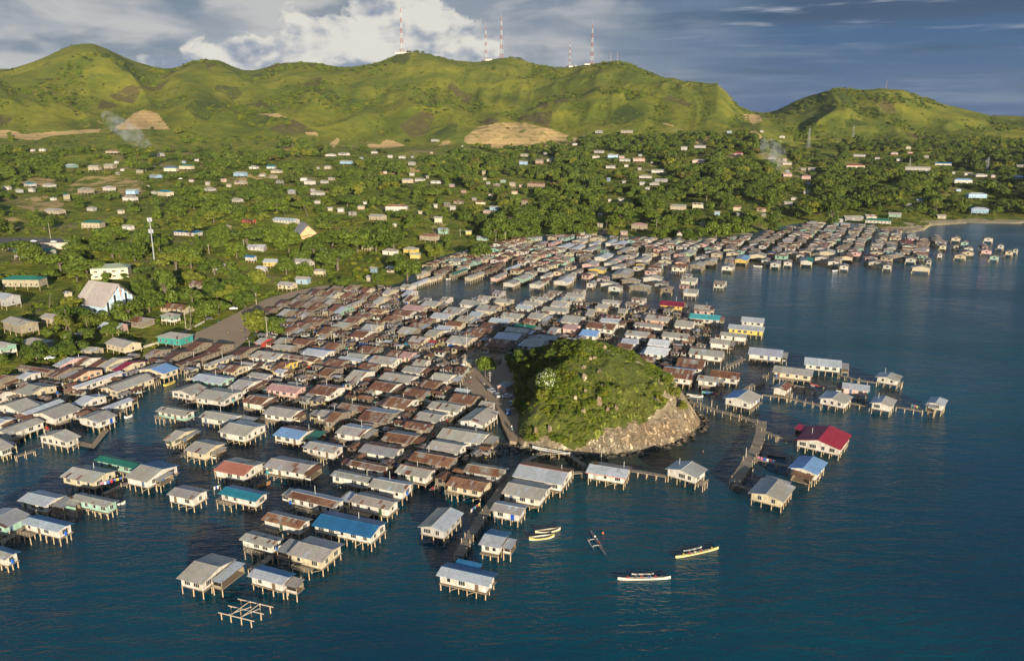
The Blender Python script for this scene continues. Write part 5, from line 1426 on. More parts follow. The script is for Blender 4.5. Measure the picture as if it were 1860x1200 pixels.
b z w 1577.3 469.4 1602.5 477.8
b z w 1602.5 475.9 1621.2 483.5
b z w 1643.2 465.3 1665.1 471.3
b z w 1678.1 467.8 1695.2 474.6
b z c 1653.7 480.8 1691.9 488.4
b z w 1694.3 455.6 1717.9 462.4
b d w 1570.0 460.4 1596.0 468.9
b z o 1609.0 458.0 1643.2 466.5
b z c 1579.0 453.1 1605.8 460.0
b e w 1631.8 434.4 1659.4 441.8
b z c 1694.7 455.0 1717.4 461.7
b z w 1677.9 467.5 1695.8 473.1
b z c 1730.4 458.8 1756.4 465.0
b z c 1743.4 452.3 1770.5 459.6
b z w 1784.6 430.1 1805.2 434.1
b z w 1808.4 442.0 1825.2 446.6
b z c 1821.4 452.8 1842.0 458.5
b l w 1838.8 450.7 1849.1 454.1
b z m 1794.3 462.0 1816.0 467.1
b z v 1779.2 450.7 1803.0 456.3
b z o 1777.0 440.9 1796.5 448.7
b z w 1747.8 446.3 1769.4 452.0
b z w 1729.3 443.1 1743.4 447.6
b z m 1742.3 436.0 1760.8 441.1
b z c 1725.0 427.4 1746.7 433.6
b z o 1687.1 425.2 1710.9 433.6
b z o 1689.3 432.3 1715.3 437.9
b z c 1703.3 440.9 1720.7 447.6"""
HS = []
for ln in H_DATA.split('\n'):
    if not ln.strip(): continue
    q = ln.split(); cl, rc, wc = q[:3]; b = [float(v) for v in q[3:7]]; fl = q[7] if len(q) > 7 else ''
    r = random.Random(int(b[0] * 31 + b[1] * 17)); fz = 1.95 + r.uniform(-.25, .35); wh = r.uniform(1.95, 2.25); P = fit(b, HEAD[cl] + 0, fz + wh)
    HS.append(dict(cl=cl, rc=rc, wc=wc, b=b, fl=fl, r=r, fz=fz, wh=wh, x=P[0], y=P[1], L=P[2], D=P[3], dep=depth(P[0], P[1]), px=(b[0] + b[2]) / 2, py=(b[1] + b[3]) / 2, area=(b[2] - b[0]) * (b[3] - b[1])))
for i, h in enumerate(HS):                      # neighbours must not run into one another
    h['hd'] = math.radians(HEAD[h['cl']] + h['r'].uniform(-2.0, 2.0))
for _ in range(3):
    for i, h in enumerate(HS):
        for k in HS[i + 1:]:
            dx, dy = k['x'] - h['x'], k['y'] - h['y']
            if abs(dx) + abs(dy) > 26: continue
            c_, s_ = math.cos(h['hd']), math.sin(h['hd']); lx, ly = abs(c_ * dx + s_ * dy), abs(-s_ * dx + c_ * dy); same = h['cl'] == k['cl']
            kl, kd = (k['L'], k['D']) if same else (k['D'], k['L']); ox, oy = (h['L'] + kl) / 2 + .05 - lx, (h['D'] + kd) / 2 + .05 - ly
            if ox > 0 and oy > 0:
                if ox < oy: h['L'] = max(4, h['L'] - ox * .5); k['L' if same else 'D'] = max(4, kl - ox * .5)
                else: h['D'] = max(4, h['D'] - oy * .5); k['D' if same else 'L'] = max(4, kd - oy * .5)
HS.sort(key=lambda h: -h['area']); NEAR = HS[:300]; FARH = HS[300:]
ST_MARKS = [('green islet', 1090, 720), ('crimson roofed house', 1500, 805), ('big dark blue roof', 640, 952), ('dark green roofed house', 222, 838), ('teal roofed house', 443, 900), ('salmon roofed house', 430, 850), ('turquoise roofed house', 1280, 577), ('yellow walled house', 1348, 482), ('dirt yard', 400, 605), ('causeway tree', 882, 660), ('two moored dinghies', 988, 970), ('crooked wooden jetty', 1370, 820), ('light blue fronted house', 533, 785), ('bare post frame', 445, 1110), ('red roofed cream house', 1222, 555), ('sandy point', 1790, 404), ('big hall like stilt house', 230, 695), ('house with blue door', 176, 758), ('mint walled stilt house', 10, 940), ('teal walled shore house', 320, 625), ('twin white roofs', 1195, 640), ('oil rusted shanty roof', 872, 877), ('red patched roof', 990, 860), ('water pool between villages', 830, 520), ('long plank footbridge', 1460, 728), ('yellow hulled canoe', 1265, 1003)]
SPECIAL = [(1497, 806, 'stilt house with a two-tone crimson and faded red roof beside the jetty'), (635, 950, 'large stilt house with a wide dark blue roof'), (222, 838, 'stilt house with a dark green roof'), (443, 896, 'stilt house with a teal roof and an open front platform'), (434, 847, 'stilt house with a half salmon red half grey roof'), (1281, 576, 'long stilt house with a bright turquoise roof'), (1348, 467, 'stilt house with bright yellow walls at the far village edge'), (533, 785, 'white stilt house with a light blue front roof and rusty rear'), (1222, 557, 'cream stilt house with a long red roof'), (230, 695, 'biggest hall like stilt house with a cream gable, on the left block'), (176, 757, 'white stilt house with a bright blue door'), (8, 940, 'mint walled stilt house at the left picture edge'), (1199, 621, 'rear one of two adjoining houses with white roofs behind the islet'), (1195, 637, 'front one of two adjoining houses with white roofs behind the islet'), (872, 877, 'ramshackle stilt house under a striped orange rusted roof'), (990, 858, 'stilt house whose grey roof has red sheets, by the moored dinghies'), (849, 1055, 'white stilt house with a blue grey roof, nearest to the camera in its row'), (388, 1052, 'large grey roofed stilt house with an open veranda above the bare post frame'), (493, 1043, 'white stilt house with pale roof right above the bare post frame'), (1409, 890, 'white stilt house with a grey two-tone roof at the jetty end'), (1466, 844, 'white stilt house with a bright sky blue roof below the crimson roof'), (1247, 852, 'white stilt house alone at the end of the plank bridge off the islet'), (1697, 729, 'white stilt house standing farthest out to sea in the outer row'), (1615, 683, 'white stilt house with an open corner porch, second from the sea end'), (1553, 702, 'stilt house with a red door between two plank footbridges'), (1603, 729, 'white stilt house with a grey beige two-tone roof, outermost but one')]
special = {}
for px, py, lb in SPECIAL: h = min((k for k in NEAR if id(k) not in special), key=lambda k: math.hypot(k['px'] - px, k['py'] - py)); special[id(h)] = lb
SI = []
obb = [(h['x'], h['y'], math.cos(h['hd']), math.sin(h['hd']), h['L'] / 2, h['D'] / 2) for h in HS]
def clear(x, y, rad):
    for a, b, c_, s_, l2, d2 in obb:
        dx, dy = x - a, y - b
        if abs(dx) + abs(dy) > 30: continue
        if abs(c_ * dx + s_ * dy) < l2 + rad and abs(-s_ * dx + c_ * dy) < d2 + rad: return False
    return True
def lean_to(o, h, x, y, L, D, z, rc, along, r):
    """a lower lean-to against the house: a single sloping sheet on posts with one boarded side"""
    mb = MB(); n = max(2, int(L / .9)); c0 = var(RC[rc], r)
    for i in range(n):
        x0, x1 = -L / 2 + L * i / n, -L / 2 + L * (i + 1) / n; c = (*var(c0, r, .1), .2)
        mb.face([(x0, -D / 2, -.28 + .01 * (i % 2)), (x1 + .02, -D / 2, -.28 + .01 * (i % 2)), (x1 + .02, D / 2, .12), (x0, D / 2, .12)], c)
    mb.face([(-L / 2, D / 2, .02), (L / 2, D / 2, .02), (L / 2, -D / 2, -.36), (-L / 2, -D / 2, -.36)], (.2, .17, .13, 0))
    part('lean_to_roof', mb.mesh('lean_to_roof', [ROOF]), o, (x, y, z)); m = MB(); m.cur = (*var(WC['o'], r, .2), 0); hh = z - .55 - h['fz']; m.box(-L / 2 + .2, D / 2 - .5, 0, L / 2 - .2, D / 2 - .42, hh); part('lean_to_wall', m.mesh('lean_to_wall', [WALL]), o, (x, y, h['fz'])); m = MB(); m.cur = (*var(WC[r.choice('owc')], r, .2), 0); m.box(-L / 2 + .2, -D / 2 + .3, 0, L / 2 - .2, -D / 2 + .36, hh * .42); part('parapet', m.mesh('parapet', [WALL]), o, (x, y, h['fz']))
    m = MB(); m.cur = (.27, .21, .14, 0); m.box(-L / 2 + .1, -D / 2 + .2, -.16, L / 2 - .1, D / 2 - .3, -.01); part('floor_deck', m.mesh('floor_deck', [WOOD]), o, (x, y, h['fz']))
    for i in range(max(2, int(L / 2.6) + 1)):
        k = max(1, int(L / 2.6)); part('stilt', STILTS[i % 5], o, (x - L / 2 + .3 + (L - .6) * i / k, y - D / 2 + .4, -2.2), sc=(1, 1, h['fz'] + 2.2))
        part('post', STILTS[(i + 2) % 5], o, (x - L / 2 + .3 + (L - .6) * i / k, y - D / 2 + .4, h['fz']), sc=(.5, .5, hh + .15))
def stilt_house(h):
    r = h['r']; L, D, fz, wh, rc, cl = h['L'], h['D'], h['fz'], h['wh'], h['rc'], h['cl']; near = h['dep'] < 330; mid = h['dep'] < 470
    rise = max(.45, D * .5 * math.tan(math.radians(r.uniform(10.5, 14.5)))); o = thing('stilt_house', None, 'stilt house', (h['x'], h['y'], 0), h['hd'], 'stilt houses over the water')
    c1, c2 = rc[0], rc[-1]
    cf, cb = (c1, c2) if cl == 'a' else (c2, c1)
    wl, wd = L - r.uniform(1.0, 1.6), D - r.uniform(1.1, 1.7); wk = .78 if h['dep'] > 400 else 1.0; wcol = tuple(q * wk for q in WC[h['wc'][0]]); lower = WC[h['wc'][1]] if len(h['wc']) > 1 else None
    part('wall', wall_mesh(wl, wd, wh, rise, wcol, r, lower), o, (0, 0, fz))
    part('roof', roof_mesh(L, D, rise, cf, cb, r, .85 if near else 1.3), o, (0, 0, fz + wh))
    # deck with joists, a little wider than the walls
    e = r.uniform(.1, .6); ex, ey = (e, r.uniform(0, 1.2) if r.random() < .3 else .1)
    m = MB(); m.cur = (.27, .21, .14, 0); m.box(-wl / 2 - .1, -wd / 2 - ey, -.16, wl / 2 + ex, wd / 2 + .2, -.01)
    if mid:
        for i in range(int(wl / 1.4)): x = -wl / 2 + .4 + i * 1.4; m.box(x, -wd / 2 - ey + .05, -.36, x + .1, wd / 2 + .1, -.17)
    part('floor_deck', m.mesh('floor_deck', [WOOD]), o, (0, 0, fz))
    nx, ny = max(3, int(round(wl / 2.5)) + 1), max(3, int(round(wd / 2.7)) + 1)
    if mid:
        for i in range(nx):
            for j in range(ny):
                if not near and 0 < i < nx - 1 and 0 < j < ny - 1: continue
                t = r.uniform(.75, 1.15); part('stilt', STILTS[r.randrange(5)], o, (-wl / 2 + .15 + (wl - .3) * i / (nx - 1) + r.uniform(-.15, .15), -wd / 2 + .12 + (wd - .24) * j / (ny - 1) + r.uniform(-.1, .1), -2.2), (r.uniform(-.03, .03), r.uniform(-.03, .03), r.random() * 6), (t, t, fz + 2.05))
    else:
        m = MB(); m.cur = (.42, .33, .2, 0)
        for i in range(nx):
            for j in (0, ny - 1): x, y = -wl / 2 + .15 + (wl - .3) * i / (nx - 1), -wd / 2 + .12 + (wd - .24) * j / (ny - 1); m.bar((x, y, -2), (x + r.uniform(-.1, .1), y, fz - .1), .15, 4)
        part('stilts', m.mesh('stilts', [WOOD]), o)
    if near and r.random() < .6:
        for i in range(nx - 1):
            if r.random() < .4:
                x0, x1 = (-wl / 2 + .15 + (wl - .3) * (i + q) / (nx - 1) for q in (0, 1)); y = -wd / 2 + .02; m = MB(); m.cur = (.45, .36, .23, 0); m.bar((x0, y, .5), (x1, y, fz - .3), .07, 4); part('brace', m.mesh('brace', [WOOD]), o)
    # windows and a door on the two sides that face the sea
    fy = -wd / 2 - .006; gx = (wl / 2 + .006) if cl == 'a' else (-wl / 2 - .006); ga_ = math.pi / 2 if cl == 'a' else -math.pi / 2
    n = max(2, int(wl / 2.9)); dpos = r.randrange(n) if r.random() < .6 else -1; bd = h['fl'] == 'blue'
    for q in range(n):
        x = (-.5 + (q + .5) / n) * (wl - .6) + r.uniform(-.3, .3)
        if q == dpos or (bd and q == n - 1 and dpos < 0): part('door', BLUED if bd else DOORS[r.randrange(4)], o, (x, fy, fz + .02), sc=(1.1 if bd else 1, 1, .9)); continue
        if r.random() < .85: add_win(o, x, fy, fz + 1.15, 0, r.choice((0, 0, 1, 3)), mid)
    n = max(1, int(wd / 2.8))
    for q in range(n):
        if r.random() < .85: add_win(o, gx, (-.5 + (q + .5) / n) * (wd - .8) + r.uniform(-.2, .2), fz + 1.15, ga_, r.choice((0, 1, 2, 3)), mid)
    if near and h['fl'] in ('redtrim',):
        m = MB(); m.cur = (.5, .08, .06, 0); m.box(-L / 2, -D / 2 - .03, -.22, L / 2, -D / 2 - .001, -.05); part('eave_trim', m.mesh('eave_trim', [PAINT]), o, (0, 0, fz + wh))
    f_ = h['fl']
    if f_ == 'bluefront':
        m = MB(); m.cur = (.03, .14, .5, 0); m.box(-wl * .45, -.05, .1, wl * .3, 0, wh * .55); part('shop_front', m.mesh('shop_front', [PAINT]), o, (0, fy, fz))
    if f_.startswith('xR'): lean_to(o, h, L / 2 + (L * .22 if f_ != 'xRs' else 1.6), D * .08, (L * .44 if f_ != 'xRs' else 3.2) - .1, D * .72, fz + wh - .12, 'g' if f_ == 'xRg' else 'h' if f_ != 'xRb' else 'l', 1, r)
    if f_.startswith('xL'): lean_to(o, h, -L / 2 - (L * .2 if f_ != 'xLs' else 1.5), -D * .12 if f_ == 'xL' else D * .2, (L * .4 if f_ != 'xLs' else 3.0) - .1, D * .62, fz + wh - .12, 'h', 1, r)
    if f_ == 'xB': lean_to(o, h, -L * .12, D / 2 + D * .2, L * .5, D * .4 - .1, fz + wh - .05, 'u', 1, r)
    if f_ == 'mintext': lean_to(o, h, -L * .33, -D / 2 - 1.0, L * .32, 2.2, fz + wh - .15, 'p', 1, r); m = MB(); m.cur = (*WC['m'], 0); m.box(-L * .15, -.05, 0, L * .15, 0, 1.3); part('mint_panel', m.mesh('mint_panel', [WALL]), o, (-L * .33, -D / 2 - 1.95, fz))
    if f_ == 'red':
        lean_to(o, h, L * .30, D / 2 + 1.5, L * .36, 3.0, fz + wh + .1, 'e', 1, r)
    if mid and f_ == '' and r.random() < .5:
        ln, sg = r.uniform(2.0, 3.6), r.choice((-1, 1)); dd, oy = D * r.uniform(.45, .85), D * r.uniform(-.12, .12); lx = sg * (L / 2 + ln / 2 - .15); c_, s_ = math.cos(h['hd']), math.sin(h['hd']); wx, wy = h['x'] + c_ * lx * 1.04 - s_ * oy, h['y'] + s_ * lx * 1.04 + c_ * oy
        if clear(wx, wy, ln * .42): lean_to(o, h, lx, oy, ln, dd, fz + wh - r.uniform(.1, .4), r.choice('zhlrpod'), 1, r); obb.append((wx, wy, c_, s_, ln / 2, dd / 2))
    if f_ in ('vf', 'xL') or (near and f_ == '' and r.random() < .42):
        # open platform in front with rails and its own posts
        pl, pd = wl * r.uniform(.3, .6), r.uniform(1.3, 2.4); xx = -wl / 2 + pl / 2 if r.random() < .7 else 0
        m = MB(); m.cur = (.33, .27, .19, 0)
        for i in range(int(pd / .3)): m.box(-pl / 2, -pd + i * .3, -.05, pl / 2, -pd + i * .3 + .27, 0)
        part('platform', m.mesh('platform', [WOOD]), o, (xx, -wd / 2 - ey - .03, fz - .04)); m = MB(); m.cur = (.42, .34, .22, 0)
        for z in (.5, .95): m.bar((-pl / 2, -pd, z), (pl / 2, -pd, z), .04, 4); m.bar((-pl / 2, 0, z), (-pl / 2, -pd, z), .04, 4)
        for i in range(5): m.bar((-pl / 2 + pl * i / 4, -pd, 0), (-pl / 2 + pl * i / 4, -pd, 1.0), .045, 4)
        part('railing', m.mesh('railing', [WOOD]), o, (xx, -wd / 2 - ey - .03, fz))
        for i in range(3): part('stilt', STILTS[i], o, (xx - pl / 2 + .1 + (pl - .2) * i / 2, -wd / 2 - ey - pd + .1, -2.2), sc=(.9, .9, fz + 2.1))
    if mid and r.random() < .38:
        m = MB(); x = r.uniform(-.4, .4) * L; hh = r.uniform(1.6, 3.0); m.bar((0, 0, -.6), (.03, 0, hh), .06, 5, (.74, .73, .68, 0)); part('roof_pole', m.mesh('roof_pole', [PAINT]), o, (x, D * .25, fz + wh + rise * .4))
    if near and r.random() < .35:
        m = MB(); c = r.choice(((.02, .12, .45), (.5, .5, .48), (.05, .32, .30), (.45, .06, .04))); m.bar((0, 0, 0), (0, 0, 1.1), .36, 9, (*c, 0)); part('water_drum', m.mesh('water_drum', [PAINT], False), o, (-wl / 2 + .9 if ey > .6 else wl / 2 + .05, -wd / 2 - ey + .45 if ey > .6 else 0, fz))
    return o
for h in NEAR:
    o = stilt_house(h)
    if id(h) in special: o['label'] = special[id(h)]; continue
    wn = '' if h['wc'][0] in 'wc' else ' %s' % WNAME[h['wc'][0]]
    rn = RNAME[h['rc'][0]] if h['rc'][0] == h['rc'][-1] or h['rc'] in ('zh', 'lh', 'zl', 'lz', 'll') else '%s and %s' % (RNAME[h['rc'][0]], RNAME[h['rc'][-1]])
    SI.append((o, '%s roofed%s stilt house' % (rn, wn), h['px'], h['py']))
label_all(SI, ST_MARKS)
# the rest of the far village: one mass
FARPOLY = [(756, 480), (830, 458), (900, 443), (940, 433), (1000, 428), (1060, 427), (1150, 432), (1230, 434), (1300, 434), (1390, 422), (1440, 410), (1500, 404), (1560, 408), (1640, 420), (1690, 428), (1720, 440), (1690, 466), (1600, 474), (1560, 468), (1480, 474), (1400, 468), (1340, 474), (1280, 474), (1240, 486), (1190, 496), (1160, 508), (1060, 514), (1000, 500), (950, 496), (900, 490), (850, 486), (790, 492)]
fw = [un(p[0], p[1], 4) for p in FARPOLY]; rf = random.Random(77); Uv = Vector((math.cos(math.radians(62)), math.sin(math.radians(62)))); Vv = Vector((math.cos(math.radians(-28)), math.sin(math.radians(-28))))
occ = [(h['x'], h['y'], max(h['L'], h['D']) / 2) for h in HS]; fills = []
for i in range(-70, 110):
    for j in range(-40, 110):
        p = Uv * (j * 10.2) + Vv * (i * 9.6 + (i // 2) * 3.4) + Vector((300, 600)); p += Vector((rf.uniform(-1.8, 1.8), rf.uniform(-1.8, 1.8)))
        if not inpoly(p.x, p.y, fw): continue
        if any((p.x - a) ** 2 + (p.y - b) ** 2 < (k + 4.0) ** 2 for a, b, k in occ): continue
        px, _ = pr(p.x, p.y, 4); rust = .72 if px < 960 else .35 if px < 1250 else .25 if px < 1500 else .12
        rc = rf.choice('rrpod') if rf.random() < rust else rf.choice('zzzzhlzp'); fills.append(dict(x=p.x, y=p.y, L=rf.uniform(6.2, 9.8), D=rf.uniform(5.6, 8.4), rc=rc, wc=rf.choice('wccowwvm'), fz=2.4 + rf.uniform(-.3, .5), wh=2.3, hd=math.radians((62 if rf.random() < .6 else -28) + rf.uniform(-9, 9))))
# shanties, sheds and plank decks squeezed between the houses of the dense rows
DENSE = [[(452, 655), (482, 606), (560, 548), (640, 525), (720, 520), (800, 556), (900, 558), (1090, 552), (1120, 610), (1000, 636), (880, 640), (835, 690), (895, 745), (885, 790), (790, 850), (690, 868), (600, 790), (560, 735), (440, 700), (340, 690), (330, 668)], [(-20, 700), (130, 655), (262, 646), (325, 668), (290, 690), (215, 740), (90, 775), (-20, 805)], [(640, 875), (760, 800), (880, 775), (905, 800), (850, 890), (760, 880), (690, 935)], [(1130, 560), (1260, 560), (1290, 600), (1240, 690), (1190, 690)]]
dw = [[un(p[0], p[1], 2.5) for p in q] for q in DENSE]; rs = random.Random(5); fd = []
for q in dw:
    x0, x1, y0, y1 = min(p[0] for p in q), max(p[0] for p in q), min(p[1] for p in q), max(p[1] for p in q)
    for _ in range(int((x1 - x0) * (y1 - y0) / 9)):
        x, y = rs.uniform(x0, x1), rs.uniform(y0, y1)
        if not inpoly(x, y, q): continue
        hd = math.radians(rs.choice((-22, 68)) + rs.uniform(-6, 6)); sz = rs.uniform(3.2, 6.0)
        if clear(x, y, sz * .42) and sz > 3.6:
            h = dict(x=x, y=y, L=sz, D=sz * rs.uniform(.65, .95), rc=rs.choice('rrpodzhlpz'), wc=rs.choice('wcosow'), fz=1.8 + rs.uniform(-.2, .3), wh=rs.uniform(1.5, 2.0), hd=hd); fills.append(h); obb.append((x, y, math.cos(hd), math.sin(hd), sz / 2, h['D'] / 2))
        elif clear(x, y, .6): fd.append((x, y, rs.uniform(1.6, 3.4), rs.uniform(.9, 2.0), hd, 1.75 + rs.uniform(-.15, .15))); obb.append((x, y, math.cos(hd), math.sin(hd), fd[-1][2] / 2 - .2, fd[-1][3] / 2 - .2))
fm = []
for x, y, l_, d_, hd, z_ in fd:
    m = MB(); c = (*var((.30, .25, .18), rs, .3), 0); m.box(-l_ / 2, -d_ / 2, z_ - .12, l_ / 2, d_ / 2, z_, c)
    for k in range(len(m.m)): m.m[k] = 2
    m.mi = 2
    for a in (-1, 1): m.bar((a * l_ * .4, -d_ * .4, -2), (a * l_ * .4, -d_ * .4, z_ + (1.2 if rs.random() < .25 else 0)), .11, 4, (.38, .30, .2, 0))
    if rs.random() < .30: cc = rs.choice(((.03, .12, .42), (.5, .05, .05), (.55, .55, .52), (.06, .3, .3), (.6, .45, .12))); w = rs.uniform(.3, .7); m.box(-w, -.3, z_, w * .2, .35, z_ + rs.uniform(.4, 1.0), (*cc, 0)); m.m[-6:] = [1] * 6
    fm.append(xform(m, (x, y, 0), hd))
for h in FARH + fills:
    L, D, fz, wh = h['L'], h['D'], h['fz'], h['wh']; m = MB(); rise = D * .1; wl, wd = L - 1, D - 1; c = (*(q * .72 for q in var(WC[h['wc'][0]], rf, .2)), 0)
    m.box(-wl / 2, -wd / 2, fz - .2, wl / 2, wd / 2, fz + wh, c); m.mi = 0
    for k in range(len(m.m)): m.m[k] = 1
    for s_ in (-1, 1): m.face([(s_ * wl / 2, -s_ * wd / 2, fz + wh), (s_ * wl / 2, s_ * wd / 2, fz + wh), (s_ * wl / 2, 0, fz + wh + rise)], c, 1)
    nn = 6; code = h['rc'][0]
    for sg in (-1, 1):
        cc = var(RC[code], rf, .12)
        for i in range(nn):
            col = (*(var(RUSTS[rf.randrange(4)], rf) if code == 'p' and rf.random() < .4 else var(cc, rf, .1)), .45)
            x0, x1 = -L / 2 + L * i / nn, -L / 2 + L * (i + 1) / nn; q = [(x0, sg * D / 2, fz + wh), (x1, sg * D / 2, fz + wh), (x1, 0, fz + wh + rise + .05), (x0, 0, fz + wh + rise + .05)]; m.face(q if sg < 0 else q[::-1], col, 0)
    for x in (-wl / 2, -wl / 6, wl / 6, wl / 2):
        for y in (-wd / 2, wd / 2): m.mi = 2; m.bar((x, y, -2), (x, y, fz), .15, 4, (.40, .32, .2, 0))
    for q in range(2): xx = (-.25 + .5 * q) * wl; m.face([(xx - .6, -wd / 2 - .02, fz + .8), (xx + .6, -wd / 2 - .02, fz + .8), (xx + .6, -wd / 2 - .02, fz + 1.9), (xx - .6, -wd / 2 - .02, fz + 1.9)], (.02, .02, .02, 0), 3)
    for s_ in (-1,): m.face([(-wl / 2 - .02, .6, fz + .8), (-wl / 2 - .02, -.6, fz + .8), (-wl / 2 - .02, -.6, fz + 1.9), (-wl / 2 - .02, .6, fz + 1.9)], (.02, .02, .02, 0), 3)
    fm.append(xform(m, (h['x'], h['y'], 0), h['hd']))
if fm: fo_ = bpy.data.objects.new('far_stilt_houses', merge(fm).mesh('far_stilt_houses', [ROOF, WALL, WOOD, GLASS])); COL.objects.link(fo_); tag(fo_, 'crowded small stilt houses filling the far part of the village', 'stilt houses', kind='stuff')
print('houses', len(NEAR), 'far', len(FARH), 'fill', len(fills), 'land', len(LH), 'trees', len(indiv), 'forest', len(rest))
# ------------------------------------------------------------------ jetties and footbridges
POSTM = [stilt_mesh(20 + s) for s in range(3)]
def jetty(pts, w, label, z=1.75, name='footbridge', rail=False, group='plank walkways over the water'):
    c = [Vector(un(p[0], p[1], z)) for p in pts]; o = thing(name, label, 'footbridge', (*c[0], 0), 0, group); r = random.Random(int(pts[0][0])); m = MB(); c0 = c[0]
    tot = 0
    for a, b in zip(c, c[1:]):
        d = (b - a); ln = d.length; d.normalize(); n = Vector((-d.y, d.x)); k = max(1, int(ln / .42))
        for i in range(k):
            p = a + d * ln * (i + .08) / k - c0; q = a + d * ln * (i + .94) / k - c0; ww = w / 2 + r.uniform(-.12, .12); zz = z + r.uniform(-.03, .03); col = (*var((.34, .28, .20), r, .25), 0); t = r.uniform(-.05, .05)
            A = [p - n * ww, q - n * (ww + t), q + n * ww, p + n * (ww + t)]; m.face([(v.x, v.y, zz) for v in A], col); m.face([(v.x, v.y, zz - .07) for v in A[::-1]], col)
            for u, v in ((0, 1), (2, 3)): m.face([(A[u].x, A[u].y, zz - .07), (A[v].x, A[v].y, zz - .07), (A[v].x, A[v].y, zz), (A[u].x, A[u].y, zz)], col)
        for s in (-1, 1): p, q = a + n * s * w * .4 - c0, b + n * s * w * .4 - c0; m.bar((p.x, p.y, z - .18), (q.x, q.y, z - .18), .09, 4, (.25, .2, .13, 0))
        np_ = max(1, int(ln / 2.6))
        for i in range(np_ + 1):
            for s in (-1, 1): p = a + d * ln * i / np_ + n * s * w * .42 - c0; part('post', POSTM[r.randrange(3)], o, (p.x, p.y, -2.0), sc=(.8, .8, z + 2.0 + (r.uniform(.3, 1.6) if r.random() < .25 else 0)))
    part('deck', m.mesh('deck', [WOOD]), o); return o
for pts, w, lb in (
    ([(833, 1008), (852, 975), (871, 945), (921, 873), (957, 835)], 2.6, 'long plank walkway between the two nearest rows left of the dinghies'),
    ([(957, 835), (985, 822), (1030, 822), (1062, 845)], 1.7, 'plank walkway curving round the front of the islet'),
    ([(652, 886), (691, 862), (730, 830), (765, 797), (806, 772), (842, 735)], 2.4, 'long walkway between rusty rows left of the islet'),
    ([(1252, 728), (1300, 744), (1345, 756), (1384, 768)], 2.2, 'straight footbridge from the islet to the crooked jetty'),
    ([(1384, 764), (1381, 790), (1374, 812), (1358, 838), (1334, 876)], 3.4, 'crooked wide wooden jetty ending near the sea houses'),
    ([(1332, 878), (1362, 888)], 1.5, 'short gangway at the seaward end of the crooked jetty'),
    ([(1372, 832), (1432, 846)], 1.6, 'gangway from the jetty to the sky blue roofed house'),
    ([(1386, 782), (1412, 792), (1445, 796)], 1.8, 'broken gangway from the jetty to the crimson roofed house'),
    ([(1385, 716), (1430, 722), (1462, 729), (1492, 736)], 1.6, 'long thin footbridge with cross rails left of the open corner house'),
    ([(1544, 731), (1580, 738)], 1.5, 'short footbridge between two houses of the outer row'),
    ([(1628, 738), (1676, 746)], 1.5, 'footbridge to the outermost white house'),
    ([(1524, 680), (1560, 690), (1592, 694)], 1.5, 'upper plank bridge to the open corner porch'),
    ([(1444, 699), (1480, 706), (1510, 712)], 1.4, 'low footbridge with canoe beside it'),
    ([(1352, 708), (1382, 690), (1392, 680)], 2.0, 'broad ramp like walkway behind the footbridge'),
    ([(1318, 667), (1350, 651)], 2.0, 'short broad walkway beyond the islet'),
    ([(1040, 858), (1072, 855)], 1.5, 'short footbridge beside the red trimmed house'),
    ([(1143, 853), (1175, 858), (1210, 864)], 1.5, 'plank bridge to the lone white house'),
    ([(188, 896), (232, 876)], 1.6, 'gangway between the grey roofed and green roofed houses'),
    ([(0, 984), (42, 963)], 1.6, 'gangway at the left edge beside the mint house'),
    ([(308, 838), (338, 822)], 1.6, 'sloping gangway under the grey house'),
    ([(430, 876), (480, 850)], 1.6, 'walkway between the salmon roofed house and its neighbour'),
    ([(325, 738), (355, 728)], 1.5, 'short gangway in the left channel'),
    ([(455, 766), (478, 755)], 1.4, 'short gangway between grey houses'),
    ([(505, 735), (550, 713)], 1.5, 'walkway beside the pink roofed house'),
    ([(610, 915), (640, 890)], 1.8, 'walkway beside the big dark blue roof'),
    ([(455, 1035), (490, 1012), (500, 990)], 1.8, 'dark walkway behind the large veranda house'),
    ([(28, 828), (62, 818)], 1.6, 'rickety walkway at the left edge near floating birds')):
    jetty(pts, w, lb)
def frame():
    o = thing('post_frame', 'bare timber post frame of an unbuilt house standing in the water', 'post frame', (*un(445, 1118), 0), math.radians(-20)); r = random.Random(4)
    for i in range(4):
        for j in range(3): part('post', POSTM[(i + j) % 3], o, (-3.9 + i * 2.6 + j * .35, -2.8 + j * 2.8, -2), (r.uniform(-.03, .03), 0, 0), (.95, .95, 3.6 + r.uniform(-.1, .3)))
    for j in range(3): m = MB(); m.bar((-4.6 + j * .35, -2.8 + j * 2.8, 1.6), (4.7 + j * .35, -2.8 + j * 2.8, 1.65), .11, 5, (.50, .42, .32, 0)); part('beam', m.mesh('beam', [WOOD]), o)
    for i in range(1, 3): m = MB(); m.bar((-3.9 + i * 2.6, -2.8, 1.8), (-3.2 + i * 2.6, 2.8, 1.8), .09, 5, (.50, .42, .32, 0)); part('cross_beam', m.mesh('cross_beam', [WOOD]), o)
    for i in range(2): m = MB(); m.bar((-2 + i * 3, -2.8, 1.7), (1 + i * 2, 1.2, 1.75), .07, 5, (.48, .42, .34, 0)); part('loose_pole', m.mesh('loose_pole', [WOOD]), o)
frame()
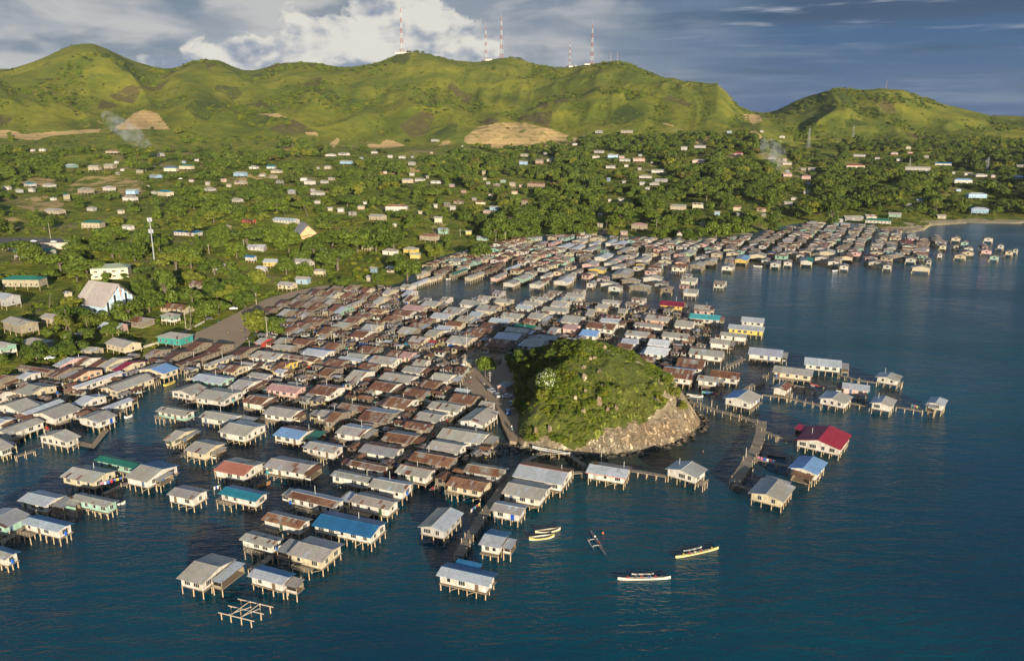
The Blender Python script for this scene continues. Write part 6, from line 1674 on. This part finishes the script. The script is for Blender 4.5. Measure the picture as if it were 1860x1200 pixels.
# ------------------------------------------------------------------ boats and people
def hull_mesh(L, B, hgt, col, inner, rise=.35, n=22, flat=.55, stripe=None):
    """an open shell lofted along its length, with thickness and a floor"""
    rings = []
    for i in range(n + 1):
        u = -1 + 2 * i / n; w = B / 2 * max(.02, (1 - abs(u) ** 2.6)); sh = hgt + rise * abs(u) ** 3; k = -.12 + .22 * abs(u) ** 4; x = u * L / 2; t = min(.06, w * .4); ki = k + .09
        rings.append([(x, -w, sh), (x, -w * .92, sh * .45), (x, -w * flat, k), (x, w * flat, k), (x, w * .92, sh * .45), (x, w, sh), (x, w - t, sh), (x, (w - t) * .9, sh * .5), (x, (w - t) * flat, ki), (x, -(w - t) * flat, ki), (x, -(w - t) * .9, sh * .5), (x, -w + t, sh)])
    mb = MB()
    for a, b in zip(rings, rings[1:]):
        for k in range(12):
            c = col if k < 5 or k in (5, 11) else inner
            if stripe and k in (0, 4): c = stripe
            mb.face([a[k], b[k], b[(k + 1) % 12], a[(k + 1) % 12]], (*c, 0))
    mb.face(rings[0], (*col, 0)); mb.face(rings[-1][::-1], (*col, 0)); return mb.mesh('hull', [PAINT], weld=True)
def body_mesh(seated, shirt, skin=(.10, .055, .035), legs=(.05, .05, .08), arm=0.3):
    """one continuous figure grown over a jointed skeleton"""
    J = {}; E = []; R = {}
    def j(n, p, r, par=None):
        J[n] = p; R[n] = r
        if par: E.append((par, n))
    j('pelvis', (0, 0, .0), .15); j('waist', (0, 0, .2), .13, 'pelvis'); j('chest', (0.03, 0, .42), .16, 'waist'); j('neck', (.04, 0, .58), .06, 'chest'); j('chin', (.06, 0, .65), .075, 'neck'); j('head', (.06, 0, .77), .10, 'chin'); j('crown', (.05, 0, .85), .06, 'head')
    for s in (-1, 1):
        k = 'l' if s > 0 else 'r'; j('sh' + k, (.03, .19 * s, .5), .065, 'chest'); j('el' + k, (.12 + arm * .4, .25 * s, .28), .05, 'sh' + k); j('wr' + k, (.2 + arm, .16 * s, .30 if seated else .02), .036, 'el' + k); j('ha' + k, (.27 + arm, .14 * s, .30 if seated else -.06), .04, 'wr' + k)
        if seated: j('kn' + k, (.42, .12 * s, .05), .075, 'pelvis'); j('an' + k, (.62, .12 * s, -.28), .05, 'kn' + k); j('to' + k, (.78, .12 * s, -.3), .04, 'an' + k)
        else: j('hi' + k, (0, .1 * s, -.08), .11, 'pelvis'); j('kn' + k, (.04, .11 * s, -.45), .075, 'hi' + k); j('an' + k, (0, .12 * s, -.85), .05, 'kn' + k); j('to' + k, (.17, .13 * s, -.9), .04, 'an' + k)
    names = list(J); me = bpy.data.meshes.new('body'); me.from_pydata([J[n] for n in names], [(names.index(a), names.index(b)) for a, b in E], []); o = bpy.data.objects.new('tmp', me); COL.objects.link(o)
    o.modifiers.new('s', 'SKIN')
    for i, n in enumerate(names): sv = me.skin_vertices[0].data[i]; sv.radius = (R[n], R[n]); sv.use_root = (n == 'pelvis')
    q = o.modifiers.new('d', 'SUBSURF'); q.levels = 1; q.render_levels = 1
    dg = bpy.context.evaluated_depsgraph_get(); dg.update(); m2 = bpy.data.meshes.new_from_object(o.evaluated_get(dg)); bpy.data.objects.remove(o)
    a = m2.color_attributes.new('col', 'FLOAT_COLOR', 'CORNER'); cs = []
    for p in m2.polygons:
        z = p.center.z; y = abs(p.center.y); c = (.015, .012, .01) if z > .76 else skin if z > .57 else shirt if z > .05 and y < .24 else skin if z > .0 and y >= .1 and p.center.x > .16 else legs
        cs += [(*c, 0)] * len(p.vertices)
    a.data.foreach_set('color', np.array(cs, np.float32).ravel()); m2.materials.clear(); m2.materials.append(PAINT); m2.polygons.foreach_set('use_smooth', [True] * len(m2.polygons)); return m2
SHIRTS = [(.45, .03, .03), (.65, .5, .06), (.7, .68, .62), (.04, .08, .3), (.06, .06, .07), (.1, .3, .35)]
SNAME = ['red', 'yellow', 'white', 'navy', 'black', 'teal']
SEAT = [body_mesh(True, c) for c in SHIRTS]; STAND = [body_mesh(False, c, arm=.05) for c in SHIRTS]
def paddle_mesh(): m = MB(); m.cur = (.4, .25, .12, 0); m.bar((0, 0, 0), (.25, .35, -.95), .022, 5); m.box(.2, .3, -1.35, .32, .42, -.92, (.3, .18, .08, 0)); return m.mesh('paddle', [PAINT])
PAD = paddle_mesh()
def outrigger(p, q, label, col, inner, side, crew, L=None, names=()):
    a, b = Vector(un(*p)), Vector(un(*q)); d = b - a; L = L or d.length; rz = math.atan2(d.y, d.x); c = (a + b) / 2; o = thing('outrigger_canoe', label, 'canoe', (*c, .02), rz, 'outrigger canoes on the open water')
    part('hull', hull_mesh(L, .62, .42, col, inner, .38, 26), o); ay = side * 2.0; fl = hull_mesh(L * .42, .3, .22, (.78, .76, .68), (.7, .68, .6), .22, 12); part('float', fl, o, (0, ay, .04))
    for x in (-L * .13, L * .13): m = MB(); m.bar((x, -side * .4, .52), (x, ay * .75, .62), .06, 6, (.72, .68, .58, 0)); m.bar((x, ay * .75, .62), (x, ay, .28), .06, 6, (.72, .68, .58, 0)); part('boom', m.mesh('boom', [PAINT]), o)
    for k in range(6): m = MB(); m.box(-.13, -.26, .3, .13, .26, .34, (.45, .35, .22, 0)); part('seat', m.mesh('seat', [PAINT]), o, (-L * .33 + k * L * .132, 0, 0))
    for k, si in enumerate(crew):
        if si is None: continue
        xx = -L * .33 + k * L * .132; cs, sn = math.cos(rz), math.sin(rz); seats = ('bow', 'second', 'third', 'fourth', 'fifth', 'stern')
        pe = bpy.data.objects.new('person', SEAT[si]); pe.location = (c.x + cs * xx, c.y + sn * xx, .50); pe.rotation_euler = (0, 0, rz); pe.scale = (1.0,) * 3; link(pe); tag(pe, '%s shirted paddler seated %s in the %s' % (SNAME[si], ('at the stern', 'second from stern', 'third from stern', 'fourth from stern', 'fifth from stern', 'at the bow')[k], names), 'person', 'paddlers in the canoes')
        pd = bpy.data.objects.new('paddle', PAD); yy = -side * .15 if k % 2 else side * .15; pd.location = (pe.location.x + cs * .5 - sn * yy, pe.location.y + sn * .5 + cs * yy, .85); pd.rotation_euler = (0, 0, rz + (0 if k % 2 else math.pi * .5)); link(pd); tag(pd, 'wooden paddle held by the %s shirted paddler %s in the %s' % (SNAME[si], ('at stern', 'second from stern', 'third from stern', 'fourth from stern', 'fifth from stern', 'at bow')[k], names), 'paddle', 'paddles')
    return o
outrigger((1227, 1014), (1305, 997), 'yellow hulled outrigger canoe with paddlers right of centre', (.72, .60, .28), (.5, .42, .25), 1, (1, 0, 2, 0, None, 1), names='yellow canoe')
outrigger((1122, 1053), (1218, 1051), 'cream hulled outrigger canoe with paddlers, nearest to the camera', (.76, .70, .54), (.5, .45, .35), 1, (0, 4, 0, 3, 0, 4), names='cream canoe')
outrigger((1100, 1009), (1073, 967), 'white and red outrigger canoe pointing up the picture, float on its left', (.78, .77, .74), (.5, .08, .07), 1, (None, 4, 0, None, 2, None), names='white canoe')
def dinghy(p, q, label, col, inner, B=1.5, stripe=None, thing_name='dinghy', z=.0, motor=False):
    a, b = Vector(un(p[0], p[1], z)), Vector(un(q[0], q[1], z)); d = b - a; c = (a + b) / 2; L = d.length; o = thing(thing_name, label, 'boat', (*c, z + .05), math.atan2(d.y, d.x), 'small boats moored among the houses')
    part('hull', hull_mesh(L, min(B, L * .3), .55, col, inner, .45, 18, .6, stripe), o)
    for k in (-.28, 0, .26): m = MB(); w = min(B, L * .3) * .46; m.box(-.14, -w, .36, .14, w, .41, (.5, .4, .26, 0)); part('thwart', m.mesh('thwart', [PAINT]), o, (k * L, 0, 0))
    if motor: m = MB(); m.box(-.2, -.16, .3, .15, .16, .95, (.05, .05, .06, 0)); m.bar((-.1, 0, .3), (-.15, 0, -.4), .06, 5, (.1, .1, .1, 0)); part('outboard_motor', m.mesh('outboard_motor', [PAINT]), o, (-L / 2 - .05, 0, 0))
    return o
dinghy((961, 981), (1007, 975), 'white dinghy, front one of the two moored side by side', (.74, .70, .55), (.55, .5, .38), 1.7, (.7, .5, .1))
dinghy((972, 969), (1018, 963), 'timber sided dinghy, rear one of the two moored side by side', (.55, .42, .22), (.35, .27, .17), 1.6, (.72, .66, .5))
dinghy((297, 702), (319, 694), 'yellow wooden boat moored in the left channel', (.70, .52, .10), (.4, .3, .12), 1.5)
dinghy((226, 760), (241, 756), 'white dinghy tied up beside the blue door house', (.75, .72, .64), (.45, .4, .3), 1.4)
dinghy((213, 917), (228, 914), 'small pale skiff tied to the mint fronted house', (.75, .72, .62), (.5, .45, .35), 1.3)
dinghy((967, 814), (1037, 827), 'long white canoe lying in front of the islet', (.76, .75, .72), (.6, .58, .52), 1.4, z=1.3, thing_name='long_canoe')
dinghy((1392, 826), (1430, 831), 'dark slim canoe between the jetty and the crimson roofed house', (.12, .10, .10), (.2, .16, .12), 1.0, (.5, .45, .4), thing_name='long_canoe')
dinghy((1247, 719), (1277, 722), 'white barge like dinghy beside the islet at the footbridge start', (.74, .72, .64), (.55, .5, .42), 1.8)
dinghy((1472, 700), (1500, 705), 'red and white canoe beside the low footbridge', (.72, .7, .68), (.5, .08, .06), 1.0, (.55, .06, .05), thing_name='long_canoe')
dinghy((1216, 487), (1232, 488), 'long pale boat moored in front of the pink walled stilt house', (.72, .66, .55), (.5, .42, .32), 1.3)
dinghy((1368, 484), (1386, 485), 'pale boat moored right of the yellow walled house', (.72, .68, .6), (.5, .42, .32), 1.3)
dinghy((1512, 493), (1522, 492), 'small white boat off the far village edge, left of a lone white house', (.74, .72, .66), (.5, .45, .35), 1.3)
dinghy((810, 508), (820, 507), 'small pale boat at the back of the open pool', (.70, .66, .55), (.45, .4, .3), 1.3)
dinghy((755, 722), (784, 732), 'white boat drawn up between rusty roofs left of the islet', (.75, .74, .7), (.5, .45, .4), 1.5, z=2.3)
dinghy((468, 886), (492, 878), 'orange brown canoe behind the teal roofed house', (.45, .20, .07), (.3, .2, .1), 1.1, thing_name='long_canoe')
def buoy(px, py, label, c): x, y = un(px, py); m = MB(); m.bar((0, 0, -.3), (0, 0, .35), .35, 10, (*c, 0), r2=.22); m.bar((0, 0, .35), (0, 0, .6), .05, 5, (.2, .2, .2, 0)); o = thing('mooring_buoy', label, 'buoy', (x, y, 0)); part('float', m.mesh('float', [PAINT]), o)
buoy(1095, 968, 'orange buoy floating beside the white and red outrigger canoe', (.7, .16, .05)); buoy(1277, 820, 'rusty brown buoy off the islet cliff', (.22, .08, .04))
# ------------------------------------------------------------------ islet trees and boulders
IT = []
for px, py, w, H_, kd in ((930, 668, 30, 7, 'round'), (946, 682, 36, 8, 'round'), (942, 702, 30, 7, 'loose'), (952, 662, 36, 7, 'round'), (960, 690, 34, 7, 'round'), (946, 720, 30, 6, 'loose'), (975, 655, 30, 6, 'round'), (1000, 652, 26, 5, 'loose'), (940, 745, 26, 5, 'round'), (985, 730, 24, 5, 'round'), (1240, 745, 22, 4, 'round'), (1225, 720, 22, 4, 'round')):
    x, y, z = on_islet(px, py); s = F / depth(x, y, z); o = tree(x, y, z, w / s / 2, H_, kd, None, 'trees on the islet', 'islet_tree'); IT.append((o, '%s tree on the islet' % KNAME[kd], px, py))
label_all(IT, [('shaded left shoulder', 925, 655), ('blossoming bush', 990, 700), ('sea cliff', 1230, 770)])
x, y, z = on_islet(992, 712); s = F / depth(x, y, z); fo2 = tree(x, y, z, 20 / s, 8.5, 'round', crown(321, 'round', 2000, .085, LEAF, 420), 'trees on the islet', 'blossoming_tree'); fo2['label'] = 'rounded tree speckled with white blossom on the islet'
x, y, z = at(882, 684); x, y = un(882, 684, 1.2); s = F / depth(x, y, 1.2); ct_ = tree(x, y, 1.2, 20 / s, 10, 'round', None, 'trees on the causeway', 'tree'); ct_['label'] = 'round bright tree standing alone on the causeway left of the islet'
def rock_mesh(s):
    bm = bmesh.new(); bmesh.ops.create_icosphere(bm, subdivisions=3, radius=1.0); r = random.Random(s); off = r.random() * 50
    for v in bm.verts: n = float(fbm(v.co.x * 1.3 + off, v.co.y * 1.3 + v.co.z * 1.7, s, 3)); v.co *= .65 + n * .75; v.co.z *= 1.0
    me = bpy.data.meshes.new('boulder'); bm.to_mesh(me); bm.free(); me.materials.append(ROCK); return me
RM = [rock_mesh(s) for s in range(4)]; BI = []
for k, (px, py, w, h_) in enumerate(((1061, 688, 12, 14), (1098, 633, 7, 8), (1080, 652, 8, 8), (1060, 668, 9, 7), (1088, 675, 9, 6), (1088, 735, 10, 22), (1119, 743, 9, 14), (1104, 746, 7, 10), (1063, 713, 7, 10), (1095, 702, 7, 7), (998, 782, 8, 16), (1072, 652, 8, 7), (1060, 750, 9, 12), (1045, 725, 7, 8), (973, 790, 7, 24))):
    x, y, z = on_islet(px, py); s = F / depth(x, y, z); o = bpy.data.objects.new('boulder', RM[k % 4]); o.location = (x, y, z + h_ / s * .15); o.scale = (w / s * .48, w / s * .42, h_ / s * .5); o.rotation_euler = (0, 0, k * 1.3); link(o); tag(o, None, 'boulder', 'pale boulders in the islet scrub'); BI.append((o, 'pale boulder in the islet scrub', px, py))
label_all(BI, [('blossoming tree', 992, 690), ('islet summit', 1080, 632), ('sea cliff', 1150, 800)])
rg = np.random.default_rng(4); pts, sc = [], []
rc_ = bpy.data.collections.new('rock_sources')
for i, me in enumerate(RM): rc_.objects.link(bpy.data.objects.new('rock_%d' % i, me))
for _ in range(420):
    th = rg.uniform(-math.pi, .55); R_ = float(np.interp(th, _ia, _ir, period=2 * math.pi)) * rg.uniform(.97, 1.06); x, y = IC[0] + R_ * math.cos(th), IC[1] + R_ * math.sin(th); s = rg.uniform(.25, .85); pts.append((x, y, rg.uniform(-.2, .35))); sc.append((s * 1.2, s, s * .7))
for _ in range(70): x, y = un(rg.uniform(905, 975), rg.uniform(803, 828)); pts.append((x, y, -.05)); s = rg.uniform(.3, .8); sc.append((s, s, s * .6))
scatter('shore_rocks', pts, sc, rc_, 'dark wet rocks fringing the islet shore', 'rocks')
# ------------------------------------------------------------------ causeway life: sheds, cars, people, poles, washing
def shed(px0, py0, px1, py1, wall, rf_, label, hip=0, z0=1.2, rot=-22):
    r = random.Random(int(px0)); x, y = un((px0 + px1) / 2, py1, z0); s = F / depth(x, y, z0); L = max(4.5, (px1 - px0) / s * .9); D = L * .75; k = 1 + D * .45 / math.hypot(x, y); o = thing('shed', label, 'shed', (x * k, y * k, z0), math.radians(rot)); wh = 2.4; rise = D * (.16 if not hip else .26)
    part('wall', wall_mesh(L - .7, D - .7, wh, rise, WC[wall], r, gable=not hip), o, (0, 0, 0)); part('roof', roof_mesh(L, D, rise, rf_, rf_, r, .9, hip=hip), o, (0, 0, wh)); add_win(o, -L * .2, -(D - .7) / 2 - .005, 1.3, 0, 1); part('door', DOORS[1], o, (L * .15, -(D - .7) / 2 - .005, .02))
shed(884, 640, 912, 662, 'o', 'o', 'hip roofed brown hut at the islet foot', .9); shed(840, 646, 862, 666, 'c', 'z', 'small cream kiosk left of the causeway tree'); shed(902, 680, 932, 712, 'v', 'h', 'pink walled shed with a steep grey roof beside the islet', 0, rot=60)
def car_mesh(col):
    bm = bmesh.new(); prof = [(-2.1, .35), (-2.15, .85), (-1.9, 1.0), (-1.35, 1.08), (-1.0, 1.5), (.5, 1.55), (1.05, 1.05), (1.95, .92), (2.15, .7), (2.1, .35)]; mb = MB(); W_ = .82
    for (x0, z0), (x1, z1) in zip(prof, prof[1:]):
        gl = (x0, x1) in ((-1.35, -1.0), (.5, 1.05)); mb.face([(x0, -W_, z0), (x0, W_, z0), (x1, W_, z1), (x1, -W_, z1)], (.02, .025, .03, 0) if gl else (*col, 0))
    for s in (-1, 1): mb.face([(x, s * W_, z) for x, z in prof][::s], (*col, 0)); mb.face([(-1.15, s * (W_ + .006), 1.1), (.85, s * (W_ + .006), 1.1), (.45, s * (W_ + .006), 1.46), (-.92, s * (W_ + .006), 1.44)][::-s], (.02, .025, .03, 0))
    mb.face([(-2.1, W_, .35), (-2.1, -W_, .35), (2.1, -W_, .35), (2.1, W_, .35)], (.03, .03, .03, 0)); bm.free(); return mb.mesh('body', [PAINT])
def wheel_mesh(): m = MB(); m.bar((0, -.11, 0), (0, .11, 0), .33, 12, (.02, .02, .02, 0)); m.bar((0, -.12, 0), (0, .12, 0), .17, 8, (.4, .4, .4, 0)); return m.mesh('wheel', [PAINT])
WHL = wheel_mesh(); CARC = dict(white=(.75, .75, .73), silver=(.5, .51, .52), blue=(.05, .12, .3), dark=(.05, .05, .06), red=(.4, .04, .04)); CARM = {k: car_mesh(v) for k, v in CARC.items()}
def car(px, py, col, label, flat=None, rot=0.0):
    if flat is None: x, y, z = at(px, py); z += .35
    else: x, y = un(px, py, flat); z = flat
    o = thing('parked_car', label, 'car', (x, y, z), math.radians(rot), 'parked cars'); part('body', CARM[col], o)
    for dx in (-1.3, 1.3):
        for dy in (-.78, .78): part('wheel', WHL, o, (dx, dy, .33))
for px, py, c, lb, fl, rt in ((893, 712, 'white', 'white car at the causeway bend, first of the line below the pink shed', 1.2, 120), (903, 720, 'silver', 'silver car second in the line along the islet foot', 1.2, 110), (928, 735, 'silver', 'silver car hard against the islet foot', 1.2, 100), (923, 750, 'blue', 'blue car nearest the sea on the islet road', 1.2, 95), (921, 722, 'white', 'white van like car below the pink shed', 1.2, 20), (846, 664, 'white', 'white car beside the cream kiosk', 1.2, 10), (581, 618, 'white', 'white car on the causeway among rusty roofs', 1.2, 0), (425, 564, 'white', 'white car on the dirt yard edge under trees', None, 10), (92, 655, 'white', 'white car between shore trees near the mint house', None, 15), (62, 440, 'white', 'white car in the car park, left of the group', None, 5), (98, 441, 'white', 'white car in the car park, right of the group', None, 5), (122, 440, 'silver', 'silver car at the right end of the car park', None, 5), (30, 438, 'dark', 'dark car at the left of the car park', None, 5), (75, 438, 'dark', 'dark car in the middle of the car park', None, 5), (268, 340, 'white', 'white car on the hillside road, lower one', None, 20), (328, 326, 'white', 'white car on the hillside road, upper one', None, 20), (380, 582, 'dark', 'dark car on the dirt yard by the fence', None, 30), (840, 267, 'white', 'white vehicle on the road below the quarry', None, 0), (1418, 258, 'white', 'white vehicle on the highway cutting', None, -40)):
    car(px, py, c, lb, fl, rt)
PI_ = []
rp = random.Random(31)
for px, py, fl in [(rp.uniform(440, 482), rp.uniform(604, 626), 'y') for _ in range(10)] + [(rp.uniform(760, 838), rp.uniform(630, 642), 'c') for _ in range(16)] + [(rp.uniform(815, 880), rp.uniform(664, 712), 'c') for _ in range(8)] + [(rp.uniform(926, 936), rp.uniform(740, 796), 'c') for _ in range(7)] + [(416, 610, 'y'), (398, 590, 'y'), (372, 600, 'y')]:
    if fl == 'y': x, y, z = at(px, py); z += .36
    else: x, y = un(px, py, 1.2); z = 1.2
    si = rp.randrange(6); pe = bpy.data.objects.new('person', STAND[si]); pe.location = (x, y, z + .92); pe.rotation_euler = (0, 0, rp.random() * 6.28); link(pe); tag(pe, None, 'person', 'people standing about on the causeway and yard'); PI_.append((pe, '%s shirted person standing' % SNAME[si], px, py))
label_all(PI_, [('dirt yard', 440, 610), ('causeway tree', 882, 660), ('cream kiosk', 850, 655), ('market stalls', 795, 634), ('islet road cars', 915, 735)])
def stall(px, py, c, label):
    x, y = un(px, py, 1.2); o = thing('market_stall', label, 'stall', (x, y, 1.2), math.radians(-22), 'market stalls on the causeway')
    m = MB(); m.face([(-2, -1.3, 2.1), (2, -1.3, 2.1), (2, 1.3, 2.5), (-2, 1.3, 2.5)], (*c, 0)); m.face([(-2, 1.3, 2.46), (2, 1.3, 2.46), (2, -1.3, 2.06), (-2, -1.3, 2.06)], (*c, 0)); part('awning', m.mesh('awning', [PAINT]), o)
    m = MB(); m.box(-1.7, -1.0, .75, 1.7, .2, .82, (.35, .26, .15, 0)); part('table', m.mesh('table', [WOOD]), o)
    for dx in (-1.8, 1.8):
        for dy in (-1.1, 1.1): part('post', POSTM[0], o, (dx, dy, 0), sc=(.35, .35, 2.2))
for px, py, c, lb in ((786, 628, (.5, .05, .04), 'red topped market stall on the causeway'), (800, 634, (.55, .40, .16), 'tan topped stall right of the red one'), (822, 630, (.6, .5, .2), 'yellow topped stall at the causeway edge'), (742, 633, (.04, .3, .42), 'blue topped stall on the causeway'), (660, 634, (.05, .12, .35), 'dark blue stall at the left causeway'), (705, 628, (.55, .56, .55), 'pale topped stall left of the blue one'), (772, 640, (.4, .3, .2), 'brown topped stall below the red one')): stall(px, py, c, lb)
def pole(px, pb, pt_, label, fl=None, arms=2, name='power_pole'):
    if fl is None: x, y, z = at(px, pb)
    else: x, y = un(px, pb, fl); z = fl
    s = F / depth(x, y, z); H_ = min(14, (pb - pt_) / s * 1.04); o = thing(name, label, 'pole', (x, y, z - .3), math.radians(-10), 'power poles'); m = MB(); m.bar((0, 0, 0), (0, 0, H_ + .3), .17, 7, (.45, .40, .32, 0), r2=.11); part('shaft', m.mesh('shaft', [WOOD]), o)
    for k in range(arms): m = MB(); m.box(-1.0, -.07, H_ - .5 - .9 * k, 1.0, .07, H_ - .36 - .9 * k, (.36, .30, .22, 0)); part('cross_arm', m.mesh('cross_arm', [WOOD]), o)
    return Vector((x, y, z + H_ - .4))
tops_ = []
for px, b, t, lb, fl in ((487, 626, 576, 'pole with transformer beside the yard tree', None), (602, 618, 600, 'pole rising among rusty roofs at the left causeway', 1.2), (848, 642, 606, 'pole at the causeway end near the islet', 1.2), (845, 672, 642, 'pole in front of the cream kiosk', 1.2), (880, 640, 628, 'short pole behind the causeway tree', 1.2), (466, 555, 533, 'pole at the top of the dirt yard', None), (338, 598, 568, 'white pole beside the mint based house', None), (890, 695, 674, 'street pole left of the pink walled shed', 1.2), (380, 462, 444, 'pole left of the yellow green trees', None), (444, 458, 436, 'tall pole under the broad trees', None), (500, 455, 435, 'pole left of the orange church trees', None), (836, 430, 416, 'pole at the dirt road junction', None), (918, 445, 422, 'pole before the bright forest edge', None), (92, 434, 406, 'white flagpole like pole behind the car park', None), (1366, 870, 850, 'weathered post at the crooked jetty', .2), (1354, 838, 812, 'leaning post with cross bar at the crooked jetty', .2), (1292, 745, 726, 'white post beside the islet footbridge', .2), (1092, 840, 818, 'bare pole in the water before the islet', .2), (1192, 425, 392, 'slim white pole among trees behind the white chapel', None)):
    tops_.append(pole(px, b, t, lb, fl, 0 if ('flagpole' in lb or 'post' in lb or 'white' in lb or 'bare' in lb) else 2))
def wires(pairs, label):
    m = MB(); m.cur = (.03, .03, .03, 0)
    for a, b in pairs:
        for off in (-.8, .8):
            pp = [a.lerp(b, k / 8) + Vector((off, 0, -1.2 * math.sin(math.pi * k / 8))) for k in range(9)]
            for p, q in zip(pp, pp[1:]): m.bar(p, q, .03, 3)
    o = bpy.data.objects.new('power_line', m.mesh('power_line', [PAINT])); link(o); tag(o, label, 'power line')
wires([(tops_[0], tops_[5])], 'black wires from the yard pole to the road pole'); wires([(tops_[0], tops_[1]), (tops_[1], tops_[2])], 'black wires running over the causeway roofs')
def washing(p, q, label, z=2.9):
    a, b = Vector((*un(p[0], p[1], z), z)), Vector((*un(q[0], q[1], z), z)); o = thing('washing_line', label, 'washing line', (*a.xy, 0), 0, 'washing lines'); r = random.Random(int(p[0])); d = b - a; n = max(4, int(d.length / .8))
    for e in (Vector((0, 0, 0)), d): part('post', POSTM[0], o, (e.x, e.y, -1), sc=(.4, .4, z + 1.1))
    m = MB(); m.bar((0, 0, z), (d.x, d.y, z), .02, 3, (.6, .6, .55, 0)); part('cord', m.mesh('cord', [PAINT]), o)
    for k in range(n):
        c = r.choice(((.5, .04, .06), (.7, .68, .66), (.06, .12, .45), (.65, .2, .35), (.7, .55, .1), (.1, .35, .35), (.75, .74, .72))); t0, t1 = (k + .1) / n, (k + .85) / n; h_ = r.uniform(.5, 1.0); m = MB(); m.face([(d.x * t0, d.y * t0, z), (d.x * t1, d.y * t1, z), (d.x * t1, d.y * t1, z - h_), (d.x * t0, d.y * t0, z - h_)], (*c, 0)); m.face([(d.x * t0, d.y * t0 + .02, z - h_), (d.x * t1, d.y * t1 + .02, z - h_), (d.x * t1, d.y * t1 + .02, z), (d.x * t0, d.y * t0 + .02, z)], (*c, 0)); part('garment', m.mesh('garment', [PAINT]), o)
for p, q, lb in (((182, 876), (222, 866), 'washing line with pink cloth between the grey and green roofed houses'), ((855, 925), (872, 912), 'washing line over the nearest long walkway'), ((1376, 828), (1408, 836), 'washing line with red and white cloth beside the crooked jetty'), ((1275, 710), (1315, 714), 'crowded washing line between the islet and the blue grey roof'), ((1656, 734), (1672, 738), 'washing line on the footbridge to the outermost house'), ((388, 884), (400, 880), 'washing line at the teal roofed house platform')): washing(p, q, lb)
# fence and wall along the yard
def fence(pts, label, h_=1.1):
    m = MB(); c = [Vector(at(*p)) for p in pts]; o = thing('fence', label, 'fence', tuple(c[0])); r = random.Random(2)
    for a, b in zip(c, c[1:]):
        n = max(2, int((b - a).length / 2.5))
        for k in range(n): p = a.lerp(b, k / n) - c[0]; q = a.lerp(b, (k + 1) / n) - c[0]; m.face([(p.x, p.y, p.z), (q.x, q.y, q.z), (q.x, q.y, q.z + h_), (p.x, p.y, p.z + h_)], (*var((.42, .38, .3), r, .2), 0)); m.face([(p.x, p.y + .06, p.z + h_), (q.x, q.y + .06, q.z + h_), (q.x, q.y + .06, q.z), (p.x, p.y + .06, p.z)], (.3, .27, .2, 0))
        p = a - c[0]; m.bar((p.x, p.y, p.z), (p.x, p.y, p.z + h_ + .2), .09, 5, (.3, .25, .18, 0))
    part('panels', m.mesh('panels', [WOOD]), o)
fence([(232, 642), (300, 622), (345, 600), (372, 585)], 'low pale fence along the upper side of the dirt yard'); fence([(0, 455), (70, 453), (135, 452)], 'long tan retaining wall below the car park', 4.5)
# ------------------------------------------------------------------ smoke and air
def smoke(px, py, rx, rz_, lean, dens, label):
    x, y, z = at(px, py); bm = bmesh.new(); bmesh.ops.create_icosphere(bm, subdivisions=4, radius=1)
    for v in bm.verts: n = float(fbm(v.co.x * 1.4 + 7, v.co.y * 1.4 + v.co.z, 3, 3)); v.co *= .75 + n * .5; k = (v.co.z + 1) / 2; v.co.x = v.co.x * rx * (.25 + .75 * k) + lean * k; v.co.y *= rx * .6 * (.3 + .7 * k); v.co.z = (v.co.z + 1) * rz_ * .5
    me = bpy.data.meshes.new('smoke_plume'); bm.to_mesh(me); bm.free(); o = bpy.data.objects.new('smoke_plume', me); o.location = (x, y, z); link(o); tag(o, label, 'smoke', kind='stuff')
    m = bpy.data.materials.new('smoke'); m.use_nodes = True; t = m.node_tree; t.nodes.clear(); g = N(t); ou = g.n('ShaderNodeOutputMaterial'); v = g.n('ShaderNodeVolumePrincipled'); t.links.new(v.outputs[0], ou.inputs['Volume']); v.inputs['Color'].default_value = (.86, .88, .92, 1)
    n = g.noise(obco(g), .09, 4, .6, .5); g.set(v.inputs['Density'], g.m('MULTIPLY', g.ramp(n, .42, .72), dens)); me.materials.append(m)
smoke(284, 290, 30, 62, -60, .05, 'thin blue grey smoke drifting left above the hillside houses'); smoke(1424, 322, 26, 54, -30, .055, 'pale smoke rising among trees near pink roofed houses')

hz = MB(); hz.box(-6100, -1600, -8, 6100, 9100, 420); ho = bpy.data.objects.new('haze', hz.mesh('haze', [], weld=True)); COL.objects.link(ho); ho['kind'] = 'stuff'
hm_ = bpy.data.materials.new('haze'); hm_.use_nodes = True; ht = hm_.node_tree; ht.nodes.clear(); g = N(ht); hout = g.n('ShaderNodeOutputMaterial'); hv = g.n('ShaderNodeVolumePrincipled'); ht.links.new(hv.outputs[0], hout.inputs['Volume'])
hv.inputs['Color'].default_value = (.80, .88, 1.0, 1); hv.inputs['Density'].default_value = 0.00002; ho.data.materials.append(hm_)
